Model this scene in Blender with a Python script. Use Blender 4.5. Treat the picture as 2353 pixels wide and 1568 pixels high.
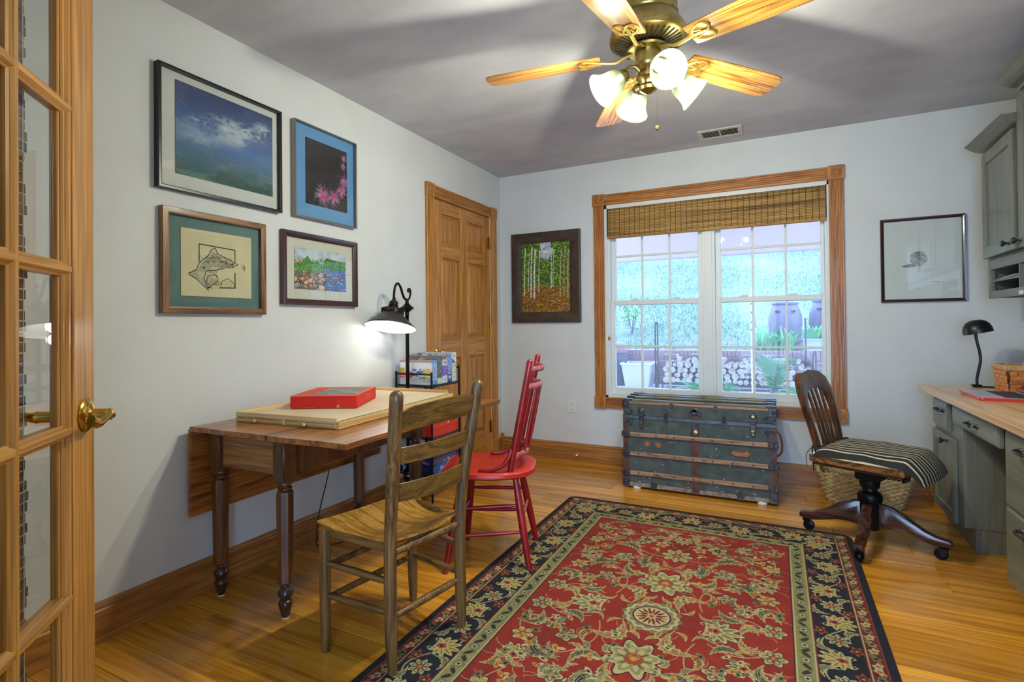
import bpy, bmesh, math, random
import numpy as np
from math import sin, cos, pi, radians as rad
from mathutils import Vector, Matrix

for _o in list(bpy.data.objects):
    bpy.data.objects.remove(_o)
SC = bpy.context.scene
COL = SC.collection
random.seed(7)

# ------------------------------------------------------------------ camera
CAM_POS = Vector((2.1921, -4.1523, 1.1185))
_yaw, _pitch, _roll, _f, _py = 0.4646, 0.0086, -0.0104, 1211.68, -45.23
_fw = Vector((-sin(_yaw) * cos(_pitch), cos(_yaw) * cos(_pitch), sin(_pitch)))
_r = Vector((cos(_yaw), sin(_yaw), 0))
_u = _r.cross(_fw)
_R = cos(_roll) * _r + sin(_roll) * _u
_U = -sin(_roll) * _r + cos(_roll) * _u
cd = bpy.data.cameras.new('camera')
cam = bpy.data.objects.new('camera', cd)
COL.objects.link(cam)
cam.matrix_world = Matrix(((_R.x, _U.x, -_fw.x, CAM_POS.x), (_R.y, _U.y, -_fw.y, CAM_POS.y),
                           (_R.z, _U.z, -_fw.z, CAM_POS.z), (0, 0, 0, 1)))
cd.sensor_fit = 'HORIZONTAL'
cd.sensor_width = 36.0
cd.lens = _f / 2353 * 36.0
cd.shift_y = _py / 2353
cd.clip_start = 0.02
SC.camera = cam

# ------------------------------------------------------------------ world, big lights, exposure
SC.view_settings.view_transform = 'Standard'
SC.view_settings.look = 'None'
SC.view_settings.exposure = 0.92
SC.view_settings.gamma = 1.0
SC.view_settings.use_curve_mapping = False
w = bpy.data.worlds.new('sky')
SC.world = w
w.use_nodes = True
_bg = w.node_tree.nodes['Background']
_bg.inputs['Color'].default_value = (0.50, 0.70, 1.0, 1)
SKY = 6.9
_bg.inputs['Strength'].default_value = SKY
SC.cycles.max_bounces = 7
SC.cycles.diffuse_bounces = 4
SC.cycles.glossy_bounces = 3
SC.cycles.transmission_bounces = 5
SC.cycles.transparent_max_bounces = 12
SC.cycles.caustics_reflective = False
SC.cycles.caustics_refractive = False
SC.cycles.sample_clamp_indirect = 4.0
SC.cycles.use_denoising = True
FAN_W = 17.5      # each of the four fan bulbs
LAMP_W = 0.32     # bulb of the floor lamp
WARM = (1.0, 0.97, 0.74)


def light(name, kind, loc, energy, color, size=0.05, rot=None, **k):
    l = bpy.data.lights.new(name, kind)
    l.energy = energy
    l.color = color
    if kind == 'POINT':
        l.shadow_soft_size = size
    elif kind == 'AREA':
        l.shape = 'RECTANGLE'
        l.size, l.size_y = size
    o = bpy.data.objects.new(name, l)
    o.location = loc
    if rot:
        o.rotation_euler = rot
    COL.objects.link(o)
    return o


# daylight enters through the window: sampling portal in the window opening (adds no light of its own)
_p = light('window_portal', 'AREA', (1.738, 0.2, 1.2), 1.0, (1, 1, 1), size=(1.56, 1.45), rot=(rad(-90), 0, 0))
_p.data.cycles.is_portal = True
_p = light('fill_window_portal', 'AREA', (2.54, -5.75, 1.25), 1.0, (1, 1, 1), size=(1.98, 2.2), rot=(rad(90), 0, 0))  # portal in the added hall window behind the camera
_p.data.cycles.is_portal = True

# ------------------------------------------------------------------ helpers: tagging and things
MW = {}


def thing(name, label, cat, loc=(0, 0, 0), rotz=0.0, group=None, kind=None):
    o = bpy.data.objects.new(name, None)
    o.empty_display_size = 0.05
    COL.objects.link(o)
    o.location = loc
    o.rotation_euler = (0, 0, rotz)
    MW[o.name] = Matrix.Translation(Vector(loc)) @ Matrix.Rotation(rotz, 4, 'Z')
    if kind:
        o['kind'] = kind
        if label:
            o['label'] = label
    else:
        o['label'] = label
        o['category'] = cat
    if group:
        o['group'] = group
    return o


def tag(o, label, cat, group=None, kind=None):
    o['label'] = label
    if cat:
        o['category'] = cat
    if group:
        o['group'] = group
    if kind:
        o['kind'] = kind
    return o


def root_matrix(o):
    while o.parent:
        o = o.parent
    return MW.get(o.name, Matrix.Identity(4))


class MB:
    """mesh collector"""

    def __init__(s):
        s.v, s.f, s.mi, s.uv = [], [], [], None
        s.smooth = False

    def add(s, vs, fs, mat=0, M=None):
        n = len(s.v)
        if M is not None:
            vs = [M @ Vector(p) for p in vs]
        s.v += [tuple(p) for p in vs]
        s.f += [tuple(i + n for i in f) for f in fs]
        s.mi += [mat] * len(fs)
        return s

    def box(s, x0, x1, y0, y1, z0, z1, b=0.0015, M=None, mat=0):
        if x1 < x0: x0, x1 = x1, x0
        if y1 < y0: y0, y1 = y1, y0
        if z1 < z0: z0, z1 = z1, z0
        lo, hi = (x0, y0, z0), (x1, y1, z1)
        b = min(b, (x1 - x0) * .3, (y1 - y0) * .3, (z1 - z0) * .3)
        if b <= 0:
            vs = [(hi[0] if i & 1 else lo[0], hi[1] if i & 2 else lo[1], hi[2] if i & 4 else lo[2]) for i in range(8)]
            fs = [(0, 2, 3, 1), (4, 5, 7, 6), (0, 1, 5, 4), (2, 6, 7, 3), (0, 4, 6, 2), (1, 3, 7, 5)]
            return s.add(vs, fs, mat, M)
        vs, ix = [], {}
        for i in range(8):
            sg = (i & 1, (i >> 1) & 1, (i >> 2) & 1)
            for a in range(3):
                p = []
                for c in range(3):
                    e = hi[c] if sg[c] else lo[c]
                    if c != a:
                        e += -b if sg[c] else b
                    p.append(e)
                ix[(i, a)] = len(vs)
                vs.append(tuple(p))
        fs = []
        for a in range(3):
            b1, b2 = [c for c in range(3) if c != a]
            for sgn in (0, 1):
                base = sgn << a
                q = [base, base | (1 << b1), base | (1 << b1) | (1 << b2), base | (1 << b2)]
                fs.append(tuple(ix[(i, a)] for i in q))
        for a in range(3):
            b1, b2 = [c for c in range(3) if c != a]
            for s1 in (0, 1):
                for s2 in (0, 1):
                    i0 = (s1 << b1) | (s2 << b2)
                    i1 = i0 | (1 << a)
                    fs.append((ix[(i0, b1)], ix[(i1, b1)], ix[(i1, b2)], ix[(i0, b2)]))
        for i in range(8):
            fs.append((ix[(i, 0)], ix[(i, 1)], ix[(i, 2)]))
        c = Vector([(lo[k] + hi[k]) / 2 for k in range(3)])
        out = []
        for f in fs:
            p = [Vector(vs[i]) for i in f]
            nn = (p[1] - p[0]).cross(p[2] - p[0])
            m = sum(p, Vector()) / len(p) - c
            out.append(f if nn.dot(m) > 0 else tuple(reversed(f)))
        return s.add(vs, out, mat, M)

    def tube(s, pts, r, n=8, closed=False, caps=True, mat=0, M=None, up=None, sx=1.0, sy=1.0):
        pts = [Vector(p) for p in pts]
        k = len(pts)
        rs = r if isinstance(r, (list, tuple)) else [r] * k
        tang = []
        for i in range(k):
            if closed:
                t = pts[(i + 1) % k] - pts[i - 1]
            else:
                t = pts[min(i + 1, k - 1)] - pts[max(i - 1, 0)]
            tang.append(t.normalized() if t.length > 1e-9 else Vector((0, 0, 1)))
        t0 = tang[0]
        u = Vector(up) if up else (Vector((0, 0, 1)) if abs(t0.z) < .9 else Vector((1, 0, 0)))
        u = (u - t0 * u.dot(t0)).normalized()
        vs, fs = [], []
        for i in range(k):
            t = tang[i]
            u = u - t * u.dot(t)
            u = u.normalized() if u.length > 1e-6 else t.orthogonal().normalized()
            w_ = t.cross(u)
            for j in range(n):
                a = 2 * pi * j / n
                vs.append(pts[i] + u * (cos(a) * rs[i] * sx) + w_ * (sin(a) * rs[i] * sy))
        for i in range(k if closed else k - 1):
            i2 = (i + 1) % k
            for j in range(n):
                j2 = (j + 1) % n
                fs.append((i * n + j, i * n + j2, i2 * n + j2, i2 * n + j))
        if caps and not closed:
            fs.append(tuple(reversed(range(n))))
            fs.append(tuple((k - 1) * n + j for j in range(n)))
        return s.add(vs, fs, mat, M)

    def lathe(s, prof, n=20, M=None, mat=0, a0=0.0, a1=None):
        vs, fs, rows = [], [], []
        full = a1 is None
        steps = n if full else n + 1
        for (r, z) in prof:
            if r < 1e-6:
                rows.append([len(vs)] * steps)
                vs.append((0, 0, z))
            else:
                row = []
                for j in range(steps):
                    a = a0 + (2 * pi if full else a1 - a0) * j / n
                    row.append(len(vs))
                    vs.append((r * cos(a), r * sin(a), z))
                rows.append(row)
        for i in range(len(prof) - 1):
            A, B = rows[i], rows[i + 1]
            for j in range(n):
                j2 = (j + 1) % steps if full else j + 1
                q = [A[j], A[j2], B[j2], B[j]]
                o = []
                for x in q:
                    if x not in o:
                        o.append(x)
                if len(o) >= 3:
                    fs.append(tuple(o))
        return s.add(vs, fs, mat, M)

    def prism(s, poly, d0, d1, axis='z', mat=0, M=None):
        """poly: 2d outline; axis: x -> (d, a, b), y -> (a, d, b), z -> (a, b, d)"""
        def P(a, b, d):
            return {'x': (d, a, b), 'y': (a, d, b), 'z': (a, b, d)}[axis]
        n = len(poly)
        area = sum(poly[i][0] * poly[(i + 1) % n][1] - poly[(i + 1) % n][0] * poly[i][1] for i in range(n))
        if area < 0:
            poly = list(reversed(poly))
        if d1 < d0:
            d0, d1 = d1, d0
        vs = [P(a, b, d0) for a, b in poly] + [P(a, b, d1) for a, b in poly]
        fs = [tuple(reversed(range(n))), tuple(range(n, 2 * n))]
        for i in range(n):
            j = (i + 1) % n
            fs.append((i, j, n + j, n + i))
        if axis == 'y':
            fs = [tuple(reversed(f)) for f in fs]
        return s.add(vs, fs, mat, M)

    def grid(s, fn, nu, nv, mat=0, M=None, flip=False):
        vs = [fn(i / nu, j / nv) for i in range(nu + 1) for j in range(nv + 1)]
        fs = []
        for i in range(nu):
            for j in range(nv):
                a = i * (nv + 1) + j
                q = (a, a + nv + 1, a + nv + 2, a + 1)
                fs.append(tuple(reversed(q)) if flip else q)
        return s.add(vs, fs, mat, M)

    def slab(s, top, bot, nu, nv, mat=0, M=None):
        """closed slab between two functions of (u, v)"""
        T = [[top(i / nu, j / nv) for j in range(nv + 1)] for i in range(nu + 1)]
        B = [[bot(i / nu, j / nv) for j in range(nv + 1)] for i in range(nu + 1)]
        W = nv + 1
        vs = [p for r_ in T for p in r_] + [p for r_ in B for p in r_]
        o = (nu + 1) * W
        fs = []
        for i in range(nu):
            for j in range(nv):
                a = i * W + j
                fs.append((a, a + W, a + W + 1, a + 1))
                fs.append((o + a + 1, o + a + W + 1, o + a + W, o + a))
        for i in range(nu):
            a, b_ = i * W, (i + 1) * W
            fs.append((a, o + a, o + b_, b_))
            a, b_ = i * W + nv, (i + 1) * W + nv
            fs.append((b_, o + b_, o + a, a))
        for j in range(nv):
            a, b_ = j, j + 1
            fs.append((b_, o + b_, o + a, a))
            a, b_ = nu * W + j, nu * W + j + 1
            fs.append((a, o + a, o + b_, b_))
        return s.add(vs, fs, mat, M)


def box(*a, **k):
    return MB().box(*a, **k)


def obj(name, mb, mat, parent=None, local=False, sm=True, ang=38, kind=None, label=None, recalc=False):
    me = bpy.data.meshes.new(name)
    vs = mb.v
    if parent is not None and not local:
        inv = root_matrix(parent).inverted()
        vs = [inv @ Vector(p) for p in vs]
    me.from_pydata([tuple(p) for p in vs], [], mb.f)
    mats = mat if isinstance(mat, (list, tuple)) else [mat]
    for m in mats:
        me.materials.append(m)
    if len(mats) > 1:
        me.polygons.foreach_set('material_index', mb.mi)
    if recalc:
        bm = bmesh.new()
        bm.from_mesh(me)
        bmesh.ops.recalc_face_normals(bm, faces=bm.faces)
        bm.to_mesh(me)
        bm.free()
    if mb.uv:
        lay = me.uv_layers.new(name='uv')
        flat = [c for f in mb.uv for p in f for c in p]
        lay.data.foreach_set('uv', flat)
    if sm:
        me.shade_smooth()
        me.set_sharp_from_angle(angle=rad(ang))
    me.update()
    o = bpy.data.objects.new(name, me)
    COL.objects.link(o)
    if parent is not None:
        o.parent = parent
    if kind:
        o['kind'] = kind
    if label:
        o['label'] = label
    return o


def dup(o, parent=None, loc=None, rotz=None):
    c = o.copy()
    COL.objects.link(c)
    if parent is not None:
        c.parent = parent
    if loc is not None:
        c.location = loc
    if rotz is not None:
        c.rotation_euler = (0, 0, rotz)
    for ch in list(o.children):
        dup(ch, c)
    return c


def dup_part(o, M):
    """copy of a part (with sub-parts) moved by matrix M in its parent's space"""
    c = dup(o, o.parent)
    c.matrix_local = M @ o.matrix_local
    return c


def quad_uv(P00, P10, P11, P01, mat=0, mb=None):
    mb = mb or MB()
    mb.add([P00, P10, P11, P01], [(0, 1, 2, 3)], mat)
    mb.uv = (mb.uv or []) + [[(0, 0), (1, 0), (1, 1), (0, 1)]]
    return mb


def TM(loc, rz=0.0, ry=0.0, rx=0.0):
    return Matrix.Translation(Vector(loc)) @ Matrix.Rotation(rz, 4, 'Z') @ Matrix.Rotation(ry, 4, 'Y') @ Matrix.Rotation(rx, 4, 'X')


def axis_M(p, d, up=(0, 0, 1)):
    """matrix placing local z along d at p"""
    d = Vector(d).normalized()
    q = d.to_track_quat('Z', 'Y')
    return Matrix.Translation(Vector(p)) @ q.to_matrix().to_4x4()


def arc(c, r, a0, a1, n, fn):
    return [fn(c, r, a0 + (a1 - a0) * i / n) for i in range(n + 1)]


def spline(pts, n=6):
    """Catmull-Rom through points"""
    P = [Vector(p) for p in pts]
    P = [P[0] * 2 - P[1]] + P + [P[-1] * 2 - P[-2]]
    out = []
    for i in range(1, len(P) - 2):
        for k in range(n):
            t = k / n
            a, b, c, d = P[i - 1], P[i], P[i + 1], P[i + 2]
            out.append(.5 * ((2 * b) + (c - a) * t + (2 * a - 5 * b + 4 * c - d) * t * t + (3 * b - a - 3 * c + d) * t ** 3))
    out.append(P[-2])
    return out


# ------------------------------------------------------------------ materials
def lin(h):
    h = h.lstrip('#')
    c = [int(h[i:i + 2], 16) / 255 for i in (0, 2, 4)]
    return tuple([x / 12.92 if x <= .04045 else ((x + .055) / 1.055) ** 2.4 for x in c]) + (1.0,)


def new_mat(name):
    m = bpy.data.materials.new(name)
    m.use_nodes = True
    nt = m.node_tree
    return m, nt, nt.nodes['Principled BSDF']


def nd(nt, t, **k):
    n = nt.nodes.new(t)
    for a, v in k.items():
        if a in n.inputs:
            n.inputs[a].default_value = v
        else:
            setattr(n, a, v)
    return n


def ramp(nt, stops):
    r = nt.nodes.new('ShaderNodeValToRGB')
    el = r.color_ramp.elements
    el[0].position, el[0].color = stops[0][0], lin(stops[0][1])
    el[1].position, el[1].color = stops[-1][0], lin(stops[-1][1])
    for p, c in stops[1:-1]:
        e = el.new(p)
        e.color = lin(c)
    return r


def coords(nt, scale=(1, 1, 1), rnd=False, kind='Object'):
    tc = nt.nodes.new('ShaderNodeTexCoord')
    mp = nt.nodes.new('ShaderNodeMapping')
    mp.inputs['Scale'].default_value = scale
    nt.links.new(tc.outputs[kind], mp.inputs['Vector'])
    if rnd:
        oi = nt.nodes.new('ShaderNodeObjectInfo')
        mu = nd(nt, 'ShaderNodeMath', operation='MULTIPLY')
        mu.inputs[1].default_value = 37.0
        nt.links.new(oi.outputs['Random'], mu.inputs[0])
        cb = nt.nodes.new('ShaderNodeCombineXYZ')
        for i in range(3):
            nt.links.new(mu.outputs[0], cb.inputs[i])
        nt.links.new(cb.outputs[0], mp.inputs['Location'])
        return mp.outputs['Vector'], oi.outputs['Random']
    return mp.outputs['Vector'], None


def bump(nt, bsdf, height, strength=.2, dist=.002):
    b = nd(nt, 'ShaderNodeBump')
    b.inputs['Strength'].default_value = strength
    b.inputs['Distance'].default_value = dist
    nt.links.new(height, b.inputs['Height'])
    nt.links.new(b.outputs['Normal'], bsdf.inputs['Normal'])


def plain(name, col, rough=.5, metal=0.0, col2=None, nscale=30.0, amt=(.35, .65), bmp=0.0, bscale=200.0, spec=.5, coat=0.0, stretch=(1, 1, 1)):
    m, nt, b = new_mat(name)
    b.inputs['Roughness'].default_value = rough
    b.inputs['Metallic'].default_value = metal
    b.inputs['Specular IOR Level'].default_value = spec
    b.inputs['Coat Weight'].default_value = coat
    b.inputs['Coat Roughness'].default_value = .15
    b.inputs['Base Color'].default_value = lin(col)
    if col2 or bmp:
        v, _ = coords(nt, stretch)
    if col2:
        n = nd(nt, 'ShaderNodeTexNoise', Scale=nscale, Detail=4.0, Roughness=.6)
        nt.links.new(v, n.inputs['Vector'])
        r = ramp(nt, [(amt[0], col), (amt[1], col2)])
        nt.links.new(n.outputs['Fac'], r.inputs['Fac'])
        nt.links.new(r.outputs['Color'], b.inputs['Base Color'])
    if bmp:
        n2 = nd(nt, 'ShaderNodeTexNoise', Scale=bscale, Detail=3.0)
        nt.links.new(v, n2.inputs['Vector'])
        bump(nt, b, n2.outputs['Fac'], bmp)
    return m


def wood(name, dark, light, axis='z', scale=1.0, rough=.4, coat=0.0, rnd=True, vary=.18, wear=None, pores=.55, rings=6.0, mid=None):
    """grained wood, grain running along the given object axis"""
    m, nt, b = new_mat(name)
    L = nt.links
    k = {'x': (.07, 1, 1), 'y': (1, .07, 1), 'z': (1, 1, .07)}[axis]
    v, rn = coords(nt, tuple(c * scale for c in k), rnd)
    n1 = nd(nt, 'ShaderNodeTexNoise', Scale=9.0, Detail=3.0, Roughness=.55, Distortion=.6)
    L.new(v, n1.inputs['Vector'])
    mul = nd(nt, 'ShaderNodeMath', operation='MULTIPLY')
    mul.inputs[1].default_value = rings
    L.new(n1.outputs['Fac'], mul.inputs[0])
    fr = nd(nt, 'ShaderNodeMath', operation='PINGPONG')
    fr.inputs[1].default_value = .5
    L.new(mul.outputs[0], fr.inputs[0])
    d2 = nd(nt, 'ShaderNodeMath', operation='MULTIPLY')
    d2.inputs[1].default_value = 2.0
    L.new(fr.outputs[0], d2.inputs[0])
    stops = [(0.0, dark), (.75, light)] if not mid else [(0.0, dark), (.45, mid), (.85, light)]
    r = ramp(nt, stops)
    L.new(d2.outputs[0], r.inputs['Fac'])
    # fine pores
    k2 = {'x': (.02, 1, 1), 'y': (1, .02, 1), 'z': (1, 1, .02)}[axis]
    v2, _ = coords(nt, tuple(c * scale for c in k2), rnd)
    n2 = nd(nt, 'ShaderNodeTexNoise', Scale=150.0, Detail=2.0)
    L.new(v2, n2.inputs['Vector'])
    mr = nd(nt, 'ShaderNodeMapRange')
    mr.inputs['From Min'].default_value = .35
    mr.inputs['From Max'].default_value = .6
    mr.inputs['To Min'].default_value = 1 - pores
    mr.inputs['To Max'].default_value = 1.06
    L.new(n2.outputs['Fac'], mr.inputs['Value'])
    mx = nd(nt, 'ShaderNodeMix', data_type='RGBA', blend_type='MULTIPLY')
    mx.inputs['Factor'].default_value = 1.0
    L.new(r.outputs['Color'], mx.inputs['A'])
    cc = nt.nodes.new('ShaderNodeCombineColor')
    for i in range(3):
        L.new(mr.outputs[0], cc.inputs[i])
    L.new(cc.outputs[0], mx.inputs['B'])
    out = mx.outputs['Result']
    if rnd and vary:
        hs = nd(nt, 'ShaderNodeHueSaturation')
        mv = nd(nt, 'ShaderNodeMapRange')
        mv.inputs['To Min'].default_value = 1 - vary
        mv.inputs['To Max'].default_value = 1 + vary
        L.new(rn, mv.inputs['Value'])
        L.new(mv.outputs[0], hs.inputs['Value'])
        L.new(out, hs.inputs['Color'])
        out = hs.outputs['Color']
    if wear:
        vw, _ = coords(nt, (1, 1, 1))
        n3 = nd(nt, 'ShaderNodeTexNoise', Scale=14.0, Detail=5.0, Roughness=.65)
        L.new(vw, n3.inputs['Vector'])
        wr = nd(nt, 'ShaderNodeMapRange')
        wr.inputs['From Min'].default_value = wear[1]
        wr.inputs['From Max'].default_value = wear[1] + .12
        L.new(n3.outputs['Fac'], wr.inputs['Value'])
        m3 = nd(nt, 'ShaderNodeMix', data_type='RGBA')
        L.new(wr.outputs[0], m3.inputs['Factor'])
        L.new(out, m3.inputs['A'])
        m3.inputs['B'].default_value = lin(wear[0])
        out = m3.outputs['Result']
    L.new(out, b.inputs['Base Color'])
    b.inputs['Roughness'].default_value = rough
    b.inputs['Coat Weight'].default_value = coat
    b.inputs['Coat Roughness'].default_value = .12
    bump(nt, b, n2.outputs['Fac'], .12, .001)
    return m


def glass_mat(name, tint=(1, 1, 1, 1), refl=1.0, rough=0.0, veil=0.0):
    m, nt, b = new_mat(name)
    nt.nodes.remove(b)
    tr = nd(nt, 'ShaderNodeBsdfTransparent')
    tr.inputs['Color'].default_value = tint
    gl = nd(nt, 'ShaderNodeBsdfGlossy')
    gl.inputs['Roughness'].default_value = rough
    lw = nd(nt, 'ShaderNodeLayerWeight')
    lw.inputs['Blend'].default_value = .5
    pw = nd(nt, 'ShaderNodeMath', operation='POWER')
    pw.inputs[1].default_value = 5.0
    nt.links.new(lw.outputs['Facing'], pw.inputs[0])
    mu = nd(nt, 'ShaderNodeMath', operation='MULTIPLY_ADD')
    mu.inputs[1].default_value = .9 * refl
    mu.inputs[2].default_value = .04 * refl
    nt.links.new(pw.outputs[0], mu.inputs[0])
    mx = nd(nt, 'ShaderNodeMixShader')
    nt.links.new(mu.outputs[0], mx.inputs['Fac'])
    nt.links.new(tr.outputs[0], mx.inputs[1])
    nt.links.new(gl.outputs[0], mx.inputs[2])
    out = mx.outputs[0]
    if veil:
        tl = nd(nt, 'ShaderNodeBsdfTranslucent')
        tl.inputs['Color'].default_value = (.85, .86, .9, 1)
        m2 = nd(nt, 'ShaderNodeMixShader')
        m2.inputs['Fac'].default_value = veil
        nt.links.new(out, m2.inputs[1])
        nt.links.new(tl.outputs[0], m2.inputs[2])
        out = m2.outputs[0]
    nt.links.new(out, nt.nodes['Material Output'].inputs['Surface'])
    return m


def emit_mat(name, col, strength):
    m, nt, b = new_mat(name)
    b.inputs['Base Color'].default_value = (1, 1, 1, 1)
    b.inputs['Emission Color'].default_value = col
    b.inputs['Emission Strength'].default_value = strength
    m.cycles.emission_sampling = 'NONE'
    return m


def img_mat(name, arr, rough=.8, bmp=0.0, bscale=400.0):
    """arr: h x w x 3 sRGB values, row 0 = top"""
    h, w_ = arr.shape[:2]
    im = bpy.data.images.new(name, w_, h)
    px = np.ones((h, w_, 4), np.float32)
    px[..., :3] = np.clip(arr[::-1], 0, 1)
    im.pixels.foreach_set(px.ravel())
    im.update()
    im.pack()
    m, nt, b = new_mat(name)
    t = nd(nt, 'ShaderNodeTexImage', image=im, extension='EXTEND')
    tc = nt.nodes.new('ShaderNodeTexCoord')
    nt.links.new(tc.outputs['UV'], t.inputs['Vector'])
    nt.links.new(t.outputs['Color'], b.inputs['Base Color'])
    b.inputs['Roughness'].default_value = rough
    b.inputs['Specular IOR Level'].default_value = .25
    if bmp:
        v, _ = coords(nt)
        n2 = nd(nt, 'ShaderNodeTexNoise', Scale=bscale, Detail=2.0)
        nt.links.new(v, n2.inputs['Vector'])
        bump(nt, b, n2.outputs['Fac'], bmp, .004)
    return m

# ------------------------------------------------------------------ flat prints (rug, pictures, box art), drawn with numpy
RNG = np.random.default_rng(11)


def hx(h):
    h = h.lstrip('#')
    return np.array([int(h[i:i + 2], 16) / 255 for i in (0, 2, 4)], np.float32)


def canvas(w_, h_, col):
    a = np.empty((h_, w_, 3), np.float32)
    a[:] = hx(col)
    return a


def fbm(w_, h_, sc, octv=4, seed=1, sx=1.0, sy=1.0):
    g = np.random.default_rng(seed)
    out = np.zeros((h_, w_), np.float32)
    amp, tot = 1.0, 0
    for o in range(octv):
        s = sc / 2 ** o
        nx, ny = int(w_ / (s * sx)) + 3, int(h_ / (s * sy)) + 3
        G = g.random((ny, nx), np.float32)
        X = np.arange(w_) / (s * sx)
        Y = np.arange(h_) / (s * sy)
        x0, y0 = X.astype(int), Y.astype(int)
        fx, fy = X - x0, Y - y0
        fx, fy = fx * fx * (3 - 2 * fx), fy * fy * (3 - 2 * fy)
        a = G[y0][:, x0] * (1 - fx) + G[y0][:, x0 + 1] * fx
        b = G[y0 + 1][:, x0] * (1 - fx) + G[y0 + 1][:, x0 + 1] * fx
        out += amp * (a * (1 - fy)[:, None] + b * fy[:, None])
        tot += amp
        amp *= .55
    return out / tot


def _bb(img, x0, x1, y0, y1):
    h, w_ = img.shape[:2]
    x0, x1 = max(0, int(x0)), min(w_, int(x1) + 2)
    y0, y1 = max(0, int(y0)), min(h, int(y1) + 2)
    if x1 <= x0 or y1 <= y0:
        return None
    yy, xx = np.mgrid[y0:y1, x0:x1].astype(np.float32)
    return (slice(y0, y1), slice(x0, x1)), xx, yy


def _mix(img, sl, a, col):
    a = a[..., None]
    img[sl] = img[sl] * (1 - a) + (hx(col) if isinstance(col, str) else col) * a


def stroke(img, pts, wd, col, al=1.0):
    P = np.array(pts, np.float32)
    r = wd / 2 + 1.5
    for i in range(len(P) - 1):
        a, b = P[i], P[i + 1]
        bb = _bb(img, min(a[0], b[0]) - r, max(a[0], b[0]) + r, min(a[1], b[1]) - r, max(a[1], b[1]) + r)
        if bb is None:
            continue
        sl, X, Y = bb
        d = b - a
        L2 = float(d @ d) + 1e-6
        t = np.clip(((X - a[0]) * d[0] + (Y - a[1]) * d[1]) / L2, 0, 1)
        D = np.hypot(X - a[0] - t * d[0], Y - a[1] - t * d[1])
        _mix(img, sl, np.clip(wd / 2 + .5 - D, 0, 1) * al, col)


def blob(img, cx, cy, rx, ry, ang, col, lobes=0, amp=0.0, al=1.0, ph=0.0):
    R = max(rx, ry) * (1 + amp) + 1.5
    bb = _bb(img, cx - R, cx + R, cy - R, cy + R)
    if bb is None:
        return
    sl, X, Y = bb
    c, s_ = cos(ang), sin(ang)
    u = ((X - cx) * c + (Y - cy) * s_) / rx
    v = (-(X - cx) * s_ + (Y - cy) * c) / ry
    rr = np.hypot(u, v)
    lim = 1.0
    if lobes:
        lim = 1 + amp * np.cos(lobes * np.arctan2(v, u) + ph)
    _mix(img, sl, np.clip((lim - rr) * min(rx, ry) + .5, 0, 1) * al, col)


def poly(img, pts, col, al=1.0):
    P = np.array(pts, np.float32)
    bb = _bb(img, P[:, 0].min(), P[:, 0].max(), P[:, 1].min(), P[:, 1].max())
    if bb is None:
        return
    sl, X, Y = bb
    ins = np.zeros(X.shape, bool)
    n = len(P)
    for i in range(n):
        x1, y1 = P[i]
        x2, y2 = P[(i + 1) % n]
        if y1 == y2:
            continue
        c = ((y1 > Y) != (y2 > Y)) & (X < (x2 - x1) * (Y - y1) / (y2 - y1) + x1)
        ins ^= c
    _mix(img, sl, ins.astype(np.float32) * al, col)


def curve(p0, p1, p2, n=14):
    p0, p1, p2 = map(np.array, (p0, p1, p2))
    return [tuple((1 - t) ** 2 * p0 + 2 * t * (1 - t) * p1 + t * t * p2) for t in np.linspace(0, 1, n)]


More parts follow.
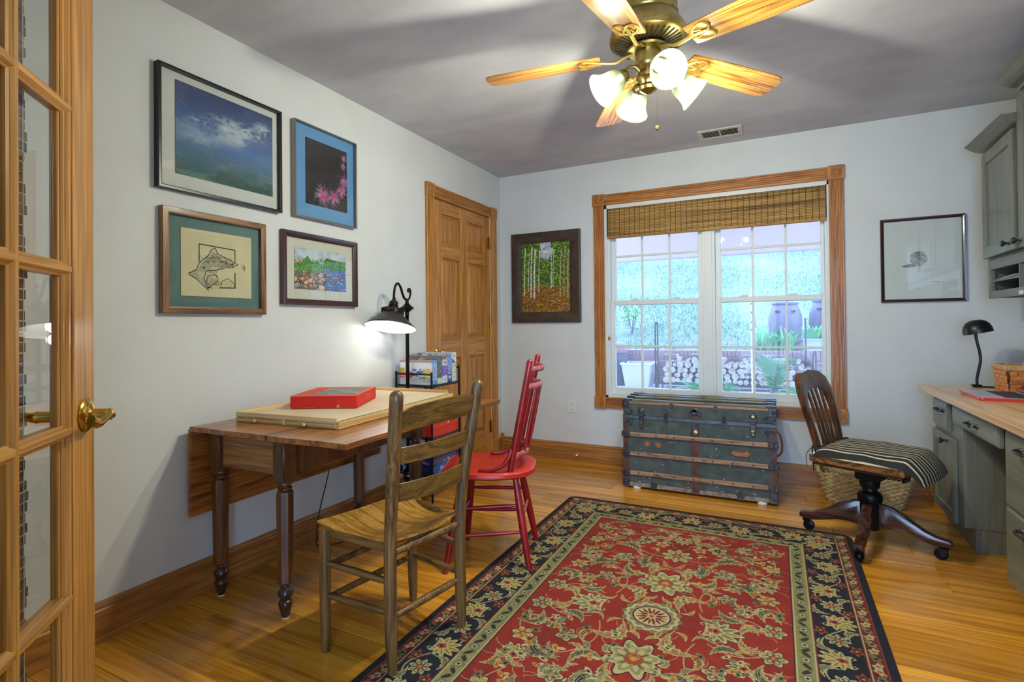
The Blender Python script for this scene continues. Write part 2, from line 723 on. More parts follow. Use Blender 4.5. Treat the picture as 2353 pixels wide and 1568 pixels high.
# ---- rug
def rug_image():
    S = 560.0                      # pixels per metre
    QW, QL = int(.77 * S), int(1.215 * S)   # quarter, from the corner (0,0) to the rug centre
    red, navy, cream, sage, olive, gold, rust, pink = '#7f2920', '#1e2027', '#a3966a', '#636848', '#7d784c', '#a07a38', '#8c3e2a', '#96685a'
    img = canvas(QW, QL, red)
    n1 = fbm(QW, QL, 60, 4, 3)
    img *= (.86 + .28 * n1)[..., None]
    m = lambda v: v * S

    def leaf(x, y, L, wd, ang, bend=.0, c1=sage, c2=cream, cm=navy, teeth=7):
        mid = []
        for k in range(teeth * 2 + 1):
            t = k / (teeth * 2)
            a = ang + bend * (t - .5)
            mid.append((x + L * (t - .5) * cos(a) - bend * L * .35 * ((t - .5) ** 2 * 4 - 1) * sin(ang) * .5,
                        y + L * (t - .5) * sin(a) + bend * L * .35 * ((t - .5) ** 2 * 4 - 1) * cos(ang) * .5))
        for (f, col) in ((1.0, c2), (.72, c1), (.30, cm)):
            up, dn = [], []
            for k, (px, py) in enumerate(mid):
                t = k / (teeth * 2)
                wv = wd * .5 * sin(pi * min(1, t * .92 + .06)) ** .8 * f * (1.0 if k % 2 else .66)
                up.append((px - sin(ang) * wv, py + cos(ang) * wv))
                dn.append((px + sin(ang) * wv, py - cos(ang) * wv))
            poly(img, up + dn[::-1], col)
        stroke(img, mid, 2.0, c2, .8)

    def flower(x, y, r, n=6, c1=olive, c2=cream, c3=rust, rot=0.0):
        blob(img, x, y, r * 1.08, r * 1.08, rot, navy, n, .2, .8)
        blob(img, x, y, r, r, rot, c2, n, .2)
        blob(img, x, y, r * .78, r * .78, rot, c1, n, .2)
        for k in range(n):
            a = rot + 2 * pi * k / n
            blob(img, x + cos(a) * r * .55, y + sin(a) * r * .55, r * .2, r * .1, a, c2)
            stroke(img, [(x + cos(a + pi / n) * r * .3, y + sin(a + pi / n) * r * .3), (x + cos(a + pi / n) * r * .72, y + sin(a + pi / n) * r * .72)], 1.6, navy)
        blob(img, x, y, r * .36, r * .36, rot, c3, n, .1)
        blob(img, x, y, r * .16, r * .16, 0, gold)

    def palmette(x, y, r, ang, c1=olive, c2=cream, c3=rust):
        M = lambda u, v: (x + r * (u * cos(ang) - v * sin(ang)), y + r * (u * sin(ang) + v * cos(ang)))
        P = [(-2.2, .62), (2.2, .62), (-1.55, .74), (1.55, .74), (-1.0, .84), (1.0, .84), (-.48, .95), (.48, .95), (0, 1.08)]
        for f, col in ((1.0, navy), (.86, c2)):
            for a, l in P:
                p = M(l * .55 * cos(a), l * .55 * sin(a))
                blob(img, p[0], p[1], r * l * .56 * (.5 + .5 * f), r * .23 * f, ang + a, col, 3, .10)
        for a, l in P:
            p = M(l * .50 * cos(a), l * .50 * sin(a))
            blob(img, p[0], p[1], r * l * .40, r * .105, ang + a, c1)
            stroke(img, [M(l * .2 * cos(a), l * .2 * sin(a)), M(l * .86 * cos(a), l * .86 * sin(a))], 1.4, navy, .8)
        blob(img, x, y, r * .40, r * .34, ang, c2, 7, .12)
        blob(img, x, y, r * .28, r * .22, ang, c3, 5, .15)
        blob(img, x, y, r * .11, r * .09, ang, navy)
        for sgn in (-1, 1):
            stroke(img, [M(-.1, sgn * .3), M(-.45, sgn * .55), M(-.62, sgn * .4), M(-.5, sgn * .28)], 2.4, c2)

    def vine(p, col=cream, wd=2.6):
        stroke(img, [(m(a), m(b)) for a, b in p], wd, col, .9)

    # field (x from the side edge, y from the end; the centre is (.77, 1.215))
    vine(curve((.34, .36), (.50, .50), (.72, .42)))
    vine(curve((.34, .66), (.42, .52), (.58, .62)))
    vine(curve((.58, .62), (.70, .72), (.76, .62)))
    vine(curve((.33, .98), (.40, .80), (.54, .86)))
    vine(curve((.54, .86), (.66, .96), (.60, 1.10)))
    vine(curve((.36, 1.16), (.44, 1.04), (.56, 1.12)))
    vine(curve((.60, .40), (.66, .34), (.76, .36)))
    vine(curve((.36, .50), (.33, .60), (.40, .70)))
    palmette(m(.77), m(.43), m(.058), pi / 2)
    palmette(m(.47), m(.44), m(.056), .5)
    flower(m(.77), m(.635), m(.062), 8)
    flower(m(.77), m(.93), m(.088), 8, olive, cream, rust, .4)
    palmette(m(.545), m(1.215), m(.085), pi)
    palmette(m(.40), m(.78), m(.06), 2.2)
    palmette(m(.44), m(1.03), m(.052), -.6, sage)
    flower(m(.60), m(.50), m(.040), 5, olive, cream, navy)
    flower(m(.365), m(.60), m(.034), 5, gold, cream, rust)
    flower(m(.55), m(.74), m(.036), 5, sage, cream, pink)
    flower(m(.375), m(.905), m(.036), 6, gold, cream, rust)
    flower(m(.355), m(1.13), m(.038), 6, sage, cream, rust)
    flower(m(.68), m(.53), m(.030), 5, gold, cream, rust)
    flower(m(.52), m(.965), m(.034), 5, sage, cream, pink)
    leaf(m(.54), m(.615), m(.145), m(.070), .35, .8)
    leaf(m(.66), m(.755), m(.135), m(.066), 1.15, -.9)
    leaf(m(.635), m(.36), m(.13), m(.048), .1, .9)
    leaf(m(.36), m(.42), m(.12), m(.05), 1.2, -.8, olive)
    leaf(m(.475), m(.545), m(.11), m(.05), -.5, .9, olive)
    leaf(m(.47), m(.845), m(.15), m(.066), -.55, .8)
    leaf(m(.375), m(1.015), m(.13), m(.058), 1.0, .9, olive)
    leaf(m(.62), m(.87), m(.15), m(.06), .5, -1.0, olive)
    leaf(m(.66), m(1.06), m(.17), m(.07), .85, 1.0, olive, cream, rust)
    leaf(m(.50), m(1.10), m(.12), m(.05), -.3, -.8)
    leaf(m(.42), m(.335), m(.12), m(.04), 0.1, .6, olive)
    leaf(m(.71), m(.82), m(.11), m(.046), -.9, .8, gold)
    leaf(m(.43), m(1.16), m(.11), m(.045), .6, .9, gold)
    leaf(m(.66), m(.46), m(.10), m(.04), -.4, .8, olive)
    leaf(m(.345), m(.735), m(.10), m(.042), 1.4, .8, gold)
    leaf(m(.585), m(1.00), m(.10), m(.04), 1.2, -.8, gold)
    for k in range(70):
        x, y = RNG.uniform(.32, .76), RNG.uniform(.33, 1.2)
        a = RNG.uniform(0, 6.28)
        s_ = RNG.uniform(.010, .017)
        blob(img, m(x), m(y), m(s_ * 1.5), m(s_ * .7), a, [cream, gold, sage][k % 3])
        blob(img, m(x + cos(a + 1.3) * .02), m(y + sin(a + 1.3) * .02), m(s_), m(s_ * .5), a + 1.2, [sage, cream, rust][k % 3])
        blob(img, m(x), m(y), m(s_ * .5), m(s_ * .3), a, [navy, rust, navy][k % 3])
    for k in range(34):
        x, y = RNG.uniform(.33, .75), RNG.uniform(.34, 1.18)
        a = RNG.uniform(0, 6.28)
        leaf(m(x), m(y), m(RNG.uniform(.05, .08)), m(RNG.uniform(.018, .028)), a, RNG.uniform(-1, 1), [sage, olive, gold][k % 3], cream, navy, 4)
        pts = [(m(x + cos(a) * t * .07 + .012 * sin(t * 5)), m(y + sin(a) * t * .07 + .012 * cos(t * 5))) for t in np.linspace(0, 1.3, 9)]
        stroke(img, pts, 1.6, cream, .8)
    # central rosette
    cx, cy = m(.77), m(1.215)
    blob(img, cx, cy, m(0.1089), m(0.1089), 0, sage, 14, .07)
    blob(img, cx, cy, m(0.0990), m(0.0990), .2, cream, 14, .05)
    blob(img, cx, cy, m(0.0845), m(0.0845), .2, sage, 14, .06)
    blob(img, cx, cy, m(0.0779), m(0.0779), 0, pink)
    blob(img, cx, cy, m(0.0726), m(0.0726), 0, navy)
    blob(img, cx, cy, m(0.0673), m(0.0673), 0, cream)
    blob(img, cx, cy, m(0.0436), m(0.0436), 0, '#5d1f1c', 16, .38)
    blob(img, cx, cy, m(0.0238), m(0.0238), 0, cream, 8, .3)
    blob(img, cx, cy, m(0.0106), m(0.0106), 0, rust)

    # borders
    yy, xx = np.mgrid[0:QL, 0:QW].astype(np.float32) / S
    d = np.minimum(xx, yy)
    band = lambda a, b: (d >= a) & (d < b)
    nz = (.88 + .24 * fbm(QW, QL, 40, 3, 5))[..., None]
    for a, b, c in ((0, .030, navy), (.030, .078, '#5a2420'), (.078, .230, navy), (.230, .288, olive)):
        img[band(a, b)] = (hx(c) * nz)[band(a, b)]
    along = lambda side, t, o: (m(o), m(t)) if side == 0 else (m(t), m(o))
    for side, Lq in ((0, 1.215), (1, .77)):
        ang0 = pi / 2 if side == 0 else 0.0
        # outer guard flowers
        k = 0
        t = .055
        while t < Lq:
            x, y = along(side, t, .054)
            blob(img, x, y, m(.020), m(.013), ang0 + (.5 if k % 2 else -.5), [cream, sage, cream, olive][k % 4], 5, .25)
            blob(img, x, y, m(.007), m(.005), 0, [rust, navy][k % 2])
            x, y = along(side, t + .022, .046 if k % 2 else .064)
            blob(img, x, y, m(.010), m(.006), ang0 + 1, [sage, rust][k % 2])
            t += .044
            k += 1
        # inner guard
        t = .25
        k = 0
        while t < Lq:
            x, y = along(side, t, .259)
            if k % 3 == 0:
                blob(img, x, y, m(.019), m(.019), 0, sage, 6, .15)
                blob(img, x, y, m(.011), m(.011), 0, cream, 6, .2)
                blob(img, x, y, m(.005), m(.005), 0, navy)
            else:
                blob(img, x, y, m(.020), m(.008), ang0 + (.75 if k % 2 else -.75), navy, 0, 0, .85)
                x, y = along(side, t + .012, .248 if k % 2 else .272)
                blob(img, x, y, m(.009), m(.005), ang0 + .4, sage)
            t += .034
            k += 1
        # main border: palmettes and rosettes on a wavy vine
        pv = []
        for i in range(120):
            tt = .08 + (Lq - .02) * i / 119
            pv.append(along(side, tt, .154 + .052 * sin((Lq - tt) * 2 * pi / .36)))
        stroke(img, pv, 3.2, cream, .9)
        t = Lq
        k = 0
        while t > .20:
            x, y = along(side, t, .154)
            if k % 2 == 0:
                palmette(x, y, m(.066), ang0 + pi / 2 * (1 if (k // 2) % 2 else -1), '#9d8a45', cream, rust)
            else:
                flower(x, y, m(.034), 8, sage, cream, rust)
                for s_ in (-1, 1):
                    x2, y2 = along(side, t + s_ * .052, .154 + s_ * .048)
                    leaf(x2, y2, m(.085), m(.034), ang0 + s_ * .7, .9, olive, cream, navy, 5)
                    x2, y2 = along(side, t + s_ * .046, .154 - s_ * .050)
                    blob(img, x2, y2, m(.024), m(.018), ang0, rust, 5, .3)
                    blob(img, x2, y2, m(.015), m(.010), ang0, navy, 5, .2)
                    blob(img, x2, y2, m(.006), m(.006), 0, gold)
            t -= .125
            k += 1
    flower(m(.154), m(.154), m(.060), 8, olive, cream, rust)
    for a, wd, c in ((.030, 2.0, rust), (.078, 3.0, cream), (.083, 2.4, '#5a2420'), (.225, 2.6, '#5a2420'), (.231, 3.2, cream), (.288, 3.6, cream), (.293, 2.0, navy)):
        stroke(img, [(m(a), QL), (m(a), m(a)), (QW, m(a))], wd, c)
    top = np.concatenate([img, img[:, ::-1]], 1)
    full = np.concatenate([top, top[::-1]], 0)
    g = RNG.random(full.shape[:2]).astype(np.float32)
    full *= (.88 + .22 * g)[..., None]
    big = fbm(full.shape[1], full.shape[0], 160, 3, 9)
    return full * (.92 + .16 * big)[..., None]


# ---- framed pictures
def art_sky():
    w_, h_ = 330, 274
    y = np.linspace(0, 1, h_)[:, None, None]
    top, mid, low = hx('#36436a'), hx('#5a78ac'), hx('#43645c')
    a = np.where(y < .55, top + (mid - top) * (y / .55), mid + (low - mid) * ((y - .55) / .45)) * np.ones((1, w_, 1), np.float32)
    a = a.astype(np.float32)
    xx, yy = np.meshgrid(np.linspace(0, 1, w_), np.linspace(0, 1, h_))
    n = fbm(w_, h_, 60, 5, 21, 1.6, .8)
    f = fbm(w_, h_, 14, 3, 22, 1.5, .8)
    c = np.clip((n - .48) * 5, 0, 1) * np.clip(1.2 - np.abs(yy - .26 - .1 * xx) * 4.2, 0, 1) * (.5 + .8 * f)
    a += (hx('#b9c3c6') - a) * np.clip(c, 0, 1)[..., None]
    f3 = fbm(w_, h_, 9, 4, 26, 1.4, .7)
    for cx, cy, rx, ry, k in ((.72, .30, .16, .10, 1.0), (.50, .26, .22, .06, .8), (.28, .36, .20, .07, .55), (.88, .24, .10, .14, .9), (.40, .46, .30, .07, .5), (.20, .56, .22, .08, .6), (.62, .44, .12, .05, .6)):
        q = np.clip(1.25 - np.hypot((xx - cx) / rx, (yy - cy) / ry), 0, 1) * np.clip((f3 * .6 + n * .5 - .42) * 5, 0, 1) * k
        a += (hx('#b4bec2') - a) * np.clip(q, 0, .9)[..., None]
    for k in range(260):
        x, y = RNG.uniform(0, w_), RNG.uniform(0, h_)
        L = RNG.uniform(4, 16)
        cc = '#8fa3c0' if y < h_ * .55 else ('#8aa39a' if k % 2 else '#2c463e')
        stroke(a, [(x, y), (x + L, y + L * RNG.uniform(-.3, .45))], 1.2, cc, .35)
    c2 = np.clip((fbm(w_, h_, 40, 5, 23, 1.8, .6) - .52) * 4, 0, 1) * np.clip((yy - .45) * 3, 0, 1) * .5
    a += (hx('#8fa69c') - a) * c2[..., None]
    c3 = np.clip((fbm(w_, h_, 50, 4, 24, 1.5, .8) - .5) * 4, 0, 1) * np.clip((yy - .6) * 3, 0, 1) * .7
    a += (hx('#2f4a42') - a) * c3[..., None]
    return a


def art_bloom():
    w_, h_ = 230, 270
    a = canvas(w_, h_, '#2e2b2a') * (.8 + .4 * fbm(w_, h_, 20, 3, 31))[..., None]
    for cx, cy, r, n in ((.93, .12, 20, 34), (.90, .26, 18, 26), (.93, .52, 34, 40), (.86, .66, 36, 46), (.66, .80, 44, 56), (.40, .83, 52, 70)):
        cx, cy = cx * w_, cy * h_
        blob(a, cx, cy, r * .55, r * .5, .4, '#8d5a86', 5, .2, .7)
        for k in range(n):
            t = RNG.uniform(0, 2 * pi)
            l = r * RNG.uniform(.55, 1.1)
            p1 = (cx + cos(t + .3) * l * .6, cy + sin(t + .3) * l * .6)
            p2 = (cx + cos(t) * l, cy + sin(t) * l)
            stroke(a, [(cx + cos(t) * r * .15, cy + sin(t) * r * .15), p1, p2], 1.3, ['#d9a9cc', '#b8a4d8', '#c44a6c', '#8a6fae'][k % 4], .85)
        blob(a, cx, cy, r * .24, r * .2, 0, '#d6455a', 6, .3)
    stroke(a, [(w_ * .95, 20), (w_ * .92, 70), (w_ * .95, 130), (w_ * .86, 180), (w_ * .66, 216), (w_ * .4, 224)], 5, '#a54a6e', .6)
    return a


def art_fish():
    w_, h_ = 360, 314
    a = canvas(w_, h_, '#d8cba4') * (.95 + .08 * fbm(w_, h_, 60, 4, 41))[..., None]
    k = '#20221f'
    X = lambda p: [(x * w_, y * h_) for x, y in p]
    stroke(a, X([(.235, .47), (.235, .21), (.745, .235), (.745, .43)]), 4.5, k)
    stroke(a, X([(.745, .60), (.745, .84), (.35, .86)]), 5, k)
    body = [(.10, .66), (.20, .60), (.235, .49), (.36, .37), (.40, .28), (.455, .24), (.50, .33), (.62, .38), (.79, .46), (.70, .52), (.60, .53), (.48, .58), (.33, .61), (.30, .72), (.36, .90), (.28, .82), (.20, .74), (.10, .68), (.10, .66)]
    poly(a, X(body), '#b6b193', .55)
    stroke(a, X(body), 3.2, k)
    for j in range(10):
        o = .012 * j
        stroke(a, X([(.21 + o, .62), (.30 + o, .47 + o * .6), (.46 + o, .38 + o * 1.2), (.60 + o, .44 + o * .6), (.72, .47 + o * .3)]), 1.1, k, .55)
    for j in range(90):
        x, y = RNG.uniform(.24, .62), RNG.uniform(.36, .57)
        stroke(a, X([(x, y), (x + RNG.uniform(-.03, .03), y + RNG.uniform(-.02, .02))]), 1.2, k, .6)
    for j in range(46):
        x = RNG.uniform(.30, .70)
        y = .36 + .10 * abs(x - .48) + RNG.uniform(0, .10)
        stroke(a, X([(x, y), (x + .02, y + .014), (x + .035, y + .002)]), 1.3, k, .75)
    for j in range(7):
        stroke(a, X([(.41 + j * .013, .33 - abs(j - 3) * .008), (.43 + j * .010, .41)]), 1.4, k, .7)
        stroke(a, X([(.11 + j * .012, .665 + j * .012), (.20 + j * .008, .61 + j * .02)]), 1.4, k, .7)
        stroke(a, X([(.25 + j * .014, .76 + j * .02), (.29 + j * .008, .70 + j * .02)]), 1.4, k, .7)
    stroke(a, X([(.62, .40), (.60, .45), (.63, .50), (.66, .53)]), 2.2, k)
    stroke(a, X([(.60, .50), (.52, .54), (.47, .62), (.44, .58), (.38, .63), (.36, .58)]), 1.8, k, .8)
    blob(a, .715 * w_, .455 * h_, 4.5, 4.5, 0, k)
    blob(a, .715 * w_, .455 * h_, 2, 2, 0, '#d8cba4')
    blob(a, .30 * w_, .56 * h_, 5, 5, 0, k)
    for j in range(8):
        stroke(a, X([(.33, .62 + j * .03), (.40 + j * .012, .58 + j * .036)]), 1.4, k, .6)
    blob(a, .43 * w_, .76 * h_, 40, 34, .4, '#8b8a72')
    blob(a, .45 * w_, .77 * h_, 36, 30, .4, '#c9bf98')
    for j in range(14):
        stroke(a, X([(.35 + j * .012, .82), (.40 + j * .012, .70 + j * .006)]), 1.3, k, .7)
    stroke(a, X([(.35, .86), (.44, .80), (.49, .74), (.47, .66), (.42, .62)]), 3, k)
    stroke(a, X([(.53, .84), (.56, .74), (.64, .70), (.72, .76), (.74, .84)]), 2.6, k)
    for j in range(6):
        stroke(a, X([(.56 + j * .025, .84), (.60 + j * .02, .74)]), 1.3, k, .6)
    stroke(a, X([(.84, .47), (.86, .50), (.90, .49), (.86, .53), (.90, .53), (.88, .44), (.89, .57)]), 2, k, .8)
    return a


def art_stream():
    w_, h_ = 320, 200
    a = canvas(w_, h_, '#c9d2d8')
    xx, yy = np.meshgrid(np.arange(w_), np.arange(h_))
    n = fbm(w_, h_, 26, 4, 51)
    a += (hx('#7f9fc4') - a) * np.clip((n - .45) * 4, 0, 1)[..., None] * .6
    for c, pts in (('#d9a27c', [(0, 62), (60, 52), (120, 66), (120, 110), (0, 110)]), ('#4d8a4e', [(40, 66), (74, 34), (98, 58), (140, 60), (170, 84), (170, 120), (0, 120), (0, 80)]),
                   ('#2f7a45', [(170, 60), (190, 34), (230, 40), (320, 44), (320, 100), (160, 110)])):
        poly(a, pts, c)
    greens = ['#3f8a2c', '#5fae3a', '#1f5a34', '#86b84a', '#2d6f55', '#b4a33f']
    for k in range(700):
        x, y = RNG.uniform(0, w_), RNG.uniform(46, 120)
        if y < 62 + 30 * abs(sin(x * .02)) and x < 160 and RNG.random() < .5:
            continue
        blob(a, x, y, RNG.uniform(2, 6), RNG.uniform(1.5, 3.5), RNG.uniform(0, 3), greens[k % 6], 0, 0, .8)
    poly(a, [(160, 96), (320, 92), (320, 200), (170, 200), (150, 160)], '#4a64a8')
    for k in range(420):
        x, y = RNG.uniform(160, w_), RNG.uniform(94, h_)
        stroke(a, [(x, y), (x + RNG.uniform(4, 14), y + RNG.uniform(-2, 3))], RNG.uniform(1, 2.6), ['#2d3f7c', '#6f8fd0', '#dfe6f2', '#38519a', '#8aa0c8'][k % 5], .85)
    rocks = ['#b98f6c', '#8f8a8c', '#d8b08a', '#a8623f', '#6f6a5c', '#c9bfae', '#9a8a4c']
    for k in range(150):
        x = RNG.uniform(0, 185)
        y = RNG.uniform(112, h_)
        r = 5 + (y - 100) * .13
        if x > 165 + (200 - y) * .2:
            continue
        an = RNG.uniform(-.5, .5)
        blob(a, x, y, r * 1.5, r, an, '#26241f', 5, .12)
        blob(a, x - 1, y - 1, r * 1.32, r * .84, an, rocks[k % 7], 5, .12)
        blob(a, x - 2, y - r * .3, r * .7, r * .3, an, '#e2d2b8', 0, 0, .5)
    for k in range(14):
        x, y = RNG.uniform(190, 310), RNG.uniform(110, 190)
        blob(a, x, y, 11, 4, .1, '#3a3a36', 5, .1)
        blob(a, x, y - 1, 9, 3, .1, rocks[k % 7], 5, .1)
    return a


def art_birch():
    w_, h_ = 300, 400
    a = canvas(w_, h_, '#3c5a22')
    poly(a, [(110, 0), (180, 0), (190, 60), (160, 110), (130, 90)], '#aab6c4')
    g = ['#4f8a2a', '#7fb23a', '#2f5e1f', '#9ac84a', '#21431a', '#c0b23c', '#5c7a2c']
    for k in range(1500):
        x, y = RNG.uniform(0, w_), RNG.uniform(0, 300)
        if 120 < x < 185 and y < 85 and RNG.random() < .85:
            continue
        blob(a, x, y, RNG.uniform(2, 8), RNG.uniform(1.5, 4), RNG.uniform(0, 3), g[int(RNG.integers(7))], 0, 0, .8)
    for k in range(60):
        x, y = RNG.uniform(118, 188), RNG.uniform(0, 90)
        blob(a, x, y, 9, 4, RNG.uniform(0, 3), ['#c3cad6', '#8f9fb4', '#dfe3ea'][k % 3], 0, 0, .6)
    e = ['#8a5a22', '#b07a2c', '#6a3f1c', '#c9a03c', '#7c7a2a', '#4a4a1c', '#a2472c']
    poly(a, [(0, 290), (120, 250), (190, 240), (300, 290), (300, 400), (0, 400)], '#7a5524')
    for k in range(1100):
        y = RNG.uniform(245, h_)
        x = RNG.uniform(0, w_)
        blob(a, x, y, RNG.uniform(3, 10), RNG.uniform(1.5, 3.5), RNG.uniform(-.6, .6), e[int(RNG.integers(7))], 0, 0, .8)
    for x, wd, y1 in ((20, 7, 300), (62, 9, 310), (82, 11, 315), (110, 6, 280), (46, 5, 280), (185, 6, 260), (196, 5, 255), (240, 8, 300), (262, 6, 300), (284, 9, 320)):
        stroke(a, [(x + 6, 20 + RNG.uniform(0, 60)), (x, 150), (x - 2, y1)], wd, '#d2d2c6' if x < 200 else '#a79a72')
        for k in range(9):
            y = RNG.uniform(60, y1)
            stroke(a, [(x - wd * .4, y), (x + wd * .3, y + 1)], 2.2, '#2d2a22')
        stroke(a, [(x + wd * .4 + 2, 70), (x + wd * .35, y1)], 2, '#3a3020', .7)
    for k in range(260):
        x, y = RNG.uniform(0, w_), RNG.uniform(10, 260)
        if 115 < x < 190 and y < 100:
            continue
        blob(a, x, y, RNG.uniform(2, 5), RNG.uniform(1.5, 3), RNG.uniform(0, 3), g[k % 4], 0, 0, .85)
    for p in ([(20, 372), (80, 340), (110, 332)], [(150, 330), (215, 350), (285, 372)]):
        stroke(a, p, 7, '#3a2c1c')
        stroke(a, [(x, y - 2) for x, y in p], 3, '#a59a86')
    return a


def art_rock():
    w_, h_ = 330, 340
    a = canvas(w_, h_, '#d3d6d2')
    stroke(a, [(66, 52), (66, 300), (262, 300), (262, 52), (66, 52)], 1.0, '#bfc3bd', .6)
    poly(a, [(76, 196), (110, 186), (140, 190), (138, 200), (100, 203), (80, 200)], '#7c7e7a')
    blob(a, 149, 165, 37, 32, .15, '#8f918d', 5, .03)
    n = fbm(w_, h_, 10, 3, 61)
    sl = (slice(128, 204), slice(108, 190))
    msk = (np.abs(a[sl] - hx('#8f918d')).sum(-1) < .2)
    sub = a[sl]
    sub[msk] = (sub * (.6 + .9 * n[sl])[..., None])[msk]
    a[sl] = sub
    for k in range(90):
        t, r = RNG.uniform(0, 6.28), RNG.uniform(0, 30)
        x, y = 149 + cos(t) * r, 163 + sin(t) * r * .8
        stroke(a, [(x, y), (x + RNG.uniform(-6, 6), y + RNG.uniform(-4, 4))], 1.1, ['#5a5c58', '#cfd2ce', '#6f716d'][k % 3], .7)
    stroke(a, [(135, 152), (150, 148), (165, 152), (182, 158)], 2, '#4f514d', .8)
    stroke(a, [(206, 268), (218, 268)], 1.6, '#6a6c68')
    stroke(a, [(222, 269), (232, 268), (238, 269)], 1.6, '#55575a')
    stroke(a, [(244, 268), (256, 267)], 1.2, '#8a8c88')
    return a


# ---- box art
DIG = {'7': ['111', '001', '010', '010', '010'], '5': ['111', '100', '110', '001', '110'], '0': ['111', '101', '101', '101', '111'], '1': ['010', '110', '010', '010', '111']}


def digits(a, txt, x, y, s_, col):
    for ch in txt:
        for r_, row in enumerate(DIG[ch]):
            for c_, b in enumerate(row):
                if b == '1':
                    a[int(y + r_ * s_):int(y + (r_ + 1) * s_), int(x + c_ * s_):int(x + (c_ + 1) * s_)] = hx(col)
        x += 4 * s_


def dabs(a, n, x0, x1, y0, y1, cols, r0, r1):
    for k in range(n):
        blob(a, RNG.uniform(x0, x1), RNG.uniform(y0, y1), RNG.uniform(r0, r1), RNG.uniform(r0, r1) * .7, RNG.uniform(0, 3), cols[int(RNG.integers(len(cols)))], 5, .2)


def box_front():
    a = canvas(230, 190, '#cfd2d4')
    a[:10] = hx('#b4707a')
    a[10:16] = hx('#9aa0a4')
    for y in range(20, 74, 9):
        stroke(a, [(34, y), (210, y + 1)], 1.2, '#bcc0c2')
    pz = [('#4a76c4', 80, 66, 105, 40), ('#3f62a8', 110, 80, 70, 24), ('#e0a030', 165, 66, 52, 30), ('#e84a62', 0, 112, 90, 36), ('#d83a56', 60, 92, 40, 40), ('#e6d84a', 170, 108, 44, 36),
          ('#e88a3a', 0, 80, 40, 26), ('#3a8a72', 90, 104, 40, 16), ('#6fb0a8', 140, 126, 40, 18), ('#86b040', 0, 64, 34, 12)]
    for c, x, y, ww, hh in pz:
        dabs(a, 26, x, x + ww, y, y + hh, [c], 4, 9)
    for k in range(40):
        x, y = RNG.uniform(0, 220), RNG.uniform(66, 140)
        stroke(a, [(x, y), (x + RNG.uniform(-12, 12), y + RNG.uniform(-6, 8))], 2, '#2a3444', .7)
    a[144:] = a[144:] * .25 + hx('#c6c9cc') * .75
    for k in range(10):
        blob(a, RNG.uniform(150, 212), RNG.uniform(150, 168), 3, 3, 0, ['#7a5a8a', '#c05a8a', '#4a5a8a'][k % 3])
    return a


def box_spine(kind):
    a = canvas(54, 190, ['#8fb4d8', '#5a626a', '#c9cdd6', '#7f93cf', '#d6dcc8'][kind])
    if kind == 0:
        a[:22] = hx('#6a9ae0')
        dabs(a, 60, 0, 54, 50, 150, ['#b08aa8', '#7f9ac0', '#c9a0a8', '#5a7ab0'], 2, 5)
        a[158:] = hx('#4a86c8')
        stroke(a, [(12, 174), (40, 172)], 4, '#d6e4f2')
    elif kind == 1:
        dabs(a, 120, 0, 54, 10, 150, ['#7a7f86', '#a8a296', '#4a5058', '#6a7a50', '#8a6a4a'], 2, 6)
        a[150:] = hx('#c9d0b8')
    elif kind == 2:
        dabs(a, 60, 0, 54, 0, 34, ['#5a5a62', '#8a7a72', '#3a3a42', '#a05a4a'], 3, 6)
        digits(a, '750', 8, 46, 3.4, '#50545c')
        a[74:140] = hx('#7a62b8')
        dabs(a, 30, 4, 50, 78, 136, ['#8f7ac8', '#5a4a98', '#b8a8dc'], 2, 5)
        stroke(a, [(28, 166), (40, 164)], 5, '#5a6a8a')
    elif kind == 3:
        dabs(a, 120, 0, 54, 0, 130, ['#4a5ab0', '#9fb0e0', '#6a7ac8', '#c0c8e8', '#38488a'], 2, 6)
        a[138:] = hx('#2f3f88')
        a[146:164, 6:48] = hx('#b8b89a')
        stroke(a, [(8, 172), (46, 170)], 3, '#9ab0e0')
    else:
        dabs(a, 100, 0, 54, 60, 134, ['#b8c098', '#8fa070', '#d8c870', '#7f9ab0', '#e0e0c8'], 2, 6)
        poly(a, [(0, 34), (40, 66), (0, 70)], '#3f5aa8')
        blob(a, 26, 26, 14, 16, 0, '#c8d8d0')
        blob(a, 26, 22, 6, 9, .4, '#2a7a8a')
        a[138:] = hx('#ccd2d8')
        stroke(a, [(16, 160), (40, 156)], 5, '#8fa0c0')
    a[-8:] *= .9
    return a


def red_lid(emblem):
    a = canvas(200, 60, '#d8402e') * (.93 + .12 * fbm(200, 60, 20, 3, 71))[..., None]
    if emblem:
        poly(a, [(112, 20), (122, 12), (124, 22), (118, 34), (112, 30)], '#f0c8a8')
        stroke(a, [(0, 33), (200, 32)], 1.4, '#f0a890', .8)
        stroke(a, [(190, 20), (196, 34)], 2, '#f4d8c0')
    return a


def red_side(text):
    a = canvas(220, 44, '#d2281c') * (.93 + .12 * fbm(220, 44, 24, 3, 72))[..., None]
    a[:1] = hx('#e8b0a0')
    if text:
        a[:] = a * .86 + hx('#f07a6a') * .14
        for y, x0, x1 in ((14, 100, 150), (18, 96, 154), (24, 100, 150), (30, 92, 160)):
            for x in range(x0, x1, 6):
                stroke(a, [(x, y), (x + 3.4, y - 1)], 1.4, '#f2b878', .8)
    else:
        poly(a, [(152, 44), (156, 30), (160, 34), (162, 44)], '#d8a878')
        for k in range(12):
            x = RNG.uniform(0, 220)
            stroke(a, [(x, 43), (x + 5, 43)], 2, '#b88a70')
    return a


def red_top():
    a = canvas(220, 230, '#d24a3c')
    a[40:200, 60:205] = hx('#7f8a86')
    sub = a[40:200, 60:205]
    sub *= (.7 + .6 * fbm(145, 160, 30, 4, 73))[..., None]
    stroke(a, [(8, 8), (212, 8), (212, 222), (8, 222), (8, 8)], 2, '#e8a08a')
    return a


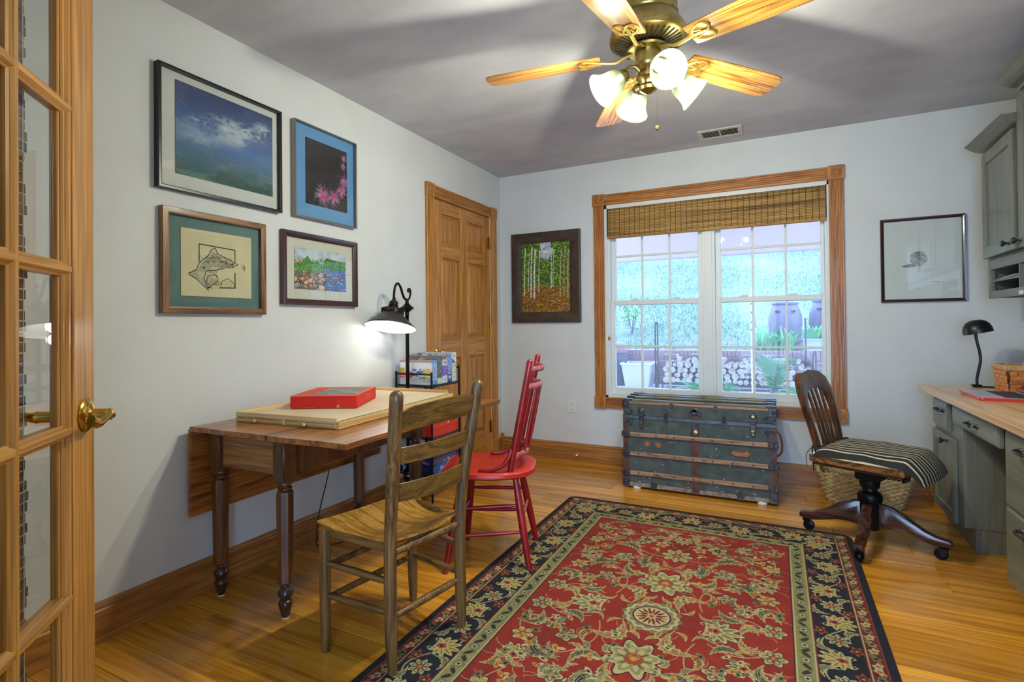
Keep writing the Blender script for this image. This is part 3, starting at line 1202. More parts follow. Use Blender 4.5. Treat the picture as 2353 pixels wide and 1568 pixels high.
def game_side(k):
    a = canvas(240, 76, '#2c2f5c')
    for y in range(6, 34, 5):
        x = 4
        while x < (210 if y < 22 else 90):
            L = RNG.uniform(6, 20)
            stroke(a, [(x, y), (x + L, y)], 1.6, '#b8b8d0', .8)
            x += L + 4
    a[18:34, 130:150] = hx('#e8e8e8')
    for x in range(132, 148, 3):
        stroke(a, [(x, 20), (x, 32)], 1.2, '#20222a')
    for x in (98, 106, 114):
        blob(a, x, 26, 4, 5, 0, ['#c88a6a', '#d8b8a0', '#b06a5a'][(x // 8) % 3])
    poly(a, [(0, 38), (240, 24), (240, 76), (0, 76)], '#3a64a8')
    poly(a, [(60, 76), (150, 30), (240, 20), (240, 76)], '#c43a3c')
    stroke(a, [(64, 60), (70, 46), (76, 50), (72, 58), (84, 54), (92, 48)], 3, '#e8ecf4')
    stroke(a, [(52, 76), (150, 32), (200, 24)], 2.5, '#e8d0d0')
    return a


def game_end(k):
    a = canvas(70, 76, '#343a78')
    dabs(a, 24, 6, 60, 4, 30, ['#6a6ab0', '#b8b0d8', '#8a4a9a'], 2, 5)
    a[36:] = hx('#23305c')
    stroke(a, [(6, 42), (10, 56), (8, 70)], 4, '#c8d4e8')
    for y in (46, 54, 62):
        stroke(a, [(22, y), (60, y)], 2.4, '#4a78a8')
    return a

# ------------------------------------------------------------------ shared materials
M_WALL = plain('wall_paint', '#d2d6d6', .92, 0, '#cccfce', 3.0, (.3, .7), .25, 260.0, .2)
M_CEIL = plain('ceiling_paint_light_streaks', '#cccdd4', .95, 0, '#b9bac2', 2.2, (.3, .7), .18, 220.0, .15, stretch=(1, 2.2, 1))  # streaks of lamp light painted into the ceiling colour as cloudy bands
M_PLANK = wood('oak_floor_plank', '#b4741f', '#d8982f', 'x', .8, .25, .35, True, .20, None, .22, 4.0, '#cc8a27')
M_OAKZ = wood('oak_trim_upright', '#a86e2e', '#c4883f', 'z', 1.4, .42, .1, True, .06, None, .4, 5.0)
M_OAKX = wood('oak_trim_lengthwise', '#a86e2e', '#c4883f', 'x', 1.4, .42, .1, True, .06, None, .4, 5.0)
M_OAKY = wood('oak_trim_crosswise', '#a86e2e', '#c4883f', 'y', 1.4, .42, .1, True, .06, None, .4, 5.0)
M_WTRIMZ = wood('window_oak_upright', '#a0602a', '#c0803e', 'z', 1.6, .42, .1, True, .06, None, .4, 5.0)
M_WTRIMX = wood('window_oak_lengthwise', '#a0602a', '#c0803e', 'x', 1.6, .42, .1, True, .06, None, .4, 5.0)
M_FDZ = wood('door_oak_upright', '#ad772f', '#c68f48', 'z', 1.2, .38, .15, True, .05, None, .35, 4.0)
M_FDX = wood('door_oak_lengthwise', '#ad772f', '#c68f48', 'x', 1.2, .38, .15, True, .05, None, .35, 4.0)
M_BASEX = wood('baseboard_oak_x', '#94602c', '#b5783a', 'x', 1.0, .4, .15, True, .04, None, .4, 6.0)
M_BASEY = wood('baseboard_oak_y', '#94602c', '#b5783a', 'y', 1.0, .4, .15, True, .04, None, .4, 6.0)
M_BRASS = plain('polished_brass', '#d8b050', .16, 1.0)
M_ABRASS = plain('antique_brass', '#a08a4c', .3, 1.0, '#b7a468', 20.0)
M_WHITE = plain('white_vinyl', '#d9dbd6', .45)
M_GLASS = glass_mat('clear_glass', (.97, .985, .985, 1))
M_WGLASS = glass_mat('window_glass', (.93, .96, 1.0, 1), .22, 0.0, .07)
M_BLACK = plain('black_iron', '#16171a', .38, .4)
M_DARK = plain('dark_void', '#17181a', .9)

H = 2.44
XR = 3.58
YF = -4.12

# ------------------------------------------------------------------ room shell
sub = obj('floor', box(-.12, XR + .1, -5.8, .14, -.06, -.0125, 0), M_DARK, sm=False, kind='structure')
rp = random.Random(3)
y = .002
row = 0
YHF = -5.6
while y > YHF:
    wd = .128
    x = -.0
    cut = rp.uniform(.2, 1.3)
    while x < XR - .01:
        x1 = min(XR, x + cut)
        if XR - x1 < .25:
            x1 = XR
        L = x1 - x
        dz = rp.uniform(-.0005, 0)
        if y - wd < -4.9:
            x1, L = XR, XR - x          # beyond the doorway the pieces are out of sight: long boards
        mb = box(-L / 2 + .0005, L / 2 - .0005, -wd / 2 + .0006, wd / 2 - .0006, -.0124, 0, .0012)
        p = obj('plank', mb, M_PLANK, sub, local=True, sm=False)
        p.location = (x + L / 2, y - wd / 2, dz)
        x = x1
        cut = rp.uniform(.5, 1.7)
    y -= wd
    row += 1


def wall(name, boxes, m=None):
    mb = MB()
    for b in boxes:
        mb.box(*b, b=0)
    return obj(name, mb, m or M_WALL, sm=False, kind='structure')


WX0, WX1, WZ0, WZ1 = .955, 2.52, .535, 2.085
wall('wall_back', [(-.12, WX0, 0, .15, -.05, H), (WX1, XR + .12, 0, .15, -.05, H), (WX0, WX1, 0, .15, -.05, WZ0), (WX0, WX1, 0, .15, WZ1, H)])
DY0, DY1, DZ = -1.04, -.19, 2.055
wall('wall_left', [(-.12, 0, YF - .12, DY0, -.05, H), (-.12, 0, DY1, 0, -.05, H), (-.12, 0, DY0, DY1, DZ, H)])
wall('wall_right', [(XR, XR + .12, YF - .12, 0, -.05, H)])
FX0, FX1, FZ = 1.355, 3.12, 2.06
wall('wall_front', [(0, FX0, YF - .12, YF, -.05, H), (FX1, XR, YF - .12, YF, -.05, H), (FX0, FX1, YF - .12, YF, FZ, H)])
obj('ceiling', box(-.12, XR + .12, YF - .12, .15, H, H + .06, 0), M_CEIL, sm=False, kind='structure')
# short hall behind the camera; unseen window added to let in sky fill
YH = -5.7
wall('wall_hall', [(-.12, 0, YH, YF - .12, -.05, H), (XR, XR + .12, YH, YF - .12, -.05, H), (-.12, 1.55, YH - .1, YH, -.05, H), (3.53, XR + .12, YH - .1, YH, -.05, H), (1.55, 3.53, YH - .1, YH, -.05, .15), (1.55, 3.53, YH - .1, YH, 2.35, H)])
obj('ceiling_hall', box(-.12, XR + .12, YH - .1, YF - .12, H, H + .06, 0), M_CEIL, sm=False, kind='structure')
w2 = thing('hall_fill_window', 'large white framed hall window, unseen, added to let in fill light', None, (2.54, YH, .15), kind='structure')
mb = MB()
for x in (1.55, 2.19, 2.83, 3.47):
    mb.box(x, x + .06, YH - .08, YH - .03, .15, 2.35, .003)
mb.box(1.55, 3.53, YH - .08, YH - .03, .15, .21, .003).box(1.55, 3.53, YH - .08, YH - .03, 2.29, 2.35, .003)
obj('frame', mb, M_WHITE, w2, sm=False)
for x in (1.61, 2.25, 2.89):
    obj('pane', box(x, x + .58, YH - .058, YH - .054, .21, 2.29, 0), M_WGLASS, w2, sm=False)


# baseboards
BP = [(0, 0), (.018, 0), (.018, .112), (.013, .118), (.013, .127), (.008, .137), (0, .142)]


def baseboard(name, kind, a, b, fix):
    mb = MB()
    if kind == 'x':      # runs along y at wall x=fix
        mb.prism([(fix + o, z) for o, z in BP], a, b, 'y')
        m = M_BASEY
    elif kind == 'xr':
        mb.prism([(fix - o, z) for o, z in BP], a, b, 'y')
        m = M_BASEY
    else:
        mb.prism([(fix - o, z) for o, z in BP], a, b, 'x')
        m = M_BASEX
    return obj(name, mb, m, sm=False, kind='structure', recalc=True)


baseboard('baseboard_left', 'x', YF, -1.13, 0)
bb = baseboard('baseboard_back', 'y', .018, XR, 0)
obj('corner_block', box(.0, .026, -.03, -.004, 0, .172, .002), M_BASEX, bb, label='small square oak corner block')
obj('shoe_end', box(.0, .018, -.096, -.03, 0, .14, .002), M_BASEY, bb)
baseboard('baseboard_right', 'xr', -.4, 0, XR)


# fluted casing with rosette corner blocks
def fluted(w_, t, n=5):
    g = w_ / (n + 1.2)
    pts = [(0, 0), (w_, 0), (w_, t - .002), (w_ - .002, t)]
    c0 = w_ - (w_ - n * g) / 2
    for i in range(n):
        c = c0 - g * (i + .5)
        q = g * .34
        pts += [(c + q, t), (c + q * .5, t - .0065), (c - q * .5, t - .0065), (c - q, t)]
    pts += [(.002, t), (0, t - .002)]
    return pts


def rosette(w_, t):
    """block in local xy, facing +z, centred"""
    mb = MB()
    mb.box(-w_ / 2, w_ / 2, -w_ / 2, w_ / 2, 0, t, .002)
    r = w_ * .36
    mb.lathe([(r * 1.02, t - .001), (r * .98, t + .004), (r * .86, t + .004), (r * .80, t + .0005), (r * .66, t + .0005), (r * .56, t + .006), (r * .36, t + .0065), (r * .26, t + .002), (0, t + .002)], 28)
    return mb


def trim_piece(root, M, L, w_, t, mat, name='casing'):
    """fluted strip: local x across 0..w, local y out of the wall, local z along 0..L"""
    mb = MB()
    mb.prism([(a, b) for a, b in fluted(w_, t)], 0, L, 'z', M=M)
    return obj(name, mb, mat, root, sm=False, recalc=True)


CW = .085
# left wall door trim: matrix maps (across -> +y, out -> +x, along -> z)
tr1 = thing('trim_1', 'fluted oak casing with rosette blocks around the panelled closet door', None, (0, -.6, 0), kind='structure')
Mv = lambda y0, z0: Matrix(((0, 1, 0, 0), (1, 0, 0, y0), (0, 0, 1, z0), (0, 0, 0, 1)))
trim_piece(tr1, Mv(-1.122, 0), 2.047, CW, .02, M_OAKZ)
trim_piece(tr1, Mv(-.185, 0), 2.047, CW, .02, M_OAKZ)
Mh = Matrix(((0, 1, 0, 0), (0, 0, 1, -1.037), (1, 0, 0, 2.05), (0, 0, 0, 1)))
trim_piece(tr1, Mh, .852, CW, .02, M_OAKY)
for yc in (-1.0795, -.1425):
    R0 = rosette(.094, .025)
    obj('rosette_block', MB().add(R0.v, R0.f, 0, Matrix(((0, 0, 1, 0), (1, 0, 0, yc), (0, 1, 0, 2.0935), (0, 0, 0, 1)))), M_OAKZ, tr1)
obj('plinth_block', box(0, .026, -1.126, -1.033, 0, .155, .002), M_OAKZ, tr1)
obj('plinth_block', box(0, .026, -.189, -.096, 0, .155, .002), M_OAKZ, tr1)

# closet door
d1 = thing('door_1', 'six panel oak closet door beside the room corner', None, (0, -.615, 0), kind='structure')
mb = MB()
for a, b in ((DY0 + .004, -.915), (-.661, -.551), (-.285, DY1 - .004)):
    mb.box(-.045, -.006, a, b, .008, 2.045, .0015)
obj('stiles', mb, M_OAKZ, d1, sm=False)
mb = MB()
for a, b in ((1.957, 2.0445), (1.63, 1.735), (.885, 1.03), (.0085, .24)):
    for c, d in ((-.915, -.661), (-.551, -.285)):
        mb.box(-.044, -.0065, c, d, a, b, .001)
obj('rails', mb, M_OAKY, d1, sm=False)
for a, b in ((1.735, 1.957), (1.03, 1.63), (.24, .885)):
    for c, d in ((-.915, -.661), (-.551, -.285)):
        i1, i2 = .012, .040
        vs = [(-.018, c, a), (-.018, d, a), (-.018, d, b), (-.018, c, b),
              (-.0205, c + i1, a + i1), (-.0205, d - i1, a + i1), (-.0205, d - i1, b - i1), (-.0205, c + i1, b - i1),
              (-.0095, c + i2, a + i2), (-.0095, d - i2, a + i2), (-.0095, d - i2, b - i2), (-.0095, c + i2, b - i2),
              (-.03, c, a), (-.03, d, a), (-.03, d, b), (-.03, c, b)]
        fs = [(8, 9, 10, 11)]
        for k in range(4):
            k2 = (k + 1) % 4
            fs += [(k, k2, 4 + k2, 4 + k), (4 + k, 4 + k2, 8 + k2, 8 + k), (12 + k2, 12 + k, 0 + k, 0 + k2)]
        fs.append((15, 14, 13, 12))
        obj('door_panel', MB().add(vs, fs), M_OAKZ, d1, sm=False, recalc=True)
        # bead around the panel
        mb = MB()
        for q in ([(-.0075, c, a), (-.0075, d, a)], [(-.0075, c, b), (-.0075, d, b)], [(-.0075, c, a), (-.0075, c, b)], [(-.0075, d, a), (-.0075, d, b)]):
            mb.tube(q, .0055, 6)
        obj('panel_bead', mb, M_OAKZ, d1)
for z in (1.83, 1.08, .26):
    mb = MB()
    mb.tube([(.004, -.192, z - .05), (.004, -.192, z + .05)], .0075, 8)
    mb.tube([(.004, -.192, z + .05), (.004, -.192, z + .058)], .005, 8)
    mb.box(-.0055, -.0035, -.232, -.192, z - .048, z + .048, .0005)
    obj('hinge', mb, M_BRASS, d1, label='brass butt hinge')
mb = MB()
mb.lathe([(0, 0), (.032, 0), (.032, .006), (.012, .010), (.011, .034), (.022, .044), (.026, .056), (.018, .066), (0, .068)], 18, axis_M((-.006, -.985, .93), (1, 0, 0)))
obj('door_knob', mb, M_BRASS, d1, label='polished brass door knob')
obj('jamb', MB().box(-.06, -.002, DY0 - .001, DY0 + .003, 0, DZ).box(-.06, -.002, DY1 - .003, DY1 + .001, 0, DZ).box(-.06, -.002, DY0, DY1, 2.049, DZ), M_OAKZ, d1, sm=False)

# window trim
tr2 = thing('trim_2', 'fluted oak casing with four rosette blocks around the window', None, (1.738, 0, 1.3), kind='structure')
# across -> x, out -> -y, along -> z
Mz = lambda x0, z0: Matrix(((1, 0, 0, x0), (0, -1, 0, 0), (0, 0, 1, z0), (0, 0, 0, 1)))
Mx = lambda x0, z0: Matrix(((0, 0, 1, x0), (0, -1, 0, 0), (1, 0, 0, z0), (0, 0, 0, 1)))
trim_piece(tr2, Mz(WX0 - CW, WZ0), WZ1 - WZ0, CW, .02, M_WTRIMZ)
trim_piece(tr2, Mz(WX1, WZ0), WZ1 - WZ0, CW, .02, M_WTRIMZ)
trim_piece(tr2, Mx(WX0, WZ1), WX1 - WX0, CW, .02, M_WTRIMX)
trim_piece(tr2, Mx(WX0, WZ0 - CW), WX1 - WX0, CW, .02, M_WTRIMX)
for xc in (WX0 - CW / 2, WX1 + CW / 2):
    for zc in (WZ0 - CW / 2, WZ1 + CW / 2):
        R0 = rosette(.096, .026)
        MM = Matrix(((1, 0, 0, xc), (0, 0, -1, 0), (0, 1, 0, zc), (0, 0, 0, 1)))
        obj('rosette_block', MB().add(R0.v, R0.f, 0, MM), M_WTRIMZ, tr2)

# window
w1 = thing('window_1', 'white double window of two six over six sash units', None, (1.738, .07, WZ0), kind='structure')
mb = MB()
mb.box(WX0, WX0 + .02, .001, .15, WZ0, WZ1).box(WX1 - .012, WX1, .001, .15, WZ0, WZ1).box(WX0, WX1, .001, .15, WZ1 - .03, WZ1).box(WX0, WX1, .001, .15, WZ0, WZ0 + .02)
mb.box(WX0 + .012, WX0 + .03, .03, .13, WZ0, WZ1).box(WX1 - .022, WX1, .03, .13, WZ0, WZ1)
obj('window_jamb', mb, M_WHITE, w1, sm=False)
mb = MB()
mb.box(1.698, 1.787, .035, .14, WZ0, WZ1, .002).box(1.716, 1.769, .026, .035, WZ0 + .02, WZ1, .002)
obj('mullion', mb, M_WHITE, w1, sm=False)
for ux0, ux1, gx0, gx1 in ((.985, 1.698, 1.024, 1.662), (1.787, 2.498, 1.827, 2.474)):
    for lower in (True, False):
        yy = .047 if lower else .088
        za, zb, ga, gb = (WZ0 + .02, 1.314, .613, 1.277) if lower else (1.276, WZ1 - .03, 1.314, 2.035)
        mb = MB()
        mb.box(ux0, gx0, yy, yy + .034, za, zb, .003).box(gx1, ux1, yy, yy + .034, za, zb, .003)
        mb.box(gx0, gx1, yy + .001, yy + .033, za, ga, .003).box(gx0, gx1, yy + .001, yy + .033, gb, zb, .003)
        sash = obj('sash', mb, M_WHITE, w1, sm=False)
        gw, gh = gx1 - gx0, gb - ga
        for k in (1, 2):
            xm = gx0 + gw * k / 3
            obj('muntin', box(xm - .0085, xm + .0085, yy + .009, yy + .022, ga, gb, .003), M_WHITE, sash, sm=False)
        zm = (ga + gb) / 2
        obj('muntin', box(gx0, gx1, yy + .010, yy + .021, zm - .0085, zm + .0085, .003), M_WHITE, sash, sm=False)
        for i in range(3):
            for j in range(2):
                a0, a1 = gx0 + gw * i / 3 + .0086 * (i > 0), gx0 + gw * (i + 1) / 3 - .0086 * (i < 2)
                b0, b1 = (ga, zm - .0086) if j == 0 else (zm + .0086, gb)
                obj('pane', box(a0, a1, yy + .014, yy + .017, b0, b1, 0), M_WGLASS, sash, sm=False)
        if lower:
            for fx in (.27, .72):
                xl = ux0 + (ux1 - ux0) * fx
                mb = MB()
                mb.box(xl - .03, xl + .03, yy + .004, yy + .030, zb, zb + .008, .002)
                mb.box(xl - .012, xl + .030, yy + .004, yy + .016, zb + .006, zb + .014, .002)
                obj('sash_lock', mb, M_WHITE, sash, sm=False)
cl = thing('cord_cleat', 'small brass cord cleat on the left window jamb', 'cleat', (.976, .02, 1.01))
obj('cleat_plate', box(.9752, .979, .008, .032, .99, 1.03, .001), M_BRASS, cl, sm=False)
obj('cleat_hook', MB().tube([(.979, .02, 1.01), (.992, .02, 1.01)], .004, 8).tube([(.991, .004, 1.01), (.994, .02, 1.011), (.991, .036, 1.01)], .0035, 8), M_BRASS, cl)

# bamboo blind, drawn up
bl = thing('bamboo_blind', 'woven bamboo roman blind drawn up across the top of the window', 'blind', (1.744, .02, 2.05))
M_REED = wood('bamboo_reed', '#7d5726', '#b08846', 'x', 1.2, .6, 0, True, .2, ('#3c2812', .62), .4, 3.0)
M_CORD = plain('dark_cord', '#2c2416', .9)
BX0, BX1 = .982, 2.505
prof = []
NB = 24
for i in range(NB):
    t = i / (NB - 1)
    z = 2.078 - .248 * t
    yv = .010 - .006 * max(0, (t - .55) / .45) + .0012 * sin(i * 1.7)
    prof.append((yv, z))
prof += [(.008, 1.822), (.015, 1.818), (.021, 1.824)]
for i, (yv, z) in enumerate(prof):
    s_ = .0058 + .0008 * ((i * 7) % 3 - 1)
    obj('bamboo_slat', MB().tube([(BX0, yv, z), ((BX0 + BX1) / 2, yv - .001, z), (BX1, yv, z)], s_, 6, sy=.7, sx=1.0), M_REED, bl)
k = 0
x = BX0 + .02
first = None
while x < BX1 - .005:
    if first is None:
        pts = [(x, yv - .0052, z) for yv, z in prof[:NB]] + [(x, .003, 1.824)]
        first = obj('cord', MB().tube(pts, .0015, 4), M_CORD, bl)
        x0c = x
    else:
        c = dup_part(first, Matrix.Translation((x - x0c, 0, 0)))
    x += .0395
obj('head_rail', box(BX0 - .006, BX1 + .004, .0165, .0255, 2.03, 2.064, .002), M_REED, bl, sm=False)
mb = MB()
for i in range(3):
    mb.box(BX0, BX1, .0160 + .003 * i, .0182 + .003 * i, 1.832 + .008 * i, 2.029, .0005)
obj('folded_layers', mb, M_REED, bl, sm=False)
obj('edge_tape', MB().box(BX0 - .004, BX0 + .004, .0, .025, 1.835, 2.06, .001).box(BX1 - .004, BX1 + .003, .0, .025, 1.835, 2.06, .001), plain('blind_edge_tape', '#3f4438', .9), bl, sm=False)

# ------------------------------------------------------------------ glazed oak door, opened into the room
fd = thing('door_2', 'oak glazed french door standing open at the left edge', None, (1.374, -4.061, 0), rad(135), kind='structure')
DW, DT = .72, .0175
LZ = [.27, .592, .92, 1.2385, 1.558, 1.88]
LX = [.128, .280, .432, .592]


def lbox(*a, **k):
    return MB().box(*a, **k)


for s0, s1, sg in ((0, .092, 1), (.628, .72, -1)):
    mb = lbox(s0, s1, -DT, DT, .01, 2.03, .0025)
    e = s1 if sg > 0 else s0
    for o, th in ((.012, .0135), (.024, .0105), (.036, .0065)):
        mb.box(e, e + sg * o, -th, th, .03, 2.0, .002)
    mb.tube([(e + sg * .013, -.011, .05), (e + sg * .013, -.011, 1.98)], .0055, 6)
    mb.tube([(e + sg * .026, -.008, .05), (e + sg * .026, -.008, 1.98)], .004, 6)
    mb.tube([(e + sg * .013, .011, .05), (e + sg * .013, .011, 1.98)], .0055, 6)
    obj('stile', mb, M_FDZ, fd, local=True)
for a, b in ((.0105, .25), (1.90, 2.0295)):
    mb = lbox(.092, .628, -DT + .0005, DT - .0005, a, b, .002)
    mb.box(.092, .628, -.011, .011, a - .012 if a > 1 else b, a if a > 1 else b + .012, .002)
    obj('rail', mb, M_FDX, fd, local=True, sm=False)
PRM = [(-.005, -.0172), (.005, -.0172), (.009, -.013), (.010, -.0115), (.0145, -.009), (.0145, .009), (.010, .0115), (.005, .0172), (-.005, .0172), (-.010, .0115), (-.0145, .009), (-.0145, -.009), (-.010, -.0115), (-.009, -.013)]
for x in (LX[1], LX[2]):
    obj('muntin', MB().prism([(x + a, b) for a, b in PRM], .25, 1.90, 'z'), M_FDZ, fd, local=True, sm=False, recalc=True)
for z in LZ[1:5]:
    for a, b in ((.100, LX[1] - .005), (LX[1] + .005, LX[2] - .005), (LX[2] + .005, .620)):
        obj('muntin', MB().prism([(d * 1.012, z + c) for c, d in PRM], a, b, 'x'), M_FDX, fd, local=True, sm=False, recalc=True)
for i in range(3):
    for j in range(5):
        obj('pane', lbox(LX[i] + .002, LX[i + 1] - .002, -.0018, .0018, LZ[j] + .002, LZ[j + 1] - .002, 0), M_GLASS, fd, local=True, sm=False)
hz, hxp = .943, .675
for sg, nm in ((-1, 'door_handle'), (1, 'door_handle')):
    mb = MB()
    mb.lathe([(0, 0), (.034, 0), (.035, .003), (.031, .007), (.024, .009), (.022, .013), (.0125, .016), (.0115, .040), (.013, .046), (0, .048)], 26, axis_M((hxp, sg * DT, hz), (0, sg, 0)))
    rose = obj(nm, mb, M_BRASS, fd, local=True, label='polished brass wave lever handle')
    n0 = sg * (DT + .050)
    pts = spline([(hxp, sg * (DT + .040), hz), (hxp - .008, n0, hz + .001), (hxp - .03, n0 + sg * .004, hz + .006), (hxp - .055, n0 + sg * .004, hz), (hxp - .082, n0 + sg * .002, hz - .006), (hxp - .10, n0 - sg * .003, hz + .001)], 5)
    rs = [.0105 - .003 * abs(sin(pi * i / (len(pts) - 1))) for i in range(len(pts))]
    obj('lever', MB().tube(pts, rs, 10, sx=1.15, sy=.8), M_BRASS, rose, local=True)
obj('strike_plate', lbox(.7195, .721, -.011, .011, .86, 1.03, .001), M_BRASS, fd, local=True, sm=False)
for z in (.25, 1.05, 1.8):
    obj('hinge', MB().tube([(-.006, -DT - .004, z - .05), (-.006, -DT - .004, z + .05)], .007, 8), M_BRASS, fd, local=True)
# woven shade hung on the back of the glazed door
ws = thing('woven_shade', 'dark woven wood shade hanging behind the glass of the open french door', 'shade', (1.374, -4.061, 0), rad(135))
M_SHADE = wood('shade_slat', '#3a2f28', '#6b5a4c', 'x', 1.4, .7, 0, True, .25, None, .4, 4.0)
sl0 = obj('shade_slat', lbox(.12, .560, .029, .032, -.0088, .0088, .001), M_SHADE, ws, local=True, sm=False)
sl0.location = (0, 0, .23)
rs_ = random.Random(5)
for i in range(1, 86):
    c = dup(sl0, ws)
    c.location = (rs_.uniform(-.006, .008), rs_.uniform(0, .0015), .23 + i * .0195)
M_STR = plain('shade_string', '#c9c0b0', .9)
for x in (.16, .28, .40, .50, .548):
    obj('shade_string', MB().tube([(x, .0275, .21), (x, .0275, 1.9)], .0009, 4), M_STR, ws, local=True)
obj('shade_head_rail', lbox(.11, .58, .027, .05, 1.90, 1.935, .002), M_SHADE, ws, local=True, sm=False)

# ------------------------------------------------------------------ outside
M_PATIO = plain('patio_concrete', '#a4a4ac', .9, 0, '#94949c', 4.0, bmp=.2)
obj('patio', box(-6, 9, .15, 5.9, -.08, 0, 0), M_PATIO, sm=False, kind='structure')
M_PORCH = plain('porch_white', '#bda69e', .8)
obj('porch_ceiling', box(-6, 9, .15, 4.5, 2.5, 2.56, 0), M_PORCH, sm=False, kind='structure')
obj('porch_beam', box(-6, 9, 4.05, 4.25, 2.12, 2.5, .004), M_PORCH, sm=False, kind='structure')
M_BRICK = plain('brick', '#82606a', .9, 0, '#664a56', 12.0, bmp=.4, bscale=90)
M_BRICK2 = plain('pale_brick', '#8c6e76', .9, 0, '#785a64', 12.0, bmp=.4, bscale=90)
M_MORTAR = plain('mortar', '#8a8682', .95)
rw = thing('retaining_wall', 'low red brick garden wall behind the stacked firewood', 'wall', (1.2, 5.95, 0))
obj('mortar_core', box(-1.3, 3.9, 5.906, 6.05, 0, .632, 0), M_MORTAR, rw, sm=False)
bk = obj('brick', box(-.0985, .0985, 5.9, 5.96, 0, .058, .004), M_BRICK, rw, sm=False)
ck = obj('brick', box(-.029, .029, 5.892, 6.06, .535, .640, .004), M_BRICK2, rw, sm=False)
rb_ = random.Random(9)
n = 0
for r_ in range(7):
    for i in range(24):
        x = -1.2 + i * .208 + (.104 if r_ % 2 else 0)
        M = Matrix.Translation((x, rb_.uniform(-.003, .003), r_ * .0765))
        if n == 0:
            bk.matrix_local = M
        else:
            c = bk.copy()
            COL.objects.link(c)
            c.matrix_local = M
        n += 1
for i in range(66):
    M = Matrix.Translation((-1.25 + i * .0675, rb_.uniform(-.003, .003), 0))
    if i == 0:
        ck.matrix_local = M
    else:
        c = ck.copy()
        COL.objects.link(c)
        c.matrix_local = M
# grass bank
M_GRASS = plain('bank_grass', '#3c5648', .9, 0, '#525c56', 3.0, (.35, .62))
M_BLADE = plain('grass_blade', '#265640', .8, 0, '#33644c', 2.0)


def bank_z(x, y):
    t = max(0.0, y - 6.05)
    return .61 + t * .33 + .05 * sin(x * 1.3 + y) * min(1, t)


mb = MB()
mb.grid(lambda u, v: (-12 + 30 * u, 6.05 + 16 * v, bank_z(-12 + 30 * u, 6.05 + 16 * v)), 60, 40)
rg = random.Random(4)
V, F = [], []
for k in range(42000):
    x, y = rg.uniform(-3.5, 6.5), 6.1 + 9 * rg.random() ** 1.3
    if sin(x * 1.9 + 1.2) + sin(y * 1.7 + x) + rg.uniform(-1.4, 1.4) < -.4:
        continue
    z = bank_z(x, y)
    a = rg.uniform(0, 6.28)
    hgt = rg.uniform(.03, .085)
    wd = rg.uniform(.004, .009)
    lx, ly = rg.uniform(-.05, .05), rg.uniform(-.05, .05)
    n0 = len(V)
    V += [(x - wd * cos(a), y - wd * sin(a), z - .01), (x + wd * cos(a), y + wd * sin(a), z - .01), (x + lx, y + ly, z + hgt)]
    F.append((n0, n0 + 1, n0 + 2))
mb.add(V, F, 1)
gb_ = obj('grass_bank', mb, [M_GRASS, M_BLADE], sm=False)
tag(gb_, 'sloping bank of thin pale green grass outside the window', 'grass', kind='stuff')

# rain barrels
M_BARREL = plain('barrel_plastic', '#463e58', .6)
for bx, by, lb in ((2.335, 6.55, 'dark plastic rain barrel behind the daylily leaves, left of the two'), (2.99, 6.75, 'dark plastic rain barrel at the right edge of the window, partly hidden')):
    z0 = bank_z(bx, by) - .06
    t = thing('rain_barrel', lb, 'barrel', (bx, by, z0), 0, None)
    mb = MB().lathe([(0, 0), (.20, 0), (.22, .02), (.245, .12), (.243, .14), (.258, .16), (.275, .38), (.268, .54), (.232, .66), (.205, .72), (.200, .74)], 28, TM((bx, by, z0)))
    obj('barrel_body', mb, M_BARREL, t)
    obj('lid', MB().lathe([(0, .790), (.18, .790), (.212, .782), (.222, .77), (.222, .745), (.202, .74), (0, .74)], 28, TM((bx, by, z0))), M_BARREL, t)
    for sx in (-1, 1):
        obj('hand_grip', MB().box(bx + sx * .13 - .035, bx + sx * .13 + .035, by - .252, by - .20, z0 + .60, z0 + .63, .004), M_DARK, t, sm=False)

# day lilies
M_LEAF = plain('lily_leaf', '#2a9148', .6, 0, '#62b276', 8.0)


def strap_leaves(cx, cy, cz, n, L, spread, seed):
    r_ = random.Random(seed)
    mb = MB()
    for k in range(n):
        a = r_.uniform(0, 6.28)
        l = L * r_.uniform(.6, 1.1)
        ox, oy = r_.uniform(-1, 1) * spread, r_.uniform(-1, 1) * spread * .4
        lean = r_.uniform(.2, .9)
        pts = []
        for i in range(6):
            t = i / 5
            rr = lean * l * t ** 1.4
            z = l * (t - .55 * lean * t ** 3)
            pts.append((cx + ox + rr * cos(a), cy + oy + rr * sin(a), cz + z))
        wv = [.011, .012, .011, .009, .006, .001]
        vs, fs = [], []
        for i, p in enumerate(pts):
            vs += [(p[0] - sin(a) * wv[i], p[1] + cos(a) * wv[i], p[2]), (p[0] + sin(a) * wv[i], p[1] - cos(a) * wv[i], p[2])]
            if i:
                fs.append((2 * i - 2, 2 * i - 1, 2 * i + 1, 2 * i))
        mb.add(vs, fs)
    return mb


for cx, cy, n_, sp, lb, sd in ((2.18, 6.16, 190, .26, 'large clump of arching green daylily leaves on top of the brick wall', 1), (1.86, 6.14, 40, .10, 'small low tuft of strap leaves left of the large daylily clump', 2)):
    t = thing('daylily', lb, 'plant', (cx, cy, .64))
    o = obj('leaves', strap_leaves(cx, cy, .63, n_, .50 if sd == 1 else .26, sp, sd), M_LEAF, t, sm=False, kind='stuff')
t = thing('square_planter', 'pale square planter with strap leaves at the right end of the brick wall', 'planter', (2.72, 6.05, .63))
obj('planter_box', MB().box(2.60, 2.90, 5.93, 6.17, .641, .84, .008).box(2.59, 2.91, 5.92, 6.18, .82, .85, .006), plain('planter_grey', '#8a8fa2', .7), t, sm=False)
obj('leaves', strap_leaves(2.74, 6.05, .83, 70, .36, .11, 5), M_LEAF, t, sm=False, kind='stuff')
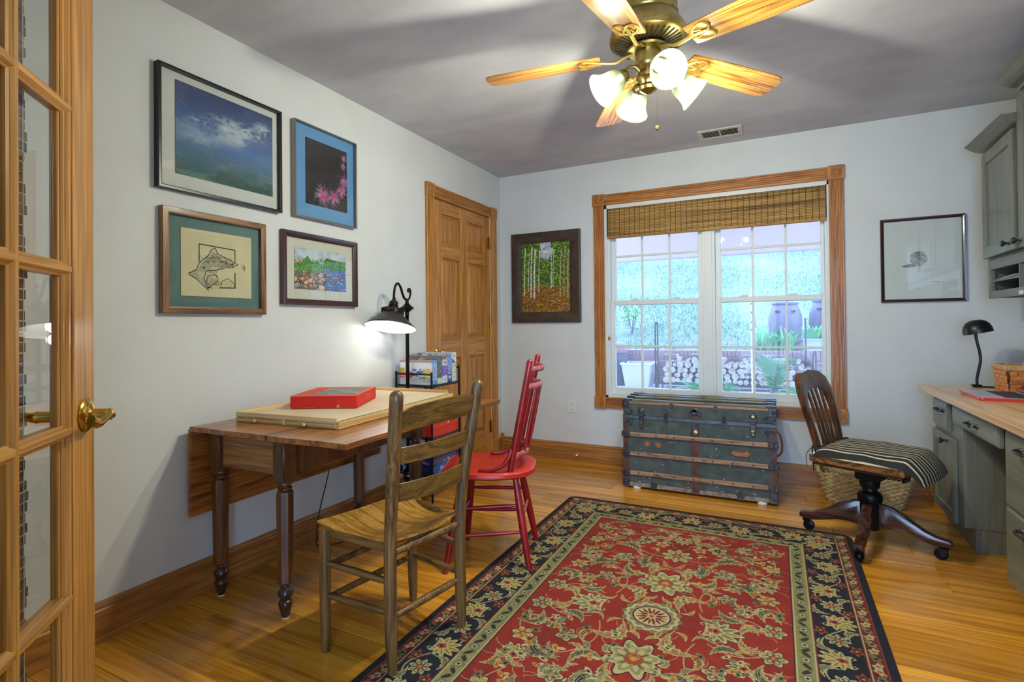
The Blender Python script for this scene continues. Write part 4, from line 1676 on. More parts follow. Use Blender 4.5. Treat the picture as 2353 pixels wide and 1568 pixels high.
# shrub on the bank
t = thing('shrub', 'small leafy shrub on the bank at the left edge of the window', 'shrub', (-.55, 7.0, bank_z(-.55, 7.0)))
mb = MB()
r_ = random.Random(8)
for k in range(160):
    p = Vector((-.55 + r_.gauss(0, .13), 7.0 + r_.gauss(0, .1), bank_z(-.55, 7.0) + .42 + r_.gauss(0, .15)))
    a, b = r_.uniform(0, 6.28), r_.uniform(-.6, .6)
    d1_, d2_ = Vector((cos(a), sin(a), b)) * .05, Vector((-sin(a), cos(a), .3)) * .022
    mb.add([p - d1_, p + d2_, p + d1_, p - d2_], [(0, 1, 2, 3)])
obj('leaves', mb, plain('shrub_leaf', '#4f9a48', .6), t, sm=False, kind='stuff')
mb = MB()
for k in range(5):
    mb.tube([(-.55, 7.0, bank_z(-.55, 7.0) - .02), (-.55 + .1 * cos(k * 1.3), 7.0 + .08 * sin(k * 1.3), bank_z(-.55, 7) + .4)], .008, 5)
obj('stems', mb, M_BARREL, t)

# bins and tubs on the patio
M_BIN = plain('bin_plastic', '#3a3d50', .6)
t = thing('dustbin', 'tall dark plastic dustbin with lid at the left of the window', 'bin', (-.52, 5.55, 0))
TB = TM((-.52, 5.55, 0))
obj('bin_body', MB().lathe([(0, 0), (.19, 0), (.20, .02), (.235, .70), (.23, .72)], 26, TB), M_BIN, t)
obj('bin_band', MB().lathe([(.236, .60), (.242, .61), (.244, .71), (.238, .72)], 26, TB), plain('bin_band', '#8a5a60', .6), t, label='reddish band below the lid')
obj('lid', MB().lathe([(0, .80), (.12, .795), (.23, .765), (.255, .745), (.255, .72), (.235, .72)], 26, TB), M_BIN, t)
t = thing('planter_tub', 'pale square tapered plastic tub standing empty on the patio', 'tub', (-.06, 5.5, 0))


def frustum(x, y, z0, z1, a0, a1, th=.012):
    o = lambda a, z: [(x - a, y - a, z), (x + a, y - a, z), (x + a, y + a, z), (x - a, y + a, z)]
    vs = o(a0, z0) + o(a1, z1) + o(a1 - th, z1) + o(a0 - th, z0 + th)
    fs = [(3, 2, 1, 0), (12, 13, 14, 15)]
    for k in range(4):
        k2 = (k + 1) % 4
        fs += [(k, k2, 4 + k2, 4 + k), (4 + k, 4 + k2, 8 + k2, 8 + k), (8 + k, 8 + k2, 12 + k2, 12 + k)]
    return MB().add(vs, fs)


M_TUB = plain('tub_plastic', '#a4a4ac', .6)
obj('tub_body', frustum(-.06, 5.5, 0, .41, .205, .262), M_TUB, t, sm=False)
obj('rim', MB().box(-.34, .22, 5.22, 5.245, .395, .43, .004).box(-.34, .22, 5.755, 5.78, .395, .43, .004).box(-.34, -.315, 5.245, 5.755, .395, .43, .004).box(.195, .22, 5.245, 5.755, .395, .43, .004), M_TUB, t, sm=False)

# firewood
M_BARK = plain('log_bark', '#6c645e', .9, 0, '#4c4440', 14.0, bmp=.5, bscale=60)
M_ENDG = plain('log_end_grain', '#a0988e', .85, 0, '#867c70', 10.0)
t = thing('log_rack', 'black tubular steel rack holding the stacked firewood', 'rack', (1.4, 5.5, 0))
obj('upright_loop', MB().tube(spline([(.262, 5.38, 0), (.262, 5.38, .6), (.262, 5.38, 1.08), (.282, 5.38, 1.15), (.302, 5.38, 1.08), (.302, 5.38, .6), (.302, 5.38, 0)], 5), .013, 8), M_BLACK, t)
obj('upright_loop', MB().tube(spline([(2.70, 5.38, 0), (2.70, 5.38, .5), (2.70, 5.38, .60), (2.72, 5.38, .66), (2.74, 5.38, .60), (2.74, 5.38, 0)], 5), .013, 8), M_BLACK, t)
for yv in (5.34, 5.66):
    obj('bottom_rail', MB().tube([(.27, yv, .075), (2.72, yv, .075)], .014, 8), M_BLACK, t)
for xv in (.34, 1.35, 2.66):
    obj('foot_hoop', MB().tube(spline([(xv - .05, 5.32, 0), (xv - .05, 5.32, .09), (xv, 5.32, .13), (xv + .05, 5.32, .09), (xv + .05, 5.32, 0)], 4), .013, 8), M_BLACK, t)
rl = random.Random(12)


def log_mesh(r, L, seed):
    q = random.Random(seed)
    n = 9
    rad_ = [r * q.uniform(.88, 1.08) for _ in range(n)]
    ring = lambda y, s: [(rad_[j] * s * cos(2 * pi * j / n), y, rad_[j] * s * sin(2 * pi * j / n)) for j in range(n)]
    mb = MB()
    vs = ring(-L / 2, 1) + ring(L / 2, 1)
    mb.add(vs, [(j, n + j, n + (j + 1) % n, (j + 1) % n) for j in range(n)], 0)
    mb.add(ring(-L / 2, 1), [tuple(range(n))], 1)
    mb.add(ring(L / 2, 1), [tuple(reversed(range(n)))], 1)
    return mb


protos = []
for i, r in enumerate((.034, .042, .050, .060)):
    protos.append((r, i))
spots = []
for rw_, (zc, x0, x1, pr) in enumerate(((.150, .40, 2.62, 1), (.240, .44, 2.60, 1), (.330, .40, 2.58, 1), (.415, .44, 2.55, .9), (.490, .42, 2.5, .5))):
    x = x0
    while x < x1:
        r, i = protos[rl.randrange(4)]
        if rl.random() < pr:
            spots.append((x + r, zc + rl.uniform(-.008, .008), i, rl.uniform(-.1, .1)))
        x += 2 * r + rl.uniform(.001, .008)
pobj = {}
for (x, z, i, tilt) in spots:
    if i not in pobj:
        o = obj('log', log_mesh(protos[i][0], .40, i), [M_BARK, M_ENDG], sm=False)
        pobj[i] = o
    else:
        o = pobj[i].copy()
        COL.objects.link(o)
    o.location = (x, 5.5 + tilt * .2, z)
    o.rotation_euler = (rl.uniform(-.03, .03), rl.uniform(0, 6.28), tilt)
    rown = ['in the bottom row', 'in the second row', 'in the third row', 'in the fourth row', 'on the top row'][min(4, int((z - .11) / .088))]
    sid = 'left of the window mullion' if x < 1.15 else 'right of the window mullion'
    tag(o, 'round log %s of the firewood pile, %s' % (rown, sid), 'log', 'logs %s, %s' % (rown, sid))
for (x, z, L, rz, ry, r) in ((.52, .555, .26, 1.2, .9, .045), (1.02, .56, .32, 1.3, -.6, .05), (2.00, .575, .62, 1.57, -.22, .024)):
    o = obj('log', log_mesh(r, L, 20 + int(x * 10)), [M_BARK, M_ENDG], sm=False)
    o.location = (x, 5.46, z)
    o.rotation_euler = (0, ry, rz)
    tag(o, {.52: 'short log leaning crosswise at the left end of the firewood pile', 1.02: 'log lying slanted on top of the pile left of the mullion', 2.00: 'thin long branch lying across the top of the firewood pile'}[x], 'log')
t = thing('umbrella_stand', 'dark garden pole with ringed collar standing behind the firewood', 'stand', (2.62, 5.78, 0))
TB = TM((2.62, 5.78, 0))
obj('pole', MB().lathe([(0, 0), (.014, 0), (.014, 1.2), (0, 1.21)], 10, TB), M_BLACK, t)
obj('collar', MB().lathe([(.014, .42), (.10, .42), (.10, .435), (.06, .44), (.06, .455), (.085, .46), (.085, .475), (.04, .48), (.02, .52), (.014, .53)], 20, TB), M_BLACK, t)
obj('base', MB().lathe([(0, 0), (.11, 0), (.11, .03), (.03, .05), (.014, .06)], 20, TB), M_BLACK, t)
t = thing('garden_pole', 'slim pale pole with dark bands standing behind the right window unit', 'pole', (1.835, 5.2, 0))
obj('shaft', MB().lathe([(0, 0), (.014, 0), (.014, 1.7), (0, 1.7)], 10, TM((1.835, 5.2, 0))), plain('pale_pole', '#c4c8cc', .5), t)
for z in (1.0, 1.12, 1.28, 1.42):
    obj('band', MB().lathe([(.0145, z), (.0165, z), (.0165, z + .03), (.0145, z + .03)], 10, TM((1.835, 5.2, 0))), M_BARREL, t)

# ferns beside the house wall
M_FERN = plain('fern_green', '#237f48', .6, 0, '#4fa56a', 9.0)


def frond(L, seed):
    q = random.Random(seed)
    mb = MB()
    pts = []
    for i in range(15):
        t = i / 14
        pts.append(Vector((L * t * .8, 0, L * (.75 * t - .62 * t ** 2.4))))
    mb.tube(pts, [.004 * (1 - .8 * i / 14) for i in range(15)], 4)
    for i in range(1, 15):
        t = i / 14
        w_ = L * .26 * sin(pi * min(1, .12 + t * .88)) ** .7
        tg = (pts[i] - pts[i - 1]).normalized()
        for s_ in (-1, 1):
            a = pts[i]
            tip = a + Vector((0, s_, 0)) * w_ + tg * w_ * .45 - Vector((0, 0, w_ * .2))
            mb.add([a - tg * .009, a + (tip - a) * .5 + tg * .013, tip, a + (tip - a) * .5 - tg * .011], [(0, 1, 2, 3)])
    return mb


fr0 = None
for (fx, fy, fz, n_, L, lb, base) in ((2.17, 2.4, .36, 13, .52, 'tall fern with upright fronds beyond the right window unit', .4), (1.62, 2.3, .22, 11, .42, 'low fern spreading just right of the window mullion', 1.0), (1.36, 2.5, .22, 9, .40, 'small fern tuft just left of the window mullion', 2.0), (2.45, 2.0, .22, 11, .44, 'low dark fern at the lower right corner of the window', .2)):
    t = thing('fern', lb, 'fern', (fx, fy, 0))
    obj('crown', MB().lathe([(0, 0), (.07, 0), (.09, .05), (.05, fz + .02), (0, fz + .04)], 10), M_BARREL, t, local=True)
    for k in range(n_):
        fo = obj('frond', frond(L, k), M_FERN, t, local=True, sm=False) if fr0 is None else None
        if fo is None:
            fo = fr0.copy()
            COL.objects.link(fo)
            fo.parent = t
        else:
            fr0 = fo
            fl = L
        s_ = L / fl * (.8 + .4 * ((k * 37) % 10) / 10)
        a = base + 2 * pi * k / n_
        fo.matrix_local = Matrix.Translation((0, 0, fz)) @ Matrix.Rotation(a, 4, 'Z') @ Matrix.Rotation((-.95 if L == .52 else -.55) + .5 * ((k * 53) % 10) / 10, 4, 'Y') @ Matrix.Scale(s_, 4)

# ------------------------------------------------------------------ framed pictures
def picture(name, label, plane, a0, a1, z0, z1, fw, fd_, fmat, mat_col, win, art, glass=True, mat2=None, flat=False, paper=None):
    """plane 'L' left wall (a = y) or 'B' back wall (a = x); win = (a0, a1, z0, z1) of the art"""
    if plane == 'L':
        P = lambda a, d, z: (d, a, z)
        root = thing(name, label, 'picture', (0, (a0 + a1) / 2, z0))
    else:
        P = lambda a, d, z: (a, -d, z)
        root = thing(name, label, 'picture', ((a0 + a1) / 2, 0, z0))
    # frame: four mitred mouldings
    o = [(a0, z0), (a1, z0), (a1, z1), (a0, z1)]
    i_ = [(a0 + fw, z0 + fw), (a1 - fw, z0 + fw), (a1 - fw, z1 - fw), (a0 + fw, z1 - fw)]
    lerp = lambda p, q, t: (p[0] + (q[0] - p[0]) * t, p[1] + (q[1] - p[1]) * t)
    prof = [(0, .002), (0, fd_ * .9), (.08, fd_), (.45, fd_ * (1.0 if flat else .93)), (.8, fd_ * (1.0 if flat else .80)), (1, fd_ * (.97 if flat else .66)), (1, .004)]
    for k in range(4):
        k2 = (k + 1) % 4
        vs = []
        for t, d in prof:
            for c in (k, k2):
                p = lerp(o[c], i_[c], t)
                vs.append(P(p[0], d, p[1]))
        n = len(prof)
        fs = [(2 * q, 2 * q + 1, 2 * q + 3, 2 * q + 2) for q in range(n - 1)] + [(2 * n - 2, 2 * n - 1, 1, 0)]
        fs += [tuple(2 * q for q in range(n)), tuple(2 * q + 1 for q in reversed(range(n)))]
        obj('frame', MB().add(vs, fs), fmat[k % 2], root, sm=False, recalc=True)
    b = fw * .8

    def sheet(nm, r, d, m, th=.002):
        x0, x1, y0, y1 = r
        vs = [P(x0, d - th, y0), P(x1, d - th, y0), P(x1, d - th, y1), P(x0, d - th, y1), P(x0, d, y0), P(x1, d, y0), P(x1, d, y1), P(x0, d, y1)]
        fs = [(4, 5, 6, 7), (3, 2, 1, 0), (0, 1, 5, 4), (1, 2, 6, 5), (2, 3, 7, 6), (3, 0, 4, 7)]
        mb = MB().add(vs, fs)
        mb.uv = [[(0, 0), (1, 0), (1, 1), (0, 1)]] + [[(.02, .02)] * 4] * 5
        return obj(nm, mb, m, root, sm=False)
    back = (a0 + b, a1 - b, z0 + b, z1 - b)
    d0 = fd_ * .35
    sheet('mat_board', back, d0, mat_col)
    if paper:
        sheet('paper', paper[0], d0 + .0022, paper[1])
    sheet('artwork', win, d0 + .003, art)
    if glass:
        sheet('glass', (a0 + fw * .9, a1 - fw * .9, z0 + fw * .9, z1 - fw * .9), fd_ * .62, M_GLASS, .001)
    return root


M_BLKF = plain('black_metal_frame', '#16181c', .3, .2)
M_SILV = plain('brushed_silver_frame', '#8a8680', .35, .9)
M_WALN = [wood('walnut_frame_h', '#5a3820', '#8f6238', 'y', 2.0, .4, .2, True, .06), wood('walnut_frame_v', '#5a3820', '#8f6238', 'z', 2.0, .4, .2, True, .06)]
M_MAHO = [wood('mahogany_frame_h', '#2e1814', '#4c2620', 'y', 2.0, .3, .3, True, .06), wood('mahogany_frame_v', '#2e1814', '#4c2620', 'z', 2.0, .3, .3, True, .06)]
M_DKBR = [plain('brown_patina_frame', '#4a3a2a', .5, .1, '#33281e', 20.0, bmp=.15, bscale=80)] * 2
M_THIN = [wood('dark_red_frame_h', '#2a1210', '#431d18', 'x', 2.0, .3, .3, True, .05), wood('dark_red_frame_v', '#2a1210', '#431d18', 'z', 2.0, .3, .3, True, .05)]
M_MATW = plain('white_mat_board', '#d0d1ca', .9)
M_MATC = plain('cream_mat_board', '#cfcbba', .9)
M_MATB = plain('blue_mat_board', '#5f93c4', .9, 0, '#6598c6', 6.0)
M_MATG = plain('teal_mat_board', '#65827e', .9, 0, '#5b7672', 5.0, bmp=.2, bscale=300)

picture('framed_cloudscape', 'large thin black frame with a blue and green cloudscape, upper left on the wall', 'L', -2.925, -2.345, 1.684, 2.182, .012, .034, [M_BLKF] * 2, M_MATW, (-2.849, -2.386, 1.757, 2.14), img_mat('cloudscape_print', art_sky()), flat=True)
picture('framed_bloom', 'silver framed dark print of spiky pink blossoms in a blue mat', 'L', -2.267, -1.829, 1.689, 2.182, .007, .034, [M_SILV] * 2, M_MATB, (-2.184, -1.89, 1.77, 2.116), img_mat('bloom_print', art_bloom()), flat=True)
picture('framed_fish_print', 'walnut framed ink drawing of a leaping fish in a dark teal mat', 'L', -2.91, -2.435, 1.184, 1.613, .027, .03, M_WALN, M_MATG, (-2.829, -2.505, 1.257, 1.539), img_mat('fish_print', art_fish()), flat=True)
picture('framed_stream', 'dark mahogany frame with a watercolour of a rocky stream', 'L', -2.338, -1.82, 1.237, 1.61, .030, .028, M_MAHO, M_MATC, (-2.257, -1.902, 1.32, 1.533), img_mat('stream_print', art_stream()))
picture('framed_birch_painting', 'broad dark brown frame with a painting of a birch wood path', 'B', .128, .755, 1.144, 1.915, .09, .035, M_DKBR, M_DARK, (.215, .669, 1.23, 1.828), img_mat('birch_painting', art_birch(), .5, .35, 120.0), glass=False)
picture('framed_rock_drawing', 'thin dark red frame with a small pencil drawing of a stone on pale paper', 'B', 2.804, 3.239, 1.244, 1.781, .018, .022, M_THIN, M_MATW, (2.825, 3.218, 1.265, 1.76), img_mat('stone_drawing', art_rock()))

# ------------------------------------------------------------------ outlet, vent, door stop
t = thing('wall_outlet', 'white double wall socket between the painting and the window', 'outlet', (.662, 0, .39))
obj('cover_plate', box(.626, .698, -.006, 0, .389, .496, .003), M_WHITE, t, sm=False)
for zc in (.466, .419):
    s_ = obj('socket_face', MB().lathe([(.0165, 0), (.0165, .002), (0, .002)], 20, axis_M((.662, -.006, zc), (0, -1, 0))), M_WHITE, t)
    mb = MB()
    mb.box(.654, .6565, -.0086, -.0078, zc - .001, zc + .008, 0).box(.6675, .670, -.0086, -.0078, zc - .001, zc + .008, 0)
    mb.lathe([(.003, 0), (0, .0006)], 10, axis_M((.662, -.0080, zc - .008), (0, -1, 0)))
    obj('slots', mb, M_DARK, s_, sm=False)
obj('plate_screw', MB().lathe([(.003, 0), (.002, .001), (0, .001)], 10, axis_M((.662, -.006, .4425), (0, -1, 0))), M_SILV, t)

t = thing('ceiling_vent', 'small metal air register with thin louvres on the ceiling', 'vent', (1.86, -.255, H))
M_VENT = plain('vent_paint', '#c9c8bf', .5)
mb = MB()
vx0, vx1, vy0, vy1 = 1.718, 2.004, -.348, -.158
mb.box(vx0, vx1, vy0, vy0 + .032, H - .007, H, .002).box(vx0, vx1, vy1 - .032, vy1, H - .007, H, .002)
mb.box(vx0, vx0 + .03, vy0 + .032, vy1 - .032, H - .007, H, .002).box(vx1 - .03, vx1, vy0 + .032, vy1 - .032, H - .007, H, .002)
mb.box(1.855, 1.867, vy0 + .032, vy1 - .032, H - .006, H, .001)
obj('frame', mb, M_VENT, t, sm=False)
obj('duct_opening', box(vx0 + .03, vx1 - .03, vy0 + .032, vy1 - .032, H - .0012, H - .0002, 0), M_DARK, t, sm=False)
v0 = None
for k in range(26):
    x = vx0 + .036 + k * .0085
    if abs(x - 1.861) < .008:
        continue
    M = TM((x, 0, 0), 0, .5 if x < 1.86 else -.5)
    if v0 is None:
        v0 = obj('louvre', MB().box(-.0006, .0006, vy0 + .033, vy1 - .033, H - .0068, H - .0012, 0), M_VENT, t, sm=False)
        base = v0.matrix_local.copy()
        c = v0
    else:
        c = v0.copy()
        COL.objects.link(c)
    c.matrix_local = Matrix.Translation((x - 1.86 + 1.86, 0, 0)) @ base
for x in (vx0 + .014, vx1 - .014):
    obj('vent_screw', MB().lathe([(0, H - .009), (.003, H - .008), (.004, H - .007), (0, H - .007)], 8, TM((x, -.253, 0))), M_SILV, t)

t = thing('door_stop', 'small spring door stop with white tip on the back baseboard', 'door stop', (.735, -.018, .067))
obj('spring', MB().tube([(.735 + .006 * cos(k * .9), -.02 - k * .0016, .067 + .006 * sin(k * .9)) for k in range(44)], .0012, 5), M_BRASS, t)
obj('base_cup', MB().lathe([(.011, 0), (.008, .004), (0, .006)], 12, axis_M((.735, -.018, .067), (0, -1, 0))), M_BRASS, t)
obj('rubber_tip', MB().lathe([(0, 0), (.009, 0), (.009, .012), (0, .015)], 12, axis_M((.735, -.09, .067), (0, -1, 0))), M_WHITE, t)

# ------------------------------------------------------------------ ceiling fan
FX, FY = 1.752, -2.05
fan = thing('ceiling_fan', 'brass ceiling fan with five oak blades and four lit glass shades', 'ceiling fan', (FX, FY, H))
TF = TM((FX, FY, 0))
obj('canopy', MB().lathe([(.001, 2.44), (.085, 2.44), (.10, 2.425), (.098, 2.405), (.001, 2.405)], 32, TF), plain('dark_bronze', '#5c4c34', .35, .9), fan)
obj('motor_housing', MB().lathe([(0, 2.412), (.098, 2.412), (.112, 2.404), (.114, 2.396), (.114, 2.345), (.117, 2.340), (.117, 2.332), (.113, 2.326), (.120, 2.312), (.135, 2.290), (.147, 2.266), (.151, 2.250), (.148, 2.238), (.140, 2.233), (.06, 2.2115), (0, 2.2105)], 48, TF), M_ABRASS, fan)
M_SLOT = plain('vent_slot_dark', '#2a2416', .6)
s0 = obj('vent_slot', MB().box(.080, .136, -.0040, .0040, -.0030, .0015, .0012, M=TM((0, 0, 2.1955), 0, -.2626)), M_SLOT, fan, local=True, sm=False)
s0.location = (0, 0, -H)
for k in range(1, 36):
    c = s0.copy()
    COL.objects.link(c)
    c.rotation_euler = (0, 0, 2 * pi * k / 36)
obj('flywheel_ring', MB().lathe([(.056, 2.211), (.078, 2.209), (.082, 2.203), (.078, 2.197), (.05, 2.195), (.05, 2.211)], 32, TF), M_ABRASS, fan)
obj('switch_housing', MB().lathe([(0, 2.20), (.050, 2.20), (.050, 2.150), (.053, 2.148), (.053, 2.138), (.046, 2.128), (.036, 2.120), (.040, 2.110), (.048, 2.102), (.046, 2.090), (.034, 2.080), (.030, 2.066), (.036, 2.056), (.033, 2.044), (.020, 2.036), (.010, 2.030), (0, 2.028)], 32, TF), M_ABRASS, fan)
M_BLADE_W = wood('fan_blade_oak', '#8f5a20', '#d69a48', 'x', 1.5, .32, .3, True, .05, None, .55, 6.0, '#c98a3c')
BR0, BR1 = .185, .662


def blade_mesh():
    pts = []
    L = BR1 - BR0
    out = [(0, .052), (.02, .056), (.5, .067), (.9, .071), (.965, .066), (.99, .052), (1.0, .03)]
    top = [(BR0 + L * a, b) for a, b in out]
    poly_ = top + [(x, -y) for x, y in reversed(top)]
    mb = MB()
    n = len(poly_)
    inner = [(x * .998 + .0008, y * .975) for x, y in poly_]
    vs = [(x, y, -.0025) for x, y in poly_] + [(x, y, .0025) for x, y in poly_] + [(x, y, -.0035) for x, y in inner] + [(x, y, .0035) for x, y in inner]
    fs = [tuple(2 * n + k for k in range(n)), tuple(3 * n + k for k in reversed(range(n)))]
    for k in range(n):
        k2 = (k + 1) % n
        fs += [(k, k2, n + k2, n + k), (2 * n + k, 2 * n + k2, k2, k), (n + k, n + k2, 3 * n + k2, 3 * n + k)]
    return mb.add(vs, fs)


def iron_mesh():
    mb = MB()
    mb.tube(spline([(.060, 0, .005), (.095, 0, -.004), (.13, 0, -.016), (.165, 0, -.012), (.19, 0, -.0068)], 4), .0068, 8, sx=.8, sy=1.2)

    def loop(pts, r=.0042):
        mb.tube(spline(pts + [pts[0]], 5)[:-1], r, 6, closed=True)
    zz = -.0068
    loop([(.185, 0, zz), (.215, .030, zz), (.25, .045, zz), (.272, .030, zz), (.262, .004, zz), (.225, -.004, zz)])
    loop([(.185, 0, zz), (.215, -.030, zz), (.25, -.045, zz), (.272, -.030, zz), (.262, -.004, zz), (.225, .004, zz)])
    loop([(.185, 0, zz), (.205, .019, zz), (.230, .014, zz), (.240, 0, zz), (.230, -.014, zz), (.205, -.019, zz)], .0038)
    for p in ((.205, .012), (.205, -.012), (.255, 0)):
        mb.lathe([(0, zz - .005), (.005, zz - .003), (.005, zz + .002), (0, zz + .002)], 8, TM((p[0], p[1], 0)))
    return mb


PHI0 = 3.358
M_IRONB = plain('satin_brass', '#d9c069', .38, .8)
b0 = i0 = None
for k in range(5):
    a = PHI0 - k * 2 * pi / 5
    Mk = Matrix.Rotation(a, 4, 'Z') @ Matrix.Translation((0, 0, 2.193 - H)) @ Matrix.Rotation(rad(3.0), 4, 'Y')
    Mb = Mk @ Matrix.Rotation(rad(-11), 4, 'X')
    if b0 is None:
        b0 = obj('blade', blade_mesh(), M_BLADE_W, fan, local=True, ang=50)
        i0 = obj('blade_iron', iron_mesh(), M_IRONB, fan, local=True)
        cb, ci = b0, i0
    else:
        cb, ci = b0.copy(), i0.copy()
        COL.objects.link(cb)
        COL.objects.link(ci)
    cb.matrix_local = Mb
    ci.matrix_local = Mb
# light kit
m, nt, bs = new_mat('alabaster_glass')
nt.nodes.remove(bs)
v_, _ = coords(nt)
nz_ = nd(nt, 'ShaderNodeTexNoise', Scale=22.0, Detail=4.0, Distortion=2.5)
nt.links.new(v_, nz_.inputs['Vector'])
rp_ = ramp(nt, [(.35, '#565e48'), (.65, '#6e7564')])
nt.links.new(nz_.outputs['Fac'], rp_.inputs['Fac'])
df = nd(nt, 'ShaderNodeBsdfDiffuse')
tl = nd(nt, 'ShaderNodeBsdfTranslucent')
tp = nd(nt, 'ShaderNodeBsdfTransparent')
gl_ = nd(nt, 'ShaderNodeBsdfGlossy')
gl_.inputs['Roughness'].default_value = .15
nt.links.new(rp_.outputs['Color'], df.inputs['Color'])
tl.inputs['Color'].default_value = (.10, .115, .07, 1)
m1, m2, m3 = [nd(nt, 'ShaderNodeMixShader') for _ in range(3)]
m1.inputs['Fac'].default_value = .30
m2.inputs['Fac'].default_value = .30
m3.inputs['Fac'].default_value = .05
nt.links.new(df.outputs[0], m1.inputs[1])
nt.links.new(tl.outputs[0], m1.inputs[2])
nt.links.new(m1.outputs[0], m2.inputs[1])
nt.links.new(tp.outputs[0], m2.inputs[2])
nt.links.new(m2.outputs[0], m3.inputs[1])
nt.links.new(gl_.outputs[0], m3.inputs[2])
nt.links.new(m3.outputs[0], nt.nodes['Material Output'].inputs['Surface'])
M_SHADEG = m
M_BULB = emit_mat('lit_bulb', (1.0, .96, .84, 1), 14.0)


def shade_kit(az):
    """one arm, socket, shade and bulb in fan space (origin on the fan axis at ceiling height)"""
    d = Vector((cos(az), sin(az), 0))
    neck = d * .100 + Vector((0, 0, 2.098 - H))
    ax = (d * .82 + Vector((0, 0, -.57))).normalized()
    arm = obj('lamp_arm', MB().tube(spline([d * .03 + Vector((0, 0, 2.112 - H)), d * .055 + Vector((0, 0, 2.135 - H)), d * .085 + Vector((0, 0, 2.128 - H)), neck - ax * .012], 5), .006, 8), M_ABRASS, fan, local=True)
    MM = axis_M(neck, ax)
    obj('socket_cup', MB().lathe([(0, -.018), (.012, -.018), (.022, -.010), (.026, 0), (.0265, .014), (.024, .016), (0, .016)], 20, MM), M_ABRASS, arm, local=True)
    pr = [(.0235, .004), (.030, .012), (.042, .030), (.047, .050), (.049, .072), (.054, .092), (.064, .108), (.069, .116)]
    sh = pr + [(r - .0028, z + (.0006 if i == 0 else 0)) for i, (r, z) in reversed(list(enumerate(pr)))]
    s = obj('glass_shade', MB().lathe(sh, 32, MM), M_SHADEG, fan, local=True, ang=70)
    bd = axis_M(neck + ax * .016, ax)
    obj('bulb', MB().lathe([(0, 0), (.013, 0), (.013, .02), (.022, .036), (.026, .052), (.022, .068), (.010, .077), (0, .078)], 18, bd), M_BULB, fan, local=True)
    l = light('fan_bulb_light', 'POINT', Vector((FX, FY, H)) + neck + ax * .108, FAN_W, WARM, .022)


for k in range(4):
    shade_kit(rad(-57 + 90 * k))
M_CHAIN = plain('pull_chain', '#a8975a', .35, 1.0)
for (cx, cy, zt, zb, kn) in ((.030, .012, 2.05, 1.905, True), (-.012, .034, 2.06, 2.0, False)):
    mb = MB()
    z = zt
    while z > zb:
        mb.lathe([(0, z - .0016), (.0016, z), (0, z + .0016)], 6, TM((FX + cx, FY + cy, 0)))
        z -= .0042
    if kn:
        mb.lathe([(0, zb - .022), (.006, zb - .018), (.008, zb - .011), (.005, zb - .003), (0, zb)], 12, TM((FX + cx, FY + cy, 0)))
    obj('pull_chain', mb, M_CHAIN, fan)

# ------------------------------------------------------------------ drop-leaf table
M_TABX = wood('table_top_wood', '#70401a', '#ae6a2a', 'y', 1.2, .28, .35, True, .05, ('#4a2a14', .64), .4, 5.0)
M_TABZ = wood('table_leg_wood', '#452612', '#6e421e', 'z', 1.4, .38, .25, True, .08, ('#3a2212', .60), .4, 5.0)
M_TABA = wood('table_apron_wood', '#7a4f26', '#a97638', 'x', 1.2, .4, .2, True, .05, None, .4, 5.0)
M_TURN = plain('dark_turned_wood', '#3a2418', .3, coat=.3)
tb = thing('drop_leaf_table', 'old wooden drop leaf table with turned legs against the left wall', 'table', (.095, -2.815, 0), rad(1.2))
TL = 1.19
# fixed top with worn wavy near edge
n = 30
near = [(-.05 + .44 * i / n, .0035 * sin(i * .33) + .002 * sin(i * .12)) for i in range(n + 1)]
obj('table_top', MB().prism(near + [(.39, TL), (-.05, TL)], .700, .720, 'z'), M_TABX, tb, local=True, sm=False)
near = [(.391 + .385 * i / n, .003 * sin(i * .3 + 2) + .006 * i / n) for i in range(n + 1)]
obj('raised_leaf', MB().prism(near + [(.776, TL - .01), (.391, TL)], .699, .719, 'z'), M_TABX, tb, local=True, sm=False)
lf = MB().box(-.070, -.051, .004, TL, .348, .708, .004)
obj('hanging_leaf', lf, M_TABX, tb, local=True, sm=False)


def table_leg(x, y):
    mb = MB()
    mb.box(-.031, .031, -.031, .031, .528, .700, .003)
    mb.lathe([(.026, .528), (.030, .522), (.030, .516), (.020, .510), (.019, .506), (.027, .502), (.027, .496), (.022, .492)], 16)
    leg = obj('leg', mb, M_TABZ, tb, local=True)
    c8 = lambda r, z: (r, z)
    mb = MB().lathe([(.020, .494), (.030, .486), (.0335, .478), (.030, .14), (.026, .132), (.018, .128), (0, .128)], 8, Matrix.Rotation(pi / 8, 4, 'Z'))
    obj('shaft', mb, M_TABZ, leg, local=True, ang=20)
    mb = MB().lathe([(.017, .130), (.020, .124), (.015, .118), (.020, .112), (.0285, .100), (.0285, .088), (.020, .076), (.016, .071), (.023, .066), (.027, .058), (.026, .05), (.014, .004), (0, .004)], 20)
    obj('turned_foot', mb, M_TURN, leg, local=True)
    obj('floor_glide', MB().lathe([(0, .0), (.0145, .0), (.0150, .004), (.0, .0045)], 16), M_WHITE, leg, local=True)
    leg.location = (x, y, 0)
    for ch in leg.children:
        ch.location = (0, 0, 0)
    return leg


for x, y in ((-.001, .10), (.387, .09), (-.001, .94), (.387, .94)):
    table_leg(x, y)
obj('apron', box(.032, .356, .085, .105, .545, .700, .002), M_TABA, tb, local=True, sm=False)
obj('apron', box(.032, .356, .935, .955, .545, .700, .002), M_TABA, tb, local=True, sm=False)
obj('apron', box(-.012, .008, .131, .909, .545, .700, .002), M_TABZ, tb, local=True, sm=False)
obj('apron', box(.378, .398, .121, .909, .545, .700, .002), M_TABZ, tb, local=True, sm=False)
obj('leaf_support', box(.398, .70, .50, .522, .66, .698, .002), M_TABZ, tb, local=True, sm=False)

